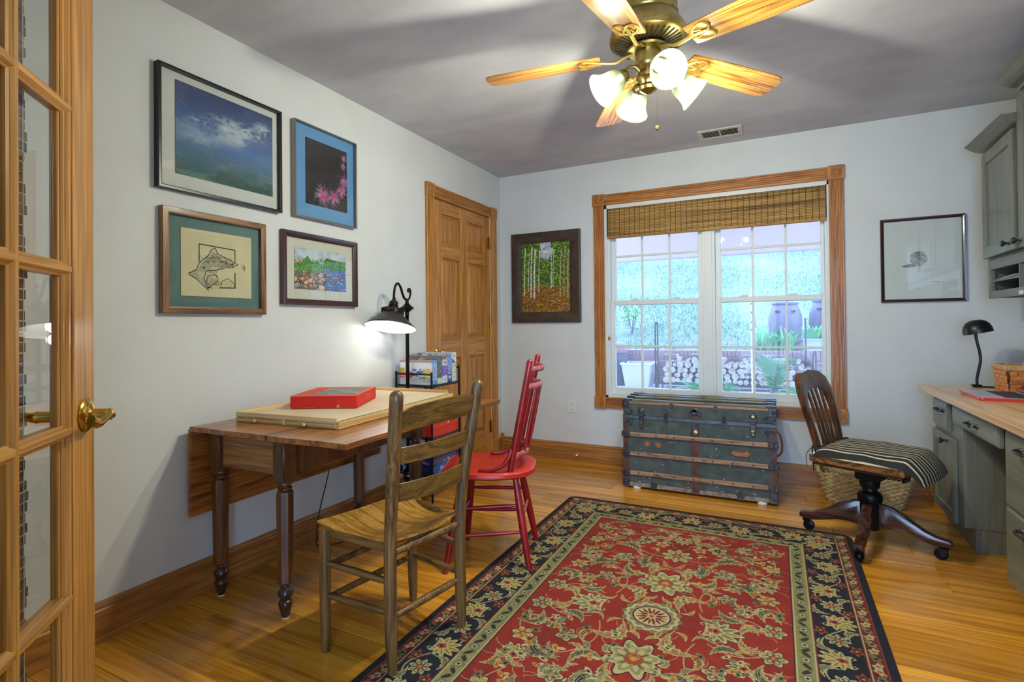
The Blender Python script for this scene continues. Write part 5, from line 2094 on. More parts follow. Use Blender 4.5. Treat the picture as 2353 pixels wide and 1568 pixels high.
# ------------------------------------------------------------------ puzzle board with drawers
M_PINE = wood('pine_board', '#c39a58', '#dcbf84', 'x', 1.2, .5, .05, True, .05, None, .15, 3.0)
M_PINEY = wood('pine_edge', '#c39a58', '#dcbf84', 'y', 1.2, .5, .05, True, .05, None, .15, 3.0)
M_BOARD = plain('pale_board', '#d9c8aa', .7, 0, '#d2bf9e', 5.0)
pb = thing('puzzle_board', 'pale wooden jigsaw board with two shallow drawers lying on the table', 'puzzle board', (.115, -2.66, .7205), rad(4.6))
PW, PL = .55, .93
obj('board_panel', box(.008, PW - .001, .008, PL - .008, .024, .030, .0008), M_BOARD, pb, local=True, sm=False)
obj('base_frame', MB().box(0, .010, 0, PL, 0, .024, .001).box(PW - .012, PW, 0, PL, 0, .030, .001).box(.010, PW - .012, PL - .012, PL, 0, .024, .001).box(.010, PW - .012, 0, .012, .0205, .0242, .0006).box(.010, PW - .012, 0.002, .3, 0, .0015, 0), M_PINEY, pb, local=True, sm=False)
obj('rim', box(0, PW - .012, 0, .010, .0245, .042, .001), M_PINE, pb, local=True, sm=False)
obj('rim', box(0, PW - .030, PL - .012, PL, .0245, .046, .001), M_PINE, pb, local=True, sm=False)
obj('rim', box(0, .010, .010, PL - .012, .0245, .042, .001), M_PINEY, pb, local=True, sm=False)
obj('end_block', box(.5225, .5378, .0005, .02, .0015, .0203, .0004), M_PINE, pb, local=True, sm=False)
obj('drawer_gap_shade', box(.0102, .522, .0062, .0082, .0016, .0204, 0), plain('gap_shade_brown', '#3a2c1c', .9), pb, local=True, sm=False)  # dark strip painted as the shade in the gaps around the drawers
obj('drawer_divider', box(.258, .276, -.0005, .02, .0015, .0205, .0006), M_PINE, pb, local=True, sm=False, label='small darker wood divider between the drawers')
for a, b, c in ((.011, .256, .12), (.278, .522, .385)):
    d = obj('drawer', MB().box(a + .002, b - .002, .001, .006, .0035, .0185, .0008).box(a + .004, b - .004, .0085, .28, .003, .017, .0008), M_PINE, pb, local=True, sm=False)
    obj('knob', MB().lathe([(0, 0), (.004, 0), (.004, .006), (.0075, .009), (.008, .014), (.005, .018), (0, .0185)], 14, axis_M((c, -.001, .011), (0, -1, 0))), M_PINE, d, local=True)

# ------------------------------------------------------------------ boxes with printed faces
def art_box(mb, x0, x1, y0, y1, z0, z1):
    """box with 6 separately mapped faces: 0 top 1 front(-y) 2 right(+x) 3 others"""
    v = [(x0, y0, z0), (x1, y0, z0), (x1, y1, z0), (x0, y1, z0), (x0, y0, z1), (x1, y0, z1), (x1, y1, z1), (x0, y1, z1)]
    fs = [(4, 5, 6, 7), (0, 1, 5, 4), (1, 2, 6, 5), (2, 3, 7, 6), (3, 0, 4, 7), (3, 2, 1, 0)]
    n = len(mb.v)
    mb.v += v
    mb.f += [tuple(i + n for i in f) for f in fs]
    mb.mi += [0, 1, 2, 1, 2, 3]
    mb.uv = (mb.uv or []) + [[(0, 0), (1, 0), (1, 1), (0, 1)]] * 6
    return mb


M_CARD = plain('grey_cardboard', '#9a958a', .9)
rb = thing('red_puzzle_box', 'worn flat red cardboard puzzle box lying on the jigsaw board', 'box', (.2225, -2.465, .7507), rad(27.0))
MR = [img_mat('red_box_top', red_top(), .6), img_mat('red_box_front', red_side(False), .6), img_mat('red_box_end', red_side(True), .6), M_CARD]
obj('lid', art_box(MB(), -.002, .298, -.002, .342, .006, .060), MR, rb, local=True, sm=False)
obj('base_tray', box(.001, .295, .001, .339, 0, .012, .0008), plain('worn_card_edge', '#a8503c', .9), rb, local=True, sm=False)

# ------------------------------------------------------------------ floor lamp
M_LAMPBLK = plain('lamp_black_metal', '#1b1a1d', .3, .7)
fl = thing('floor_lamp', 'black floor lamp with a lit tilted cone shade behind the table', 'lamp', (.147, -1.522, 0))
LX0, LY0 = .147, -1.522
TLm = TM((LX0, LY0, 0))
obj('base', MB().lathe([(0, 0), (.09, 0), (.092, .010), (.075, .020), (.03, .030), (.018, .06), (0, .06)], 28, TLm), M_LAMPBLK, fl)
obj('pole', MB().lathe([(.0115, .05), (.0115, 1.19), (.014, 1.195), (.014, 1.205), (.010, 1.21)], 14, TLm), M_LAMPBLK, fl)
obj('urn', MB().lathe([(.012, .13), (.018, .14), (.012, .155), (.024, .17), (.034, .195), (.035, .215), (.030, .235), (.018, .25), (.012, .256)], 22, TLm), M_LAMPBLK, fl, label='black ball shaped ornament low on the pole')
obj('urn_ring', MB().lathe([(.0355, .202), (.0362, .205), (.0355, .208)], 22, TLm), M_BRASS, fl)
obj('top_finial', MB().lathe([(.010, 1.205), (.018, 1.215), (.042, 1.232), (.043, 1.238), (.026, 1.250), (.014, 1.262), (.010, 1.275), (.012, 1.285), (0, 1.29)], 22, TLm), M_LAMPBLK, fl)
ap = [(LX0, LY0 + .004, 1.288), (LX0, LY0 - .022, 1.292), (LX0, LY0 - .045, 1.325), (LX0, LY0 - .062, 1.362), (LX0, LY0 - .088, 1.383), (LX0, LY0 - .112, 1.362), (LX0, LY0 - .122, 1.325), (LX0, LY0 - .125, 1.295)]
obj('swan_neck', MB().tube(spline(ap, 6), .0075, 10), M_LAMPBLK, fl)
hp = [(LX0, LY0, 1.285), (LX0, LY0 + .022, 1.295), (LX0, LY0 + .034, 1.325), (LX0, LY0 + .032, 1.352), (LX0, LY0 + .016, 1.356), (LX0, LY0 + .010, 1.343), (LX0, LY0 + .018, 1.336)]
obj('scroll_hook', MB().tube(spline(hp, 6), .006, 8), M_LAMPBLK, fl)
AX = Vector((-.052, .257, .96)).normalized()
MC = Vector((LX0 + .0, LY0 - .158, 1.117))         # centre of the shade mouth
MS = axis_M(MC, AX)
m, nt, bs = new_mat('shade_metal_two_sided')
geo = nd(nt, 'ShaderNodeNewGeometry')
mxc = nd(nt, 'ShaderNodeMix', data_type='RGBA')
nt.links.new(geo.outputs['Backfacing'], mxc.inputs['Factor'])
mxc.inputs['A'].default_value = lin('#5d5856')
mxc.inputs['B'].default_value = lin('#eeeeea')
nt.links.new(mxc.outputs['Result'], bs.inputs['Base Color'])
mf = nd(nt, 'ShaderNodeMapRange')
mf.inputs['To Min'].default_value = .85
mf.inputs['To Max'].default_value = 0
nt.links.new(geo.outputs['Backfacing'], mf.inputs['Value'])
nt.links.new(mf.outputs[0], bs.inputs['Metallic'])
bs.inputs['Roughness'].default_value = .42
M_LSH = m
sh = obj('lamp_shade', MB().lathe([(.149, 0), (.1495, .004), (.130, .020), (.10, .047), (.075, .070), (.066, .082)], 48, MS), M_LSH, fl, ang=60)
mb = MB()
mb.lathe([(.066, .081), (.068, .083), (.068, .087), (.065, .089)], 36, MS)
mb.lathe([(.066, .104), (.069, .106), (.068, .110), (.030, .113), (.020, .113)], 36, MS)
for k in range(44):
    a = 2 * pi * k / 44
    mb.box(-.0011, .0011, -.0018, .0018, .086, .106, 0, M=MS @ Matrix.Rotation(a, 4, 'Z') @ Matrix.Translation((.0665, 0, 0)))
obj('pierced_gallery', mb, M_LAMPBLK, sh)
obj('socket', MB().lathe([(.030, .112), (.029, .135), (.026, .140), (.026, .158), (.018, .166), (.010, .172), (.010, .185), (0, .188)], 22, MS), M_LAMPBLK, fl)
for z in (.139, .150):
    obj('brass_ring', MB().lathe([(.0285, z), (.030, z + .002), (.0285, z + .004)], 22, MS), M_BRASS, fl)
obj('bulb', MB().lathe([(0, -.012), (.016, -.008), (.028, .006), (.031, .022), (.026, .040), (.015, .056), (.013, .085), (0, .085)], 22, MS), emit_mat('lamp_bulb_lit', (1, .97, .92, 1), 10.0), fl)
light('floor_lamp_light', 'POINT', MC - AX * .045, LAMP_W, (1.0, .95, .88), .03)
obj('socket_stem', MB().tube([MC + AX * .184, Vector((LX0, LY0 - .125, 1.300))], .006, 8), M_LAMPBLK, fl)

# power cord behind the table
t = tag(obj('power_cord', MB().tube(spline([(.012, -2.02, .45), (.014, -2.035, .36), (.020, -2.07, .27), (.026, -2.11, .18), (.035, -2.14, .10), (.05, -2.16, .03), (.08, -2.18, .006), (.16, -2.1, .005), (.2, -1.9, .005), (.19, -1.66, .005), (.175, -1.60, .008)], 8), .0028, 6), M_BLACK), 'thin black power cord hanging on the wall behind the table', 'cord')

# ------------------------------------------------------------------ wire rack with puzzle boxes
rk = thing('wire_rack', 'low black metal shelf rack beside the closet door', 'rack', (.165, -1.332, 0))
RX0, RX1, RY0, RY1 = .030, .302, -1.488, -1.176
for x, y, zt in ((RX0, RY0, .835), (RX1, RY0, .835), (RX0, RY1, .860), (RX1, RY1, .860)):
    obj('post', MB().lathe([(0, 0), (.0085, 0), (.0085, .01), (.0068, .012), (.0068, zt - .006), (.0085, zt - .004), (.006, zt + .004), (0, zt + .006)], 10, TM((x, y, 0))), M_BLACK, rk)
for z in (.200, .428, .750):
    mb = MB()
    for a, b in (((RX0, RY0, z), (RX1, RY0, z)), ((RX0, RY1, z), (RX1, RY1, z)), ((RX0, RY0, z), (RX0, RY1, z)), ((RX1, RY0, z), (RX1, RY1, z))):
        mb.tube([a, b], .0062, 8)
    for k in range(1, 12):
        y = RY0 + (RY1 - RY0) * k / 12
        mb.tube([(RX0, y, z + .002), (RX1, y, z + .002)], .0022, 5)
    obj('shelf', mb, M_BLACK, rk)
for a, b in (((RX0, RY0, .824), (RX1, RY0, .824)), ((RX0, RY1, .845), (RX1, RY1, .845))):
    obj('rail', MB().tube([a, b], .0058, 8), M_BLACK, rk)
YB = -1.468
specs = [(.058, .150, 'tall white puzzle box with scattered coloured pieces on its front, nearest on the rack', 0),
         (.050, .178, 'slim dark grey puzzle box, second from the front of the rack top', 1),
         (.058, .184, 'puzzle box with a white 750 and a purple panel on its spine', 2),
         (.046, .188, 'blue patterned puzzle box between the purple and the yellow ones', 3),
         (.050, .192, 'pale yellow and green puzzle box at the back of the rack top', 4)]
FR = img_mat('puzzle_box_front', box_front(), .5)
M_PTOP = plain('box_top_print', '#b9b4ac', .6, 0, '#a08a86', 20.0)
for (th, hh, lb, k) in specs:
    t = art_box(MB(), 0, .245, 0, th, 0, hh)
    sp = img_mat('puzzle_spine_%d' % k, box_spine(k), .5)
    o = obj('puzzle_box', t, [M_PTOP, FR if k == 0 else sp, sp, M_PTOP], sm=False)
    o.location = (.045, YB, .7565)
    tag(o, lb, 'box')
    YB += th + .004
for i, (z, lb) in enumerate(((.4355, 'red cardboard puzzle box on the middle rack shelf, under another'), (.480, 'red cardboard puzzle box on top of the other on the middle rack shelf'))):
    lid = img_mat('red_lid_%d' % i, red_lid(i == 1), .5)
    o = obj('puzzle_box', art_box(MB(), 0, .262, 0, .285, 0, .0435), [lid, lid, lid, M_CARD], sm=False)
    o.location = (.035, -1.468, z)
    tag(o, lb, 'box')
for i, (z, lb) in enumerate(((.2075, 'blue and red game box at the bottom of the lower rack shelf'), (.256, 'dark blue game box on top of the other on the lower rack shelf'))):
    sd, en = img_mat('game_side_%d' % i, game_side(i)[(36 if i == 0 else 0):(76 if i == 0 else 38)], .4), img_mat('game_end_%d' % i, game_end(i)[(36 if i == 0 else 0):(76 if i == 0 else 38)], .4)
    o = obj('game_box', art_box(MB(), 0, .258, 0, .288, 0, .0475), [en, en, sd, M_CARD], sm=False)
    o.location = (.038, -1.469, z)
    tag(o, lb, 'box')

# ------------------------------------------------------------------ ladder-back chair
M_LADZ = wood('ladder_post_wood', '#4f3719', '#7c5a2e', 'z', 1.6, .42, .12, True, .05, ('#8a7248', .66), .5, 6.0)
M_LADY = wood('ladder_slat_wood', '#5a3f18', '#7e5c28', 'y', 1.6, .36, .2, True, .05, ('#4e3a1e', .62), .4, 5.0)
M_LADX = wood('ladder_rung_wood', '#4f3719', '#7c5a2e', 'x', 1.6, .45, .1, True, .05, ('#8a7248', .66), .5, 6.0)
M_SEATW = wood('seat_slat_wood', '#946a2a', '#b78a42', 'x', 1.4, .3, .3, True, .07, ('#6a4c22', .68), .3, 4.0)
lc = thing('ladder_back_chair', 'worn brown ladder back chair with slatted plywood seat beside the table', 'chair', (.95, -2.62, 0))
P1 = [(1.082, -2.815, .0125), (1.074, -2.812, .25), (1.076, -2.812, .44), (1.093, -2.822, .60), (1.122, -2.842, .80), (1.138, -2.852, .905)]
P2 = [(1.137, -2.488, .0125), (1.132, -2.488, .25), (1.134, -2.486, .44), (1.152, -2.482, .60), (1.186, -2.474, .80), (1.205, -2.470, .905)]
for P in (P1, P2):
    pts = spline(P, 6)
    rs = []
    for p in pts:
        z = p.z
        rs.append(.0145 + .0065 * min(1, z / .12) + (.0012 if z > .6 else 0))
    pts += [pts[-1] + Vector((.001, 0, .010)), pts[-1] + Vector((.002, 0, .017))]
    rs += [.0165, .006]
    obj('back_post', MB().tube(pts, rs, 14), M_LADZ, lc)
pos_at = lambda P, z: next(Vector(P[i]).lerp(Vector(P[i + 1]), (z - P[i][2]) / (P[i + 1][2] - P[i][2])) for i in range(len(P) - 1) if P[i][2] <= z <= P[i + 1][2])


def back_slat(za0, za1, zb0, zb1, shaped):
    A0, A1, B0, B1 = pos_at(P1, za0), pos_at(P1, za1), pos_at(P2, zb0), pos_at(P2, zb1)

    def fn(off):
        def g(u, v):
            lo, hi = A0.lerp(B0, u), A1.lerp(B1, u)
            if shaped:
                s_ = min(1, min(u, 1 - u) / .16)
                hi = hi + Vector((0, 0, -.010 + .020 * s_ * s_ * (3 - 2 * s_) - .004 * cos(2 * pi * u)))
            p = lo.lerp(hi, v)
            return (p.x + .030 * sin(pi * u) + off, p.y, p.z)
        return g
    return MB().slab(fn(.0045), fn(-.0045), 18, 3)


obj('back_slat', back_slat(.795, .856, .802, .872, True), M_LADY, lc)
obj('back_slat', back_slat(.680, .734, .688, .742, False), M_LADY, lc)
obj('back_slat', back_slat(.556, .615, .548, .618, False), M_LADY, lc)
FL = [(.785, -2.807, 0), (.783, -2.806, .2), (.781, -2.805, .425)]
FF = [(.85, -2.401, 0), (.846, -2.400, .16), (.842, -2.399, .425)]
for P in (FL, FF):
    obj('front_leg', MB().tube(spline(P, 5), [.0135, .0165, .018, .019, .0195, .0195, .0195, .0195, .0195, .0195, .0195], 12), M_LADZ, lc)
rung = lambda a, b, r=.0115: MB().tube([Vector(a).lerp(Vector(b), k / 6) for k in range(7)], [r * .8, r * .95, r, r * 1.04, r, r * .95, r * .8], 10)
fa, ff = lambda z: pos_at(FL, z), lambda z: pos_at(FF, z)
pa, pc = lambda z: pos_at(P1, z), lambda z: pos_at(P2, z)
for a, b, r in ((fa(.41), pa(.405), .014), (fa(.305), pa(.30), .0115), (fa(.195), pa(.20), .0115), (ff(.41), pc(.405), .014), (ff(.31), pc(.31), .0115), (ff(.19), pc(.205), .0115),
                (fa(.395), ff(.395), .014), (fa(.29), ff(.29), .0115), (fa(.18), ff(.18), .0115), (pa(.39), pc(.39), .014), (pa(.185), pc(.185), .0125)):
    obj('rung', rung(a, b, r), M_LADX, lc)
C00, C10, C11, C01 = Vector((.733, -2.795, .448)), Vector((1.085, -2.80, .438)), Vector((1.128, -2.470, .440)), Vector((.815, -2.372, .448))
NS = 7
for k in range(NS):
    def fn(off, k=k):
        def g(u, v):
            vv = (k + .03 + v * .94) / NS
            p = C00.lerp(C10, u).lerp(C01.lerp(C11, u), vv)
            dz = -.040 * sin(pi * (u * .92 + .04)) ** 1.1 - .010 * sin(pi * vv)
            lip = .010 * max(0, 1 - u * 8)
            return (p.x + .012 * sin(pi * vv) * (2 * u - 1), p.y, p.z + dz - lip * .6 + off)
        return g
    obj('seat_slat', MB().slab(fn(0), fn(-.008), 14, 3), M_SEATW, lc)
for u in (.16, .86):
    a, b = C00.lerp(C10, u), C01.lerp(C11, u)
    obj('seat_cleat', MB().tube([(a.x, a.y + .03, a.z - .036), ((a.x + b.x) / 2, (a.y + b.y) / 2, a.z - .048), (b.x, b.y - .03, b.z - .036)], .009, 6), M_LADY, lc)

# ------------------------------------------------------------------ red painted chair
M_RED = plain('red_paint', '#941015', .34, 0, '#7f0c12', 8.0, coat=.2, bmp=.08, bscale=120)
M_REDS = plain('red_seat_paint', '#bd2918', .42, 0, '#a62014', 6.0, coat=.1, bmp=.08, bscale=120)
M_REDW = plain('worn_pinkish_paint', '#a86a72', .5, 0, '#9c3038', 30.0, (.4, .6))
rc = thing('red_chair', 'bright red painted spindle back chair at the far side of the table', 'chair', (.95, -1.89, 0), rad(20))


def seat_outline(n=40):
    out = []
    for i in range(n):
        a = 2 * pi * i / n
        c, s_ = cos(a), sin(a)
        e = .62
        x = .205 * (abs(c) ** e) * (1 if c > 0 else -1)
        y = .205 * (abs(s_) ** e) * (1 if s_ > 0 else -1)
        y *= (1.03 - .16 * max(0, x) / .205)
        out.append((x, y))
    return out


so = seat_outline()
mb = MB()
rings = [(.93, .420), (1.0, .430), (1.0, .448), (.96, .455), (.75, .452), (.4, .446), (0.01, .445)]
vs, fs = [], []
for s_, z in rings:
    vs += [(x * s_, y * s_, z) for x, y in so]
n = len(so)
for r_ in range(len(rings) - 1):
    for k in range(n):
        fs.append((r_ * n + k, r_ * n + (k + 1) % n, (r_ + 1) * n + (k + 1) % n, (r_ + 1) * n + k))
fs.append(tuple(reversed(range(n))))
fs.append(tuple((len(rings) - 1) * n + k for k in range(n)))
obj('seat', mb.add(vs, fs), M_REDS, rc, local=True, ang=50)
feet = [(-.195, -.205, 0), (.182, -.155, .0125), (.192, .172, .0125), (-.172, .180, 0)]
tops = [(-.125, -.125, .432), (.115, -.105, .432), (.115, .105, .432), (-.125, .125, .432)]
lpos = lambda i, z: Vector(feet[i]).lerp(Vector(tops[i]), z / .432)
for i in range(4):
    pts = [Vector(feet[i]).lerp(Vector(tops[i]), k / 8) for k in range(9)]
    pts[0].z = feet[i][2]
    obj('leg', MB().tube(pts, [.0125, .0145, .0165, .0178, .0182, .018, .0165, .0145, .0125], 12), M_RED, rc, local=True)
for a, b, z1, z2 in ((0, 1, .155, .165), (0, 1, .275, .285), (3, 2, .165, .170), (3, 2, .285, .290), (1, 2, .225, .225), (0, 3, .22, .22)):
    A, B = lpos(a, z1), lpos(b, z2)
    obj('stretcher', MB().tube([A.lerp(B, k / 6) for k in range(7)], [.0065, .008, .009, .0095, .009, .008, .0065], 10), M_REDW if (a, b) == (1, 2) else M_RED, rc, local=True)
pb0, pt0 = Vector((.098, -.163, .44)), Vector((.198, -.180, .955))
pb1, pt1 = Vector((.098, .150, .44)), Vector((.212, .150, .960))
for A, B in ((pb0, pt0), (pb1, pt1)):
    pts = [A.lerp(B, k / 8) for k in range(9)] + [B + Vector((.0015, 0, .008)), B + Vector((.002, 0, .013))]
    obj('back_post', MB().tube(pts, [.0135, .0145, .0155, .0158, .0155, .0155, .0155, .0155, .0155, .012, .004], 12), M_RED, rc, local=True)
pz = lambda A, B, z: A.lerp(B, (z - A.z) / (B.z - A.z))


def bow(z, out, r, n=14, hgt=1.6):
    A, B = pz(pb0, pt0, z), pz(pb1, pt1, z)
    pts = []
    for k in range(n + 1):
        u = k / n
        p = A.lerp(B, u)
        pts.append((p.x + out * sin(pi * u), p.y, p.z))
    return MB().tube(pts, r, 10, sx=hgt, sy=.8), pts


r1, q1 = bow(.918, .050, .0085)
r2, q2 = bow(.838, .055, .0095)
r3, q3 = bow(.520, .055, .0095)
obj('crest_rail', r1, M_REDW, rc, local=True, label='worn pinkish top rail')
obj('crest_rail', r2, M_REDW, rc, local=True, label='worn pinkish second rail')
obj('lower_rail', r3, M_REDW, rc, local=True, label='worn pinkish lower rail')
for k in (4, 7, 10):
    A, B = Vector(q3[k]), Vector(q2[k])
    obj('spindle', MB().tube([A.lerp(B, j / 6) for j in range(7)], [.0055, .0065, .0075, .008, .0075, .0065, .0055], 10), M_RED, rc, local=True)
for s_, A, B in ((-1, pb0, pt0), (1, pb1, pt1)):
    p = pz(A, B, .555)
    pts = spline([(p.x - .012, p.y + s_ * .012, .560), (p.x - .022, p.y + s_ * .016, .525), (p.x - .05, p.y + s_ * .018, .487), (p.x - .10, p.y + s_ * .016, .464), (p.x - .165, p.y + s_ * .008, .4585)], 5)
    obj('arm_brace', MB().tube(pts, [.0095] * (len(pts) - 1) + [.005], 10), M_RED, rc, local=True)

# ------------------------------------------------------------------ steamer trunk
M_CANV = plain('trunk_canvas', '#4c5651', .75, 0, '#39423f', 14.0, bmp=.35, bscale=320)
M_TSLAT = wood('trunk_slat_wood', '#86664a', '#a98566', 'x', 1.4, .55, .05, True, .08, ('#5f4836', .58), .5, 5.0)
M_TTOP = wood('trunk_top_slat_wood', '#55503f', '#7d7458', 'x', 1.4, .45, .1, True, .08, ('#3a362c', .58), .4, 4.0)
M_LTH = plain('brown_leather_binding', '#6a3a2e', .55, 0, '#3f2620', 30.0, bmp=.5, bscale=90)
M_TMET = plain('blackened_steel', '#3c3b40', .42, .6, '#57565c', 30.0, bmp=.2, bscale=60)
M_TPLT = plain('zinc_band', '#5f6a70', .5, .4, '#4a545a', 16.0)
M_TAN = plain('tan_leather', '#a8683a', .55, 0, '#8f5630', 30.0, bmp=.3, bscale=120)
tk = thing('steamer_trunk', 'old dark green steamer trunk with wooden slats under the window', 'trunk', (1.71, -.335, 0))
X0, X1, Y0, Y1, Z0, Z1 = 1.243, 2.181, -.555, -.115, .020, .598
obj('case', box(X0, X1, Y0, Y1, Z0, .497, .006), M_CANV, tk, sm=False)
# shallow domed lid
def lid_fn(u, v):
    x = X0 - .002 + (X1 - X0 + .004) * u
    yv = Y0 - .003 + (Y1 - Y0 + .006) * v
    return (x, yv, .585 + .018 * sin(pi * v) ** .6)
obj('lid', MB().slab(lid_fn, lambda u, v: (lid_fn(u, v)[0], lid_fn(u, v)[1], .502), 2, 14), M_CANV, tk, ang=25)
obj('lid_band', MB().box(X0 - .005, X1 + .005, Y0 - .0055, Y0 - .002, .476, .500, .001).box(X0 - .0055, X0 - .002, Y0 - .003, Y1, .476, .500, .001).box(X1 + .002, X1 + .0055, Y0 - .003, Y1, .476, .500, .001), M_TPLT, tk, sm=False)
# edge bindings
for x in (X0, X1):
    for y_ in (Y0, Y1):
        sx, sy = (1 if x == X0 else -1), (1 if y_ == Y0 else -1)
        mb = MB().prism([(x - sx * .004, y_ - sy * .004), (x + sx * .030, y_ - sy * .004), (x + sx * .030, y_ + sy * .002), (x + sx * .002, y_ + sy * .002), (x + sx * .002, y_ + sy * .030), (x - sx * .004, y_ + sy * .030)], Z0, .474, 'z')
        obj('corner_binding', mb, M_LTH, tk, sm=False, recalc=True)
obj('bottom_binding', MB().box(X0 - .004, X1 + .004, Y0 - .004, Y0 + .004, Z0 - .004, Z0 + .022, .002), plain('worn_bottom_edge', '#6f5a52', .7, 0, '#9a8a7e', 34.0), tk, sm=False)
obj('lid_edge_binding', MB().box(X0 - .005, X1 + .005, Y0 - .006, Y0 + .01, .578, .594, .003), M_TSLAT, tk, sm=False)
obj('centre_strap', MB().box(1.686, 1.736, Y0 - .0042, Y0 - .001, Z0, .474, .001).box(1.690, 1.732, Y0 - .008, Y0 - .004, .503, .58, .001), M_LTH, tk, sm=False)
mb = MB()
for s_ in (1.691, 1.731):
    for k in range(30):
        mb.lathe([(.0022, 0), (0, .0016)], 5, axis_M((s_, Y0 - .0042, .03 + k * .0148), (0, -1, 0)))
obj('strap_tacks', mb, M_TMET, tk)
for z in (.110, .240, .371):
    s_ = obj('slat', MB().box(X0 - .002, X1 + .002, Y0 - .015, Y0 - .001, z - .0145, z + .0145, .004), M_TSLAT, tk, sm=False)
    for k in range(7):
        xx = 1.345 + k * .118
        obj('slat_nail', MB().lathe([(.006, 0), (.0045, .002), (0, .003)], 10, axis_M((xx, Y0 - .015, z), (0, -1, 0))), M_TMET, s_)
    for x, sx in ((X0, 1), (X1, -1)):
        mb = MB().box(x - sx * .012, x + sx * .012, Y0 - .019, Y0 + .03, z - .019, z + .019, .004)
        mb.box(x + sx * .012, x + sx * .045, Y0 - .0185, Y0 - .006, z - .0165, z + .0165, .003)
        mb.lathe([(.007, 0), (.004, .003), (0, .004)], 8, axis_M((x + sx * .034, Y0 - .0185, z), (0, -1, 0)))
        obj('slat_clamp', mb, M_TMET, s_, sm=False)
for k in range(5):
    yy = Y0 + .03 + k * .095
    zt = lid_fn(0, (yy - Y0) / (Y1 - Y0))[2]
    s_ = obj('top_slat', MB().box(X0 + .012, X1 - .012, yy - .016, yy + .016, zt - .001, zt + .013, .004), M_TTOP, tk, sm=False)
    for x, sx in ((X0, 1), (X1, -1)):
        obj('slat_clamp', MB().box(x - sx * .004, x + sx * .055, yy - .0185, yy + .0185, zt - .014, zt + .0158, .004), M_TMET, s_, sm=False)
# corners
for x, sx in ((X0, 1), (X1, -1)):
    for z0_, z1_ in ((Z0 - .004, .075), (.545, .598)):
        mb = MB().box(x - sx * .007, x + sx * .040, Y0 - .0075, Y0 - .001, z0_, z1_, .003)
        mb.box(x - sx * .007, x - sx * .001, Y0 - .0075, Y0 + .06, z0_, z1_, .003)
        mb.lathe([(.013, 0), (.008, .006), (0, .008)], 12, axis_M((x + sx * .012, Y0 - .007, (z0_ + z1_) / 2), (0, -1, 0)))
        obj('corner_cap', mb, M_TMET, tk, sm=False)
    # scroll hinges of the lid corner
    for z_, up in ((.515, 1), (.462, -1)):
        pts = [(x + sx * .004, Y0 - .008, z_ + up * .02), (x + sx * .03, Y0 - .009, z_), (x + sx * .052, Y0 - .009, z_ + up * .002), (x + sx * .060, Y0 - .009, z_ + up * .018), (x + sx * .050, Y0 - .009, z_ + up * .026), (x + sx * .043, Y0 - .009, z_ + up * .018)]
        obj('corner_scroll', MB().tube(spline(pts, 4), .0048, 7), M_TMET, tk)
# draw bolts
for x in (1.366, 2.054):
    mb = MB()
    mb.box(x - .022, x + .022, Y0 - .010, Y0 - .002, .505, .545, .004)
    mb.lathe([(.022, 0), (.020, .006), (.012, .009), (0, .009)], 18, axis_M((x, Y0 - .004, .538), (0, -1, 0)))
    mb.box(x - .017, x + .017, Y0 - .012, Y0 - .002, .455, .505, .003)
    mb.tube([(x - .015, Y0 - .014, .50), (x + .015, Y0 - .014, .50)], .006, 8)
    mb.box(x - .012, x + .012, Y0 - .014, Y0 - .003, .42, .46, .003)
    db = obj('draw_bolt', mb, M_TMET, tk)
    obj('brass_catch', MB().box(x - .011, x + .011, Y0 - .017, Y0 - .013, .445, .458, .002).box(x - .008, x + .008, Y0 - .016, Y0 - .013, .424, .434, .002).lathe([(.012, 0), (.010, .003), (0, .004)], 12, axis_M((x, Y0 - .012, .537), (0, -1, 0))), M_ABRASS, db)
for x in (1.528, 1.888):
    pts = [(x, .556), (x + .011, .535), (x + .019, .52), (x + .012, .505), (x + .020, .485), (x + .008, .468), (x, .448), (x - .008, .468), (x - .020, .485), (x - .012, .505), (x - .019, .52), (x - .011, .535)]
    mb = MB().prism(pts, Y0 - .0085, Y0 - .003, 'y')
    mb.tube([(x, Y0 - .010, .528), (x, Y0 - .010, .488)], .0075, 8)
    obj('dowel_catch', mb, M_TMET, tk, sm=False, recalc=True)
for x in (1.565, 1.838):
    mb = MB().box(x - .010, x + .010, Y0 - .0095, Y0 - .003, .562, .592, .003)
    mb.lathe([(.009, 0), (.008, .005), (0, .007)], 10, axis_M((x, Y0 - .006, .590), (0, -1, 0)))
    obj('lid_clip', mb, M_TMET, tk, sm=False)
# lock
mb = MB().box(1.672, 1.748, Y0 - .010, Y0 - .003, .520, .548, .004)
mb.lathe([(.029, 0), (.028, .006), (.018, .009), (.016, .004), (0, .004)], 22, axis_M((1.71, Y0 - .004, .546), (0, -1, 0)))
obj('lock_eye', mb, M_TMET, tk, sm=False)
mb = MB().box(1.690, 1.732, Y0 - .011, Y0 - .003, .41, .478, .004)
mb.lathe([(.028, 0), (.027, .006), (.020, .008), (0, .008)], 22, axis_M((1.711, Y0 - .006, .412), (0, -1, 0)))
hs = obj('hasp', mb, M_TMET, tk, sm=False)
obj('lock_dial', MB().lathe([(.017, 0), (.017, .003), (.012, .005), (0, .005)], 20, axis_M((1.711, Y0 - .014, .413), (0, -1, 0))), M_ABRASS, hs)
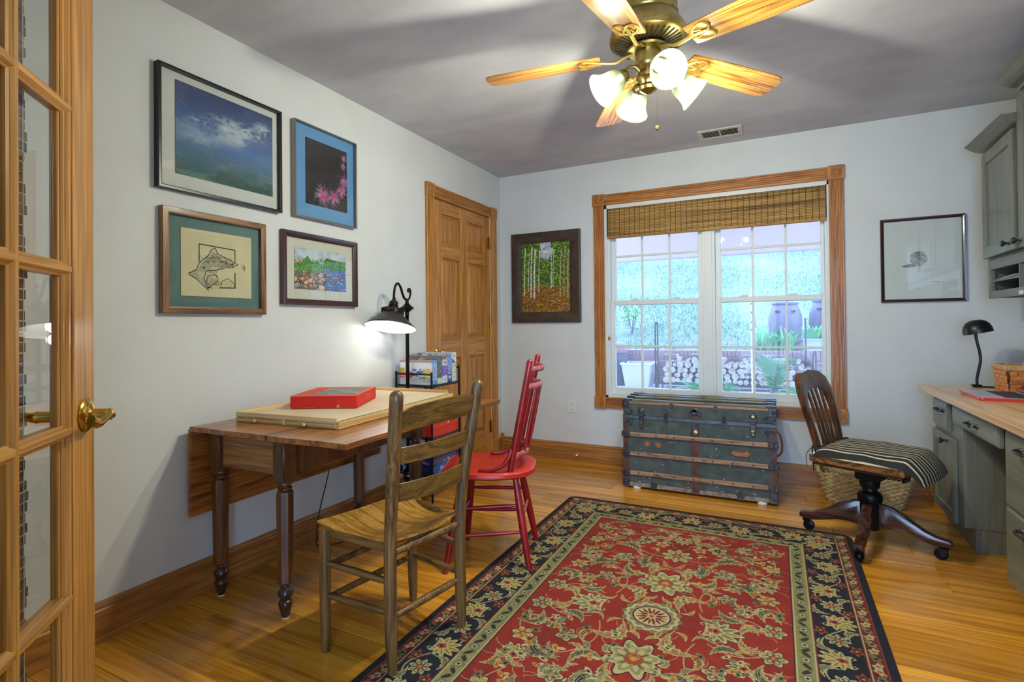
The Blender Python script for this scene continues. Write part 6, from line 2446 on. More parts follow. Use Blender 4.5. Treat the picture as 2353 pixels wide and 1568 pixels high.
# leather patches
for x, z in ((1.402, .311), (1.474, .309)):
    obj('leather_rosette', MB().lathe([(.018, 0), (.017, .003), (.006, .004), (0, .002)], 12, axis_M((x, Y0 - .001, z), (0, -1, 0))), M_TAN, tk)
mb = MB()
mb.prism([(1.925, .300), (1.945, .318), (1.96, .310), (2.005, .312), (2.02, .322), (2.038, .305), (2.02, .285), (2.0, .288), (1.96, .285), (1.945, .290)], Y0 - .007, Y0 - .001, 'y')
obj('handle_remnant', mb, M_TAN, tk, sm=False, recalc=True)
for x in (1.442, 1.979):
    mb = MB().box(x - .02, x + .02, Y0 - .010, Y0 - .002, .012, .05, .004).box(x - .026, x + .026, Y0 - .008, Y0 - .002, .036, .044, .002)
    mb.tube([(x - .008, Y0 - .012, .02), (x - .008, Y0 - .012, .06)], .004, 6).tube([(x + .008, Y0 - .012, .02), (x + .008, Y0 - .012, .06)], .004, 6)
    obj('bottom_clamp', mb, M_TMET, tk, sm=False)
obj('side_handle', MB().tube(spline([(X1 + .004, -.40, .43), (X1 + .022, -.40, .41), (X1 + .034, -.40, .36), (X1 + .030, -.40, .30), (X1 + .006, -.40, .27)], 5), .012, 8, sx=.5, sy=1.4), M_TAN, tk)
for x, y_ in ((1.325, -.535), (2.10, -.540), (1.325, -.14), (2.10, -.14)):
    obj('foot_pad', MB().lathe([(0, 0), (.026, 0), (.029, .004), (.029, .012), (.022, .018), (0, .018)], 20, TM((x, y_, 0))), M_WHITE, tk)
# paint chips
mb = MB()
rr = random.Random(2)
for k in range(80):
    x, z = rr.uniform(X0 + .05, X1 - .05), Z0 + .03 + .42 * rr.random() ** 2.2
    if 1.67 < x < 1.75 or any(abs(z - q) < .02 for q in (.110, .240, .371)):
        continue
    a, s_ = rr.uniform(0, 6.28), rr.uniform(.0015, .006)
    q = [(x + s_ * rr.uniform(.6, 1.4) * cos(a + j * 1.26), Y0 - .0006, z + s_ * .7 * rr.uniform(.5, 1.2) * sin(a + j * 1.26)) for j in range(5)]
    mb.add(q, [tuple(reversed(range(5)))])
obj('chipped_patches', mb, plain('chipped_white', '#b5bab4', .9), tk, sm=False, kind='stuff', recalc=False)

# ------------------------------------------------------------------ rug
RGX0, RGX1, RGY0, RGY1 = .985, 2.525, -3.34, -.91
m_rug = img_mat('rug_weave', rug_image(), .95, .6, 420.0)
rgp = []
rr_ = .05
for cx, cy, a0 in ((RGX1 - rr_, RGY1 - rr_, 0), (RGX0 + rr_, RGY1 - rr_, pi / 2), (RGX0 + rr_, RGY0 + rr_, pi), (RGX1 - rr_, RGY0 + rr_, 1.5 * pi)):
    for k in range(7):
        a = a0 + pi / 2 * k / 6
        rgp.append((cx + rr_ * cos(a), cy + rr_ * sin(a)))
nr = len(rgp)
cxr, cyr = (RGX0 + RGX1) / 2, (RGY0 + RGY1) / 2
mb = MB()
ins = [(x + (cxr - x) / abs(cxr - x) * .003, y + (cyr - y) / abs(cyr - y) * .003) for x, y in rgp]
vs = [(x, y, .0005) for x, y in rgp] + [(x, y, .008) for x, y in rgp] + [(x, y, .012) for x, y in ins]
fs = [tuple(2 * nr + k for k in range(nr))]
uvf = lambda p: ((p[0] - RGX0) / (RGX1 - RGX0), (p[1] - RGY0) / (RGY1 - RGY0))
for k in range(nr):
    k2 = (k + 1) % nr
    fs += [(k, k2, nr + k2, nr + k), (nr + k, nr + k2, 2 * nr + k2, 2 * nr + k)]
mb.add(vs, fs)
mb.uv = [[uvf(vs[i]) for i in f] for f in fs]
tag(obj('area_rug', mb, m_rug, sm=False), 'red oriental area rug with a navy floral border on the oak floor', 'rug')

# ------------------------------------------------------------------ swivel chair
M_SWZ = wood('swivel_dark_wood', '#2c1810', '#5a3420', 'z', 1.6, .24, .5, True, .05, ('#8a5f30', .63), .3, 5.0)
M_SWX = wood('swivel_base_wood', '#2a1714', '#4e2c20', 'x', 1.6, .26, .5, True, .05, ('#7a5430', .66), .3, 5.0)
M_SWS = wood('swivel_seat_wood', '#4a2a16', '#8a5c30', 'x', 1.6, .3, .4, True, .05, ('#2c1810', .52), .3, 5.0)
M_IRON = plain('black_cast_iron', '#141416', .4, .6)
sw = thing('swivel_chair', 'antique dark wood swivel desk chair on casters at the desk', 'chair', (2.603, -.957, 0))
S0 = Vector((2.603, -.957, 0))
TS = TM(S0)


def base_leg():
    prof = [(.025, .212), (.06, .214), (.10, .203), (.14, .178), (.18, .147), (.22, .121), (.26, .104), (.30, .097), (.318, .092), (.322, .078), (.314, .066), (.28, .062), (.24, .066), (.20, .077), (.15, .092), (.10, .096), (.06, .090), (.025, .082)]
    mb = MB()
    n = len(prof)
    t0, t1 = .021, .017
    cen = Vector((sum(p[0] for p in prof) / n, sum(p[1] for p in prof) / n))
    inn = [(p[0] + (cen.x - p[0]) * .04, p[1] - .004 * (1 if p[1] > .11 - p[0] * .1 else -1)) for p in prof]
    vs = [(x, -t0, z) for x, z in inn] + [(x, -t1 - .006 + .002, z) for x, z in prof]
    vs = [(x, -t0, z) for x, z in inn] + [(x, -t1, z) for x, z in prof] + [(x, t1, z) for x, z in prof] + [(x, t0, z) for x, z in inn]
    fs = [tuple(range(n)), tuple(3 * n + k for k in reversed(range(n)))]
    for r_ in range(3):
        for k in range(n):
            k2 = (k + 1) % n
            fs.append((r_ * n + k, (r_ + 1) * n + k, (r_ + 1) * n + k2, r_ * n + k2))
    return mb.add(vs, fs)


l0 = None
for k in range(4):
    a = rad(164 + 90 * k)
    M = Matrix.Rotation(a, 4, 'Z')
    if l0 is None:
        l0 = obj('base_leg', base_leg(), M_SWX, sw, local=True, ang=45, recalc=True)
        mb = MB()
        mb.lathe([(0, .060), (.011, .060), (.013, .072), (.017, .078)], 12, TM((.296, 0, 0)))
        mb.box(.272, .300, -.019, -.015, .022, .062, .001).box(.272, .300, .015, .019, .022, .062, .001).box(.276, .306, -.019, .019, .052, .063, .002)
        mb.lathe([(0, -.0125), (.020, -.0125), (.0265, -.008), (.0275, 0), (.0265, .008), (.020, .0125), (0, .0125)], 22, axis_M((.278, 0, .0275), (0, 1, 0)))
        obj('caster', mb, M_IRON, l0, local=True)
        l0.matrix_local = M
    else:
        c = dup(l0, sw)
        c.matrix_local = M
obj('hub', MB().lathe([(0, .075), (.036, .075), (.044, .085), (.046, .21), (.050, .214), (.054, .222), (.055, .245), (.046, .262), (.033, .270), (.030, .285), (.020, .290), (.018, .33), (0, .33)], 28, TS), M_IRON, sw)
SF = rad(-25)
MSs = TS @ Matrix.Rotation(SF, 4, 'Z')
mb = MB()
mb.box(-.05, .06, -.055, .055, .325, .395, .006, M=MSs)
mb.box(-.13, .14, -.05, -.035, .385, .412, .003, M=MSs).box(-.13, .14, .035, .05, .385, .412, .003, M=MSs)
mb.lathe([(0, .28), (.040, .285), (.045, .30), (.045, .325), (0, .33)], 20, TS)
obj('tilt_yoke', mb, M_IRON, sw)
mb = MB()
for yv in (-.022, .022):
    mb.tube([tuple(MSs @ Vector((.055 + .0020 * k, yv + .011 * cos(k * .62), .358 + .011 * sin(k * .62)))) for k in range(44)], .0026, 5)
    mb.lathe([(0, 0), (.016, 0), (.018, .006), (.012, .014), (.010, .02), (0, .02)], 14, axis_M(MSs @ Vector((.145, yv, .358)), MSs.to_3x3() @ Vector((1, 0, 0))))
obj('tilt_springs', mb, M_IRON, sw)
# seat: saddle shaped slab


def seat_pt(u, v, top):
    x, yv = -.205 + .42 * u, (-.205 + .41 * v)
    yv *= 1 - .10 * max(0, .5 - u)
    rx = abs(2 * v - 1)
    x2 = x + (.02 if u > .5 else -.0) * (1 - rx ** 3) - (.015 * rx ** 6 if u > .9 else 0)
    z = .448 - .014 * sin(pi * v) * sin(pi * min(1, u * 1.1)) if top else .412
    return tuple(MSs @ Vector((x2, yv, z)))


obj('seat', MB().slab(lambda u, v: seat_pt(u, v, True), lambda u, v: seat_pt(u, v, False), 12, 12), M_SWS, sw)
obj('seat_rail', MB().box(-.19, .19, -.19, .19, .396, .413, .004, M=MSs), M_SWX, sw, sm=False)


def back_surf(h, yv, off):
    """curved leaning back: h height over the seat, yv sideways (local)"""
    x = -.175 - .02 * (h / .42) - .085 * max(0, h / .42) ** 1.3 + .30 * (yv * yv) * (h / .42) - .010 * (h / .42) + off
    return tuple(MSs @ Vector((x, yv, .43 + h)))


def outline(t, inner):
    """t 0..1 from the near foot over the crown to the far foot"""
    A = [(-.158, 0), (-.166, .08), (-.180, .17), (-.192, .26), (-.190, .33), (-.168, .385), (-.115, .418), (0, .432)]
    B = [(-.122, 0), (-.128, .08), (-.138, .17), (-.142, .23), (-.132, .28), (-.108, .315), (-.07, .330), (0, .334)]
    P = B if inner else A
    s_ = 1
    if t > .5:
        t = 1 - t
        s_ = -1
    q = t * 2 * (len(P) - 1)
    i = min(int(q), len(P) - 2)
    f = q - i
    return ((P[i][0] + (P[i + 1][0] - P[i][0]) * f) * s_, P[i][1] + (P[i + 1][1] - P[i][1]) * f)


def bk(off):
    def g(u, v):
        a, b = outline(u, False), outline(u, True)
        yv, h = a[0] + (b[0] - a[0]) * v, a[1] + (b[1] - a[1]) * v
        return back_surf(h, yv, off - .003 * (2 * v - 1) ** 2)
    return g


obj('back_frame', MB().slab(bk(.012), bk(-.012), 56, 4), M_SWZ, sw, ang=40, recalc=True)
for k in range(4):
    yv = -.075 + .05 * k
    obj('back_spindle', MB().slab(lambda u, v: back_surf(.34 * u + .0, yv * (.82 + .25 * u) - .0095 + .019 * v, .005), lambda u, v: back_surf(.34 * u, yv * (.82 + .25 * u) - .0095 + .019 * v, -.005), 10, 2), M_SWZ, sw, recalc=True)
obj('back_foot_rail', MB().slab(lambda u, v: back_surf(.03 * v - .02, -.15 + .30 * u, .012), lambda u, v: back_surf(.03 * v - .02, -.15 + .30 * u, -.012), 10, 1), M_SWZ, sw, recalc=True)

# striped seat cushion
m, nt, bs = new_mat('striped_ticking')
v_, _ = coords(nt)
sx_ = nd(nt, 'ShaderNodeSeparateXYZ')
nt.links.new(v_, sx_.inputs[0])
nz_ = nd(nt, 'ShaderNodeTexNoise', Scale=9.0, Detail=1.0)
nt.links.new(v_, nz_.inputs['Vector'])
ma = nd(nt, 'ShaderNodeMath', operation='MULTIPLY_ADD')
ma.inputs[1].default_value = .010
nt.links.new(nz_.outputs['Fac'], ma.inputs[0])
nt.links.new(sx_.outputs['Y'], ma.inputs[2])
mu = nd(nt, 'ShaderNodeMath', operation='MULTIPLY')
mu.inputs[1].default_value = 1 / .0295
nt.links.new(ma.outputs[0], mu.inputs[0])
fr_ = nd(nt, 'ShaderNodeMath', operation='FRACT')
nt.links.new(mu.outputs[0], fr_.inputs[0])
rp_ = ramp(nt, [(0, '#1d1e1c'), (.62, '#1d1e1c'), (.68, '#b9ae93'), (.93, '#b9ae93'), (.99, '#1d1e1c')])
nt.links.new(fr_.outputs[0], rp_.inputs['Fac'])
nt.links.new(rp_.outputs['Color'], bs.inputs['Base Color'])
bs.inputs['Roughness'].default_value = .9
M_TICK = m
M_TAPE = plain('black_tape', '#1a1a1c', .8)
cu = thing('seat_cushion', 'black and cream striped cushion tied onto the swivel chair seat', 'cushion', (2.603, -.957, 0), SF)


def cush(top):
    def g(u, v):
        s_ = 2 * v - 1
        hw = .205 + .012 * sin(pi * u)
        x = -.185 + .455 * u + .020 * (1 - s_ * s_) * u
        yv = hw * s_
        e = (1 - (2 * u - 1) ** 6) * (1 - s_ ** 6)
        e = max(0, e) ** .45
        base = .4495 - .062 * max(0, (u - .84) / .16) ** 1.3 - .004 * abs(s_) ** 3
        puck = .004 * sin(u * 17) * abs(s_) ** 2 + .003 * sin(v * 21 + u * 5)
        z = base + (.046 + puck) * e if top else base - .004 * e + .001
        return (x, yv, z)
    return g


obj('cushion', MB().slab(cush(True), cush(False), 40, 26), M_TICK, cu, local=True, ang=80)
for s_ in (-1, 1):
    p = Vector((-.175, s_ * .15, .475))
    ring = [p + Vector((.032 * cos(a), .030 * sin(a), .006 * sin(2 * a))) for a in [2 * pi * k / 14 for k in range(14)]]
    mb = MB().tube(ring, .006, 6, closed=True, sx=1.2, sy=.4)
    for q in ((-.01, .02, .10), (.02, .012, .115)):
        mb.tube(spline([p + Vector((-.03, s_ * .01, 0)), p + Vector((-.045 + q[0], s_ * .02, -.04)), p + Vector((-.035 + q[0], s_ * (.02 + q[1]), -q[2])), ], 5), .007, 6, sx=.25, sy=1)
    obj('tie', mb, M_TAPE, cu, local=True)

# ------------------------------------------------------------------ wicker basket on the floor
M_WICK = plain('wicker_reed', '#d2b885', .6, 0, '#a68a58', 30.0)
wb = thing('wicker_basket', 'pale wicker basket on the floor behind the swivel chair', 'basket', (2.66, -.205, 0))
BCX, BCY = 2.66, -.205


def rrect(a, hx_, hy_, r=.06):
    """point on a rounded rectangle by angle-like parameter 0..1"""
    per = [(hx_ - r) * 2, pi / 2 * r, (hy_ - r) * 2, pi / 2 * r] * 2
    tot = sum(per)
    d = (a % 1) * tot
    x, y_, h = -(hx_ - r), -hy_, 0.0
    i = 0
    while d > per[i] and i < 7:
        d -= per[i]
        if i % 2 == 0:
            x, y_ = x + per[i] * cos(h), y_ + per[i] * sin(h)
        else:
            cx, cy = x - r * sin(h), y_ + r * cos(h)
            h += pi / 2
            x, y_ = cx + r * sin(h), cy - r * cos(h)
        i += 1
    if i % 2 == 0:
        return (x + d * cos(h), y_ + d * sin(h))
    cx, cy = x - r * sin(h), y_ + r * cos(h)
    h2 = h + d / r
    return (cx + r * sin(h2), cy - r * cos(h2))


def wsize(z):
    t = z / .205
    return .195 + .055 * t, .125 + .045 * t


rim_z = lambda px: .197 + (.055 * max(0, (-px - .11) / .14) ** 1.2 if px < -.11 else 0)
NST = 46
mb = MB()
rows = 14
for r_ in range(rows):
    z = .008 + r_ * .0135
    hx_, hy_ = wsize(z)
    pts = []
    for k in range(NST * 4):
        a = k / (NST * 4)
        x, y_ = rrect(a, hx_, hy_)
        nl = math.hypot(x / hx_, y_ / hy_)
        o = .0048 * cos(pi * (k / 4) + (pi if r_ % 2 else 0))
        d = Vector((x, y_)).normalized()
        pts.append((BCX + x + d.x * o, BCY + y_ + d.y * o, z + .001 * sin(k * .9)))
    mb.tube(pts, .0062, 5, closed=True)
obj('woven_reeds', mb, M_WICK, wb, kind='stuff')
mb = MB()
for k in range(NST):
    p = []
    for z in (.004, .07, .14, .20):
        hx_, hy_ = wsize(z)
        x, y_ = rrect((k + .5) / NST, hx_, hy_)
        p.append((BCX + x, BCY + y_, min(z, rim_z(x))))
    mb.tube(p, .0045, 5)
obj('stakes', mb, M_WICK, wb, kind='stuff')
obj('basket_floor', MB().prism([(BCX + rrect(k / 40, .188, .118)[0], BCY + rrect(k / 40, .188, .118)[1]) for k in range(40)], .002, .010, 'z'), M_WICK, wb, sm=False)
for ph in (0, pi / 2, pi, 1.5 * pi):
    pts = []
    for k in range(220):
        a = k / 220
        hx_, hy_ = wsize(.205)
        x, y_ = rrect(a, hx_, hy_)
        d = Vector((x, y_)).normalized()
        w_ = 2 * pi * a * 34 + ph
        pts.append((BCX + x + d.x * .009 * cos(w_), BCY + y_ + d.y * .009 * cos(w_), rim_z(x) + .008 + .009 * sin(w_)))
    obj('braided_rim', MB().tube(pts, .0058, 5, closed=True), M_WICK, wb)
for s_ in (-1, 1):
    hx_, hy_ = wsize(.2)
    xx = BCX + s_ * (hx_ + .002)
    zz = rim_z(s_ * hx_)
    obj('end_handle', MB().tube(spline([(xx, BCY - .07, zz - .01), (xx + s_ * .010, BCY - .05, zz + .035), (xx + s_ * .012, BCY, zz + .045), (xx + s_ * .010, BCY + .05, zz + .035), (xx, BCY + .07, zz - .01)], 6), .008, 7), M_WICK, wb)
if True:    # upright left end panel of the basket
    mb = MB()
    for r_ in range(6):
        z = .195 + r_ * .0135
        pts = [(BCX - .245 - .0035 * r_ * .3 + .004 * cos(pi * k + r_ * pi), BCY - .13 + .26 * k / 12, z) for k in range(13)]
        mb.tube(pts, .006, 5)
    for k in range(9):
        mb.tube([(BCX - .245, BCY - .13 + .26 * k / 8, .17), (BCX - .249, BCY - .13 + .26 * k / 8, .275)], .0045, 5)
    mb.tube(spline([(BCX - .246, BCY - .14, .19), (BCX - .249, BCY - .138, .268), (BCX - .25, BCY - .10, .284), (BCX - .25, BCY, .288), (BCX - .25, BCY + .10, .284), (BCX - .249, BCY + .138, .268), (BCX - .246, BCY + .14, .19)], 5), .010, 7)
    obj('raised_end', mb, M_WICK, wb, kind='stuff')

# ------------------------------------------------------------------ grey-green desk cabinets
M_CABZ = wood('cabinet_stain_upright', '#686a5c', '#77796b', 'z', 1.2, .4, .15, True, .04, None, .14, 2.0)
M_CABY = wood('cabinet_stain_lengthwise', '#686a5c', '#77796b', 'y', 1.2, .4, .15, True, .04, None, .14, 2.0)
M_PULL = plain('dark_pewter', '#4a4c50', .32, .85)
M_BUTX = wood('butcher_block', '#bd905a', '#d6b07c', 'y', 1.3, .3, .3, True, .10, None, .18, 3.0)
XF, XB = 3.0, XR - .004


def pull(parent, y_, z, x=2.98, w_=.096):
    h = obj('bar_pull', MB().tube(spline([(x, y_ - w_ / 2, z), (x - .018, y_ - w_ / 2, z), (x - .027, y_ - w_ / 2 + .016, z), (x - .030, y_, z), (x - .027, y_ + w_ / 2 - .016, z), (x - .018, y_ + w_ / 2, z), (x, y_ + w_ / 2, z)], 5), .0052, 8)
            .lathe([(.011, 0), (.010, .003), (.007, .006), (.0075, .010), (0, .010)], 14, axis_M((x, y_ - w_ / 2, z), (-1, 0, 0)))
            .lathe([(.011, 0), (.010, .003), (.007, .006), (.0075, .010), (0, .010)], 14, axis_M((x, y_ + w_ / 2, z), (-1, 0, 0))), M_PULL, parent)
    return h


def knob(parent, x, y_, z, nrm=(-1, 0, 0)):
    return obj('knob', MB().lathe([(.010, 0), (.009, .003), (.0055, .006), (.0050, .014), (.010, .020), (.0155, .025), (.016, .031), (.011, .036), (0, .037)], 18, axis_M((x, y_, z), nrm)), M_PULL, parent)


def slab_front(parent, name, y0, y1, z0, z1, mat, x0=2.98, x1=3.0):
    mb = MB().box(x0 + .004, x1 - .0005, y0, y1, z0, z1, .001).box(x0, x0 + .006, y0 + .006, y1 - .006, z0 + .006, z1 - .006, .004)
    return obj(name, mb, mat, parent, sm=False)


def panel_door(parent, y0, y1, z0, z1, x0, x1, st=.052, rail_=.055, M=None):
    """frame and recessed panel door facing -x"""
    mb = MB()
    mb.box(x0, x1, y0, y0 + st, z0, z1, .003, M=M).box(x0, x1, y1 - st, y1, z0, z1, .003, M=M)
    mb.box(x0 + .0004, x1, y0 + st, y1 - st, z0, z0 + rail_, .002, M=M).box(x0 + .0004, x1, y0 + st, y1 - st, z1 - rail_, z1, .002, M=M)
    d = obj('door', mb, M_CABZ, parent, sm=False)
    obj('recessed_panel', MB().box(x0 + .009, x1 - .003, y0 + st - .004, y1 - st + .004, z0 + rail_ - .004, z1 - rail_ + .004, .001, M=M), M_CABZ, d, sm=False)
    mb = MB()
    r_ = .006
    a, b, c, e = y0 + st, y1 - st, z0 + rail_, z1 - rail_
    for p, q in (((a, c), (b, c)), ((a, e), (b, e)), ((a, c), (a, e)), ((b, c), (b, e))):
        mb.tube([(x0 + .007, p[0], p[1]), (x0 + .007, q[0], q[1])], r_, 6, M=M)
    obj('panel_moulding', mb, M_CABZ, d)
    return d


ct = thing('base_cabinet', 'grey green desk cabinet with one drawer over one door, nearest the back wall', 'cabinet', (3.29, -.62, 0))
obj('body', MB().box(XF, XB, -.862, -.372, .112, .712, .001).box(3.042, XB, -.858, -.376, 0, .112, 0), M_CABZ, ct, sm=False)
d = slab_front(ct, 'drawer', -.681, -.403, .545, .694, M_CABY)
pull(d, -.570, .642)
d = panel_door(ct, -.776, -.388, .100, .520, 2.98, 3.0, .040, .045)
knob(d, 2.98, -.672, .496)
kd = thing('knee_drawer', 'shallow grey green drawer over the desk kneehole', 'drawer', (3.29, -1.08, .60))
obj('body', box(3.012, XB, -1.402, -.864, .612, .712, .001), M_CABY, kd, sm=False)
d = slab_front(kd, 'drawer_front', -1.39, -.768, .606, .694, M_CABY)
pull(d, -1.095, .650, w_=.105)
dc = thing('drawer_cabinet', 'grey green cabinet of two deep drawers at the right edge', 'cabinet', (3.29, -1.75, 0))
obj('body', MB().box(XF, XB, -2.05, -1.404, .112, .712, .001).box(3.042, XB, -2.046, -1.408, 0, .112, 0), M_CABZ, dc, sm=False)
d = slab_front(dc, 'drawer', -1.98, -1.456, .405, .694, M_CABY)
pull(d, -1.66, .645)
d = slab_front(dc, 'drawer', -1.98, -1.452, .110, .399, M_CABY)
pull(d, -1.66, .352)
cn = thing('countertop', 'butcher block wooden desk top running along the right wall', 'countertop', (3.26, -1.2, .715))
k = 0
yv = [-.285]
x = 2.94
while x < XB - .02:
    x1 = min(XB - .001, x + .0425)
    mb = MB().box(x + .0002, x1 - .0002, -2.1, -.285, .7165, .747, .0022 if k == 0 else .0006)
    obj('block_strip', mb, M_BUTX, cn, sm=False)
    x = x1
    k += 1

# upper cabinets
uc = thing('upper_cabinet', 'grey green wall cabinet with a panelled door and crown moulding', 'cabinet', (3.42, -.54, 1.459))
obj('body', box(3.272, XB, -.802, -.270, 1.459, 2.07, .001), M_CABZ, uc, sm=False)
MD = Matrix.Translation((3.27, -.276, 0)) @ Matrix.Rotation(rad(-2.2), 4, 'Z') @ Matrix.Translation((-3.27, .276, 0))
d = panel_door(uc, -.768, -.276, 1.468, 2.058, 3.247, 3.271, .055, .06, MD)
knob(d, 3.228, -.722, 1.502)
CRN = [(3.272, 2.058), (3.262, 2.060), (3.256, 2.070), (3.246, 2.074), (3.228, 2.080), (3.206, 2.092), (3.190, 2.104), (3.180, 2.112), (3.176, 2.114), (3.176, 2.122), (3.272, 2.122)]


def crown(parent, prof, y0, y1):
    return obj('crown_moulding', MB().prism(prof, y0, y1, 'y'), M_CABY, parent, sm=False, recalc=True)


crown(uc, CRN, -.803, -.266)
tc = thing('tall_upper_cabinet', 'taller grey green wall cabinet whose crown shows at the upper right edge', 'cabinet', (3.42, -1.3, 1.459))
obj('body', box(3.258, XB, -1.75, -.806, 1.459, 2.24, .001), M_CABZ, tc, sm=False)
d = panel_door(tc, -1.26, -.812, 1.468, 2.19, 3.233, 3.257)
knob(d, 3.233, -.842, 1.500)
crown(tc, [(x - .016, z + .165) for x, z in CRN], -1.76, -.800)
cb = thing('cubby_shelf', 'grey green open cubby shelf hanging below the wall cabinet', 'shelf', (3.42, -.9, 1.244))
M_CUBBYW = M_CABY  # same material as the lengthwise cabinet stain
obj('back_panel', box(3.56, XB, -1.75, -.270, 1.246, 1.4585, 0), M_CABY, cb, sm=False)
obj('side_panel', box(3.29, 3.56, -.283, -.270, 1.246, 1.4585, .001), M_CABZ, cb, sm=False)
obj('front_frame', MB().box(3.27, 3.29, -.306, -.270, 1.244, 1.4585, .0015).box(3.27, 3.29, -1.75, -.306, 1.244, 1.284, .0015).box(3.27, 3.29, -1.75, -.306, 1.404, 1.4585, .0015), M_CABY, cb, sm=False)
obj('bottom_board', box(3.29, 3.56, -1.75, -.284, 1.262, 1.278, .001), M_CABY, cb, sm=False)
obj('divider', box(3.272, 3.56, -.697, -.683, 1.2785, 1.404, .001), M_CABZ, cb, sm=False, label='pale edged upright divider')
obj('middle_shelf', box(3.276, 3.56, -.6825, -.284, 1.334, 1.344, .001), M_CABY, cb, sm=False)
obj('label_sticker', MB().box(3.2690, 3.2699, -.742, -.690, 1.248, 1.268, .0003), plain('sticker_white', '#cfd4dc', .6), cb, sm=False, label='small white label on the lower rail')
obj('top_board', box(3.29, 3.56, -1.75, -.284, 1.446, 1.4585, .001), M_CABY, cb, sm=False)
M_PAPER = plain('paper', '#c8d2c6', .8)
M_PAPERB = plain('blue_paper', '#8fa2b4', .7)
t = thing('paper_stack', 'loose stack of pale papers on the middle shelf of the cubby', 'papers', (3.42, -.5, 1.344))
for i, (dy, dz, a, mm) in enumerate(((0, .0005, .0, M_PAPERB), (.02, .0035, .05, M_PAPER), (-.01, .0065, -.06, M_PAPERB), (-.05, .0095, .08, M_PAPER), (-.08, .0125, -.04, M_PAPER))):
    obj('sheet', MB().box(-.12, .12, -.15 + .02 * i, .16 - .02 * i, dz, dz + .0022, .0005, M=TM((3.41, -.48 + dy, 1.344), a)), mm, t, sm=False)
t = thing('magazine', 'thin dark booklet with curled cover lying in the lower cubby', 'booklet', (3.42, -.5, 1.278))
obj('cover', MB().slab(lambda u, v: (3.29 + .2 * u, -.62 + .27 * v, 1.2825 + .012 * max(0, v - .85) / .15), lambda u, v: (3.29 + .2 * u, -.62 + .27 * v, 1.2805 + .012 * max(0, v - .85) / .15), 2, 12), plain('booklet_cover', '#39404e', .4), t)
obj('pages', box(3.293, 3.487, -.618, -.40, 1.2783, 1.2803, 0), M_PAPER, t, sm=False)
t = thing('stapler', 'black desk stapler standing in the right cubby by the divider', 'stapler', (3.34, -.76, 1.278))
obj('stapler_base', box(3.285, 3.345, -.90, -.715, 1.2785, 1.288, .003), M_BLACK, t, sm=False)
obj('stapler_arm', MB().slab(lambda u, v: (3.295 + .04 * u, -.885 + .165 * v, 1.318 + .018 * sin(pi * (.2 + .7 * v))), lambda u, v: (3.295 + .04 * u, -.885 + .165 * v, 1.300), 3, 8), M_BLACK, t, ang=60)
obj('staple_slot', box(3.292, 3.338, -.728, -.716, 1.288, 1.306, .001), plain('steel', '#b4b8c0', .3, .9), t, sm=False)

# ------------------------------------------------------------------ things on the desk
t = thing('desk_lamp', 'small black clip desk lamp with a dome shade at the far end of the desk', 'lamp', (3.2, -.33, .747))
M_MATB2 = plain('satin_black', '#141517', .35, .2)
obj('clip_base', MB().box(3.178, 3.268, -.355, -.305, .7475, .7535, .002).box(3.172, 3.215, -.348, -.312, .7535, .762, .003), M_MATB2, t, sm=False)
gp = spline([(3.196, -.33, .760), (3.197, -.33, .80), (3.205, -.332, .85), (3.212, -.334, .90), (3.208, -.334, .95), (3.198, -.335, 1.0), (3.193, -.335, 1.045), (3.194, -.335, 1.085)], 6)
obj('gooseneck', MB().tube(gp, .0072, 10), M_MATB2, t)
MSD = TM((3.204, -.335, 1.052), 0, rad(-12))
obj('dome_shade', MB().lathe([(.068, 0), (.0665, .021), (.060, .042), (.047, .060), (.028, .071), (0, .075), (0, .073), (.027, .069), (.046, .058), (.058, .041), (.0645, .021), (.0665, .0005), (.068, 0)], 32, MSD), M_MATB2, t)
for a in (.5, .9):
    obj('vent_slit', MB().box(-.001, .001, -.008, .008, 0, .001, 0, M=MSD @ Matrix.Rotation(a - 2.4, 4, 'Z') @ Matrix.Translation((0, .035, .0675)) @ Matrix.Rotation(-.62, 4, 'X')), M_WHITE, t, sm=False)

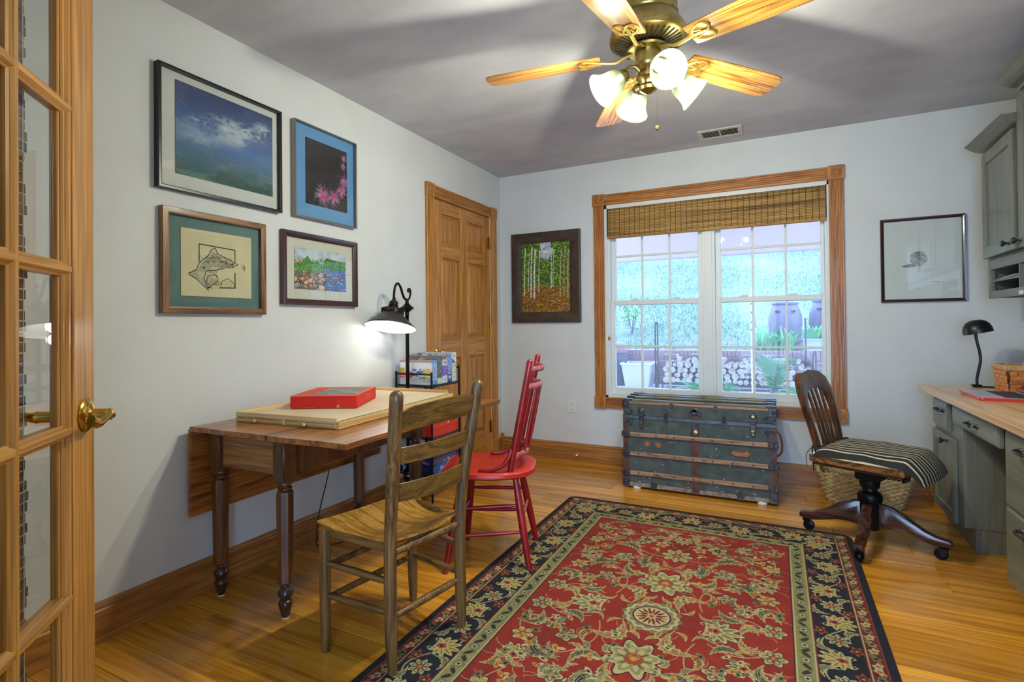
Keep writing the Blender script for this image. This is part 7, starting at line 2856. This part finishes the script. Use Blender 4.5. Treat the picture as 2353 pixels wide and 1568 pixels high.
# splint basket
M_SPL = wood('basket_splint', '#a85a24', '#cf8340', 'y', 2.0, .4, .2, True, .10, None, .3, 3.0)
M_SPLX = wood('basket_rim_wood', '#b07840', '#d2a068', 'y', 2.0, .4, .2, True, .06, None, .3, 3.0)
sb = thing('splint_basket', 'orange woven splint basket holding papers on the desk', 'basket', (3.40, -.475, .747))
KX0, KX1, KY0, KY1, KZ0, KZ1 = 3.262, 3.545, -.572, -.388, .750, .862
mb = MB()
mbs = MB()
for side in range(4):
    if side == 0:
        A, B, nrm = Vector((KX0, KY1, 0)), Vector((KX0, KY0, 0)), Vector((-1, 0, 0))
    elif side == 1:
        A, B, nrm = Vector((KX0, KY0, 0)), Vector((KX1, KY0, 0)), Vector((0, -1, 0))
    elif side == 2:
        A, B, nrm = Vector((KX1, KY0, 0)), Vector((KX1, KY1, 0)), Vector((1, 0, 0))
    else:
        A, B, nrm = Vector((KX1, KY1, 0)), Vector((KX0, KY1, 0)), Vector((0, 1, 0))
    L = (B - A).length
    nst = max(4, int(round(L / .030)))
    dr = (B - A).normalized()
    for i in range(nst):
        c = A + dr * (L * (i + .5) / nst)
        fl_ = lambda z: nrm * (.012 * (z - KZ0) / (KZ1 - KZ0))
        # stave
        hw = L / nst * .38
        vs = []
        for z in (KZ0, KZ1):
            for s_ in (-1, 1):
                p = c + dr * hw * s_ + fl_(z)
                vs += [tuple(p + Vector((0, 0, z)) - nrm * .0014), tuple(p + Vector((0, 0, z)) + nrm * .0004)]
        mbs.add(vs, [(1, 3, 7, 5), (0, 4, 6, 2), (0, 1, 5, 4), (2, 6, 7, 3)])
        for j in range(5):
            z = KZ0 + .010 + j * .0215
            out = .0034 if (i + j) % 2 == 0 else -.0030
            pts = []
            for q, o in ((-.5, 0), (-.3, out), (.3, out), (.5, 0)):
                pts.append(c + dr * (L / nst * q) + nrm * (o + .0008))
            vs = []
            for p in pts:
                for zz in (z - .0092, z + .0092):
                    for th in (0, .0018):
                        vs.append(tuple(p + fl_(zz) + nrm * th + Vector((0, 0, zz))))
            fs = []
            for q in range(3):
                a, b_ = q * 4, (q + 1) * 4
                fs += [(a + 1, b_ + 1, b_ + 3, a + 3), (a, a + 2, b_ + 2, b_), (a + 2, a + 3, b_ + 3, b_ + 2), (a, b_, b_ + 1, a + 1)]
            mb.add(vs, fs)
obj('woven_splints', mb, M_SPL, sb, sm=False, kind='stuff', recalc=False)
obj('staves', mbs, M_SPL, sb, sm=False, kind='stuff')
obj('basket_bottom', box(KX0, KX1, KY0, KY1, .7475, .7515, .001), M_SPL, sb, sm=False)
e = .014
for b in ((KX0 - e - .003, KX0 - e + .004, KY0 - e, KY1 + e), (KX1 + e - .004, KX1 + e + .003, KY0 - e, KY1 + e), (KX0 - e + .004, KX1 + e - .004, KY0 - e - .003, KY0 - e + .004), (KX0 - e + .004, KX1 + e - .004, KY1 + e - .004, KY1 + e + .003)):
    obj('rim', box(*b, .862, .887, .002), M_SPLX, sb, sm=False)
t = thing('blue_folder', 'lavender blue paper folder leaning out of the splint basket', 'folder', (3.40, -.475, .755))
M = TM((3.274, -.540, .758), 0, rad(28), rad(-2))
obj('folder_leaf', MB().box(-.02, .21, -.0016, -.0004, 0, .262, .0003, M=M), plain('lavender_paper', '#8b95e0', .7), t, sm=False)
obj('folder_leaf', MB().box(-.016, .205, .0004, .0012, .002, .252, .0003, M=M), plain('lavender_paper_back', '#9aa2e2', .7), t, sm=False)

# laptop
lp = thing('laptop', 'silver laptop in a bright red shell lying open on the desk', 'laptop', (3.15, -.83, .747))
M_REDSH = plain('red_shell', '#c42a1e', .3, coat=.3)
LXa, LXb, LYa, LYb = 3.032, 3.268, -.985, -.668
mb = MB()


def rrp(x0, x1, y0, y1, r=.014):
    o = []
    for cx, cy, a0 in ((x1 - r, y1 - r, 0), (x0 + r, y1 - r, pi / 2), (x0 + r, y0 + r, pi), (x1 - r, y0 + r, 1.5 * pi)):
        for k in range(5):
            a = a0 + pi / 2 * k / 4
            o.append((cx + r * cos(a), cy + r * sin(a)))
    return o


obj('lower_shell', MB().prism(rrp(LXa + .006, LXb, LYa + .004, LYb - .004), .7475, .7535, 'z'), plain('orange_red_shell', '#d8452a', .35, coat=.2), lp, sm=False)
obj('base', MB().prism(rrp(LXa, LXb, LYa, LYb), .7535, .7625, 'z'), M_REDSH, lp, sm=False)
obj('deck', MB().prism(rrp(LXa + .006, LXb - .004, LYa + .006, LYb - .006, .010), .7625, .7636, 'z'), plain('silver_deck', '#b9bcd0', .35, .3), lp, sm=False)
obj('trackpad', MB().prism(rrp(LXa + .018, LXa + .088, -.885, -.775, .006), .7636, .7639, 'z'), plain('trackpad_grey', '#a9acc0', .3, .3), lp, sm=False)
M_KEY = plain('black_key', '#23252b', .5)
k0 = None
for r_ in range(6):
    for c in range(14):
        x = LXa + .108 + r_ * .0185
        y_ = LYb - .018 - c * .0202
        if k0 is None:
            k0 = obj('key', box(-.008, .008, -.0088, .0088, .0, .0016, .0006), M_KEY, lp, local=True, sm=False)
            kk = k0
        else:
            kk = k0.copy()
            COL.objects.link(kk)
        kk.location = (x - 3.15, y_ + .83 - .01, .7636 - .747)
MLS = TM((LXb - .004, 0, .764), 0, rad(38))
obj('screen', MB().box(-.0035, .0035, LYa, LYb, .004, .215, .003, M=MLS), M_REDSH, lp, sm=False)
obj('display', MB().box(-.0046, -.0036, LYa + .010, LYb - .010, .014, .205, .0005, M=MLS), plain('dark_display', '#1a1c22', .15), lp, sm=False)
obj('hinge_bar', MB().tube([(LXb - .003, LYa + .03, .7650), (LXb - .003, LYb - .03, .7650)], .0045, 8), M_MATB2, lp)
t = tag(obj('charging_cable', MB().tube(spline([(3.262, -.60, .7505), (3.25, -.62, .7505), (3.29, -.645, .7505), (3.40, -.62, .7505), (3.55, -.66, .7505)], 8), .0024, 6), M_MATB2), 'thin black cable lying on the desk in front of the splint basket', 'cable')
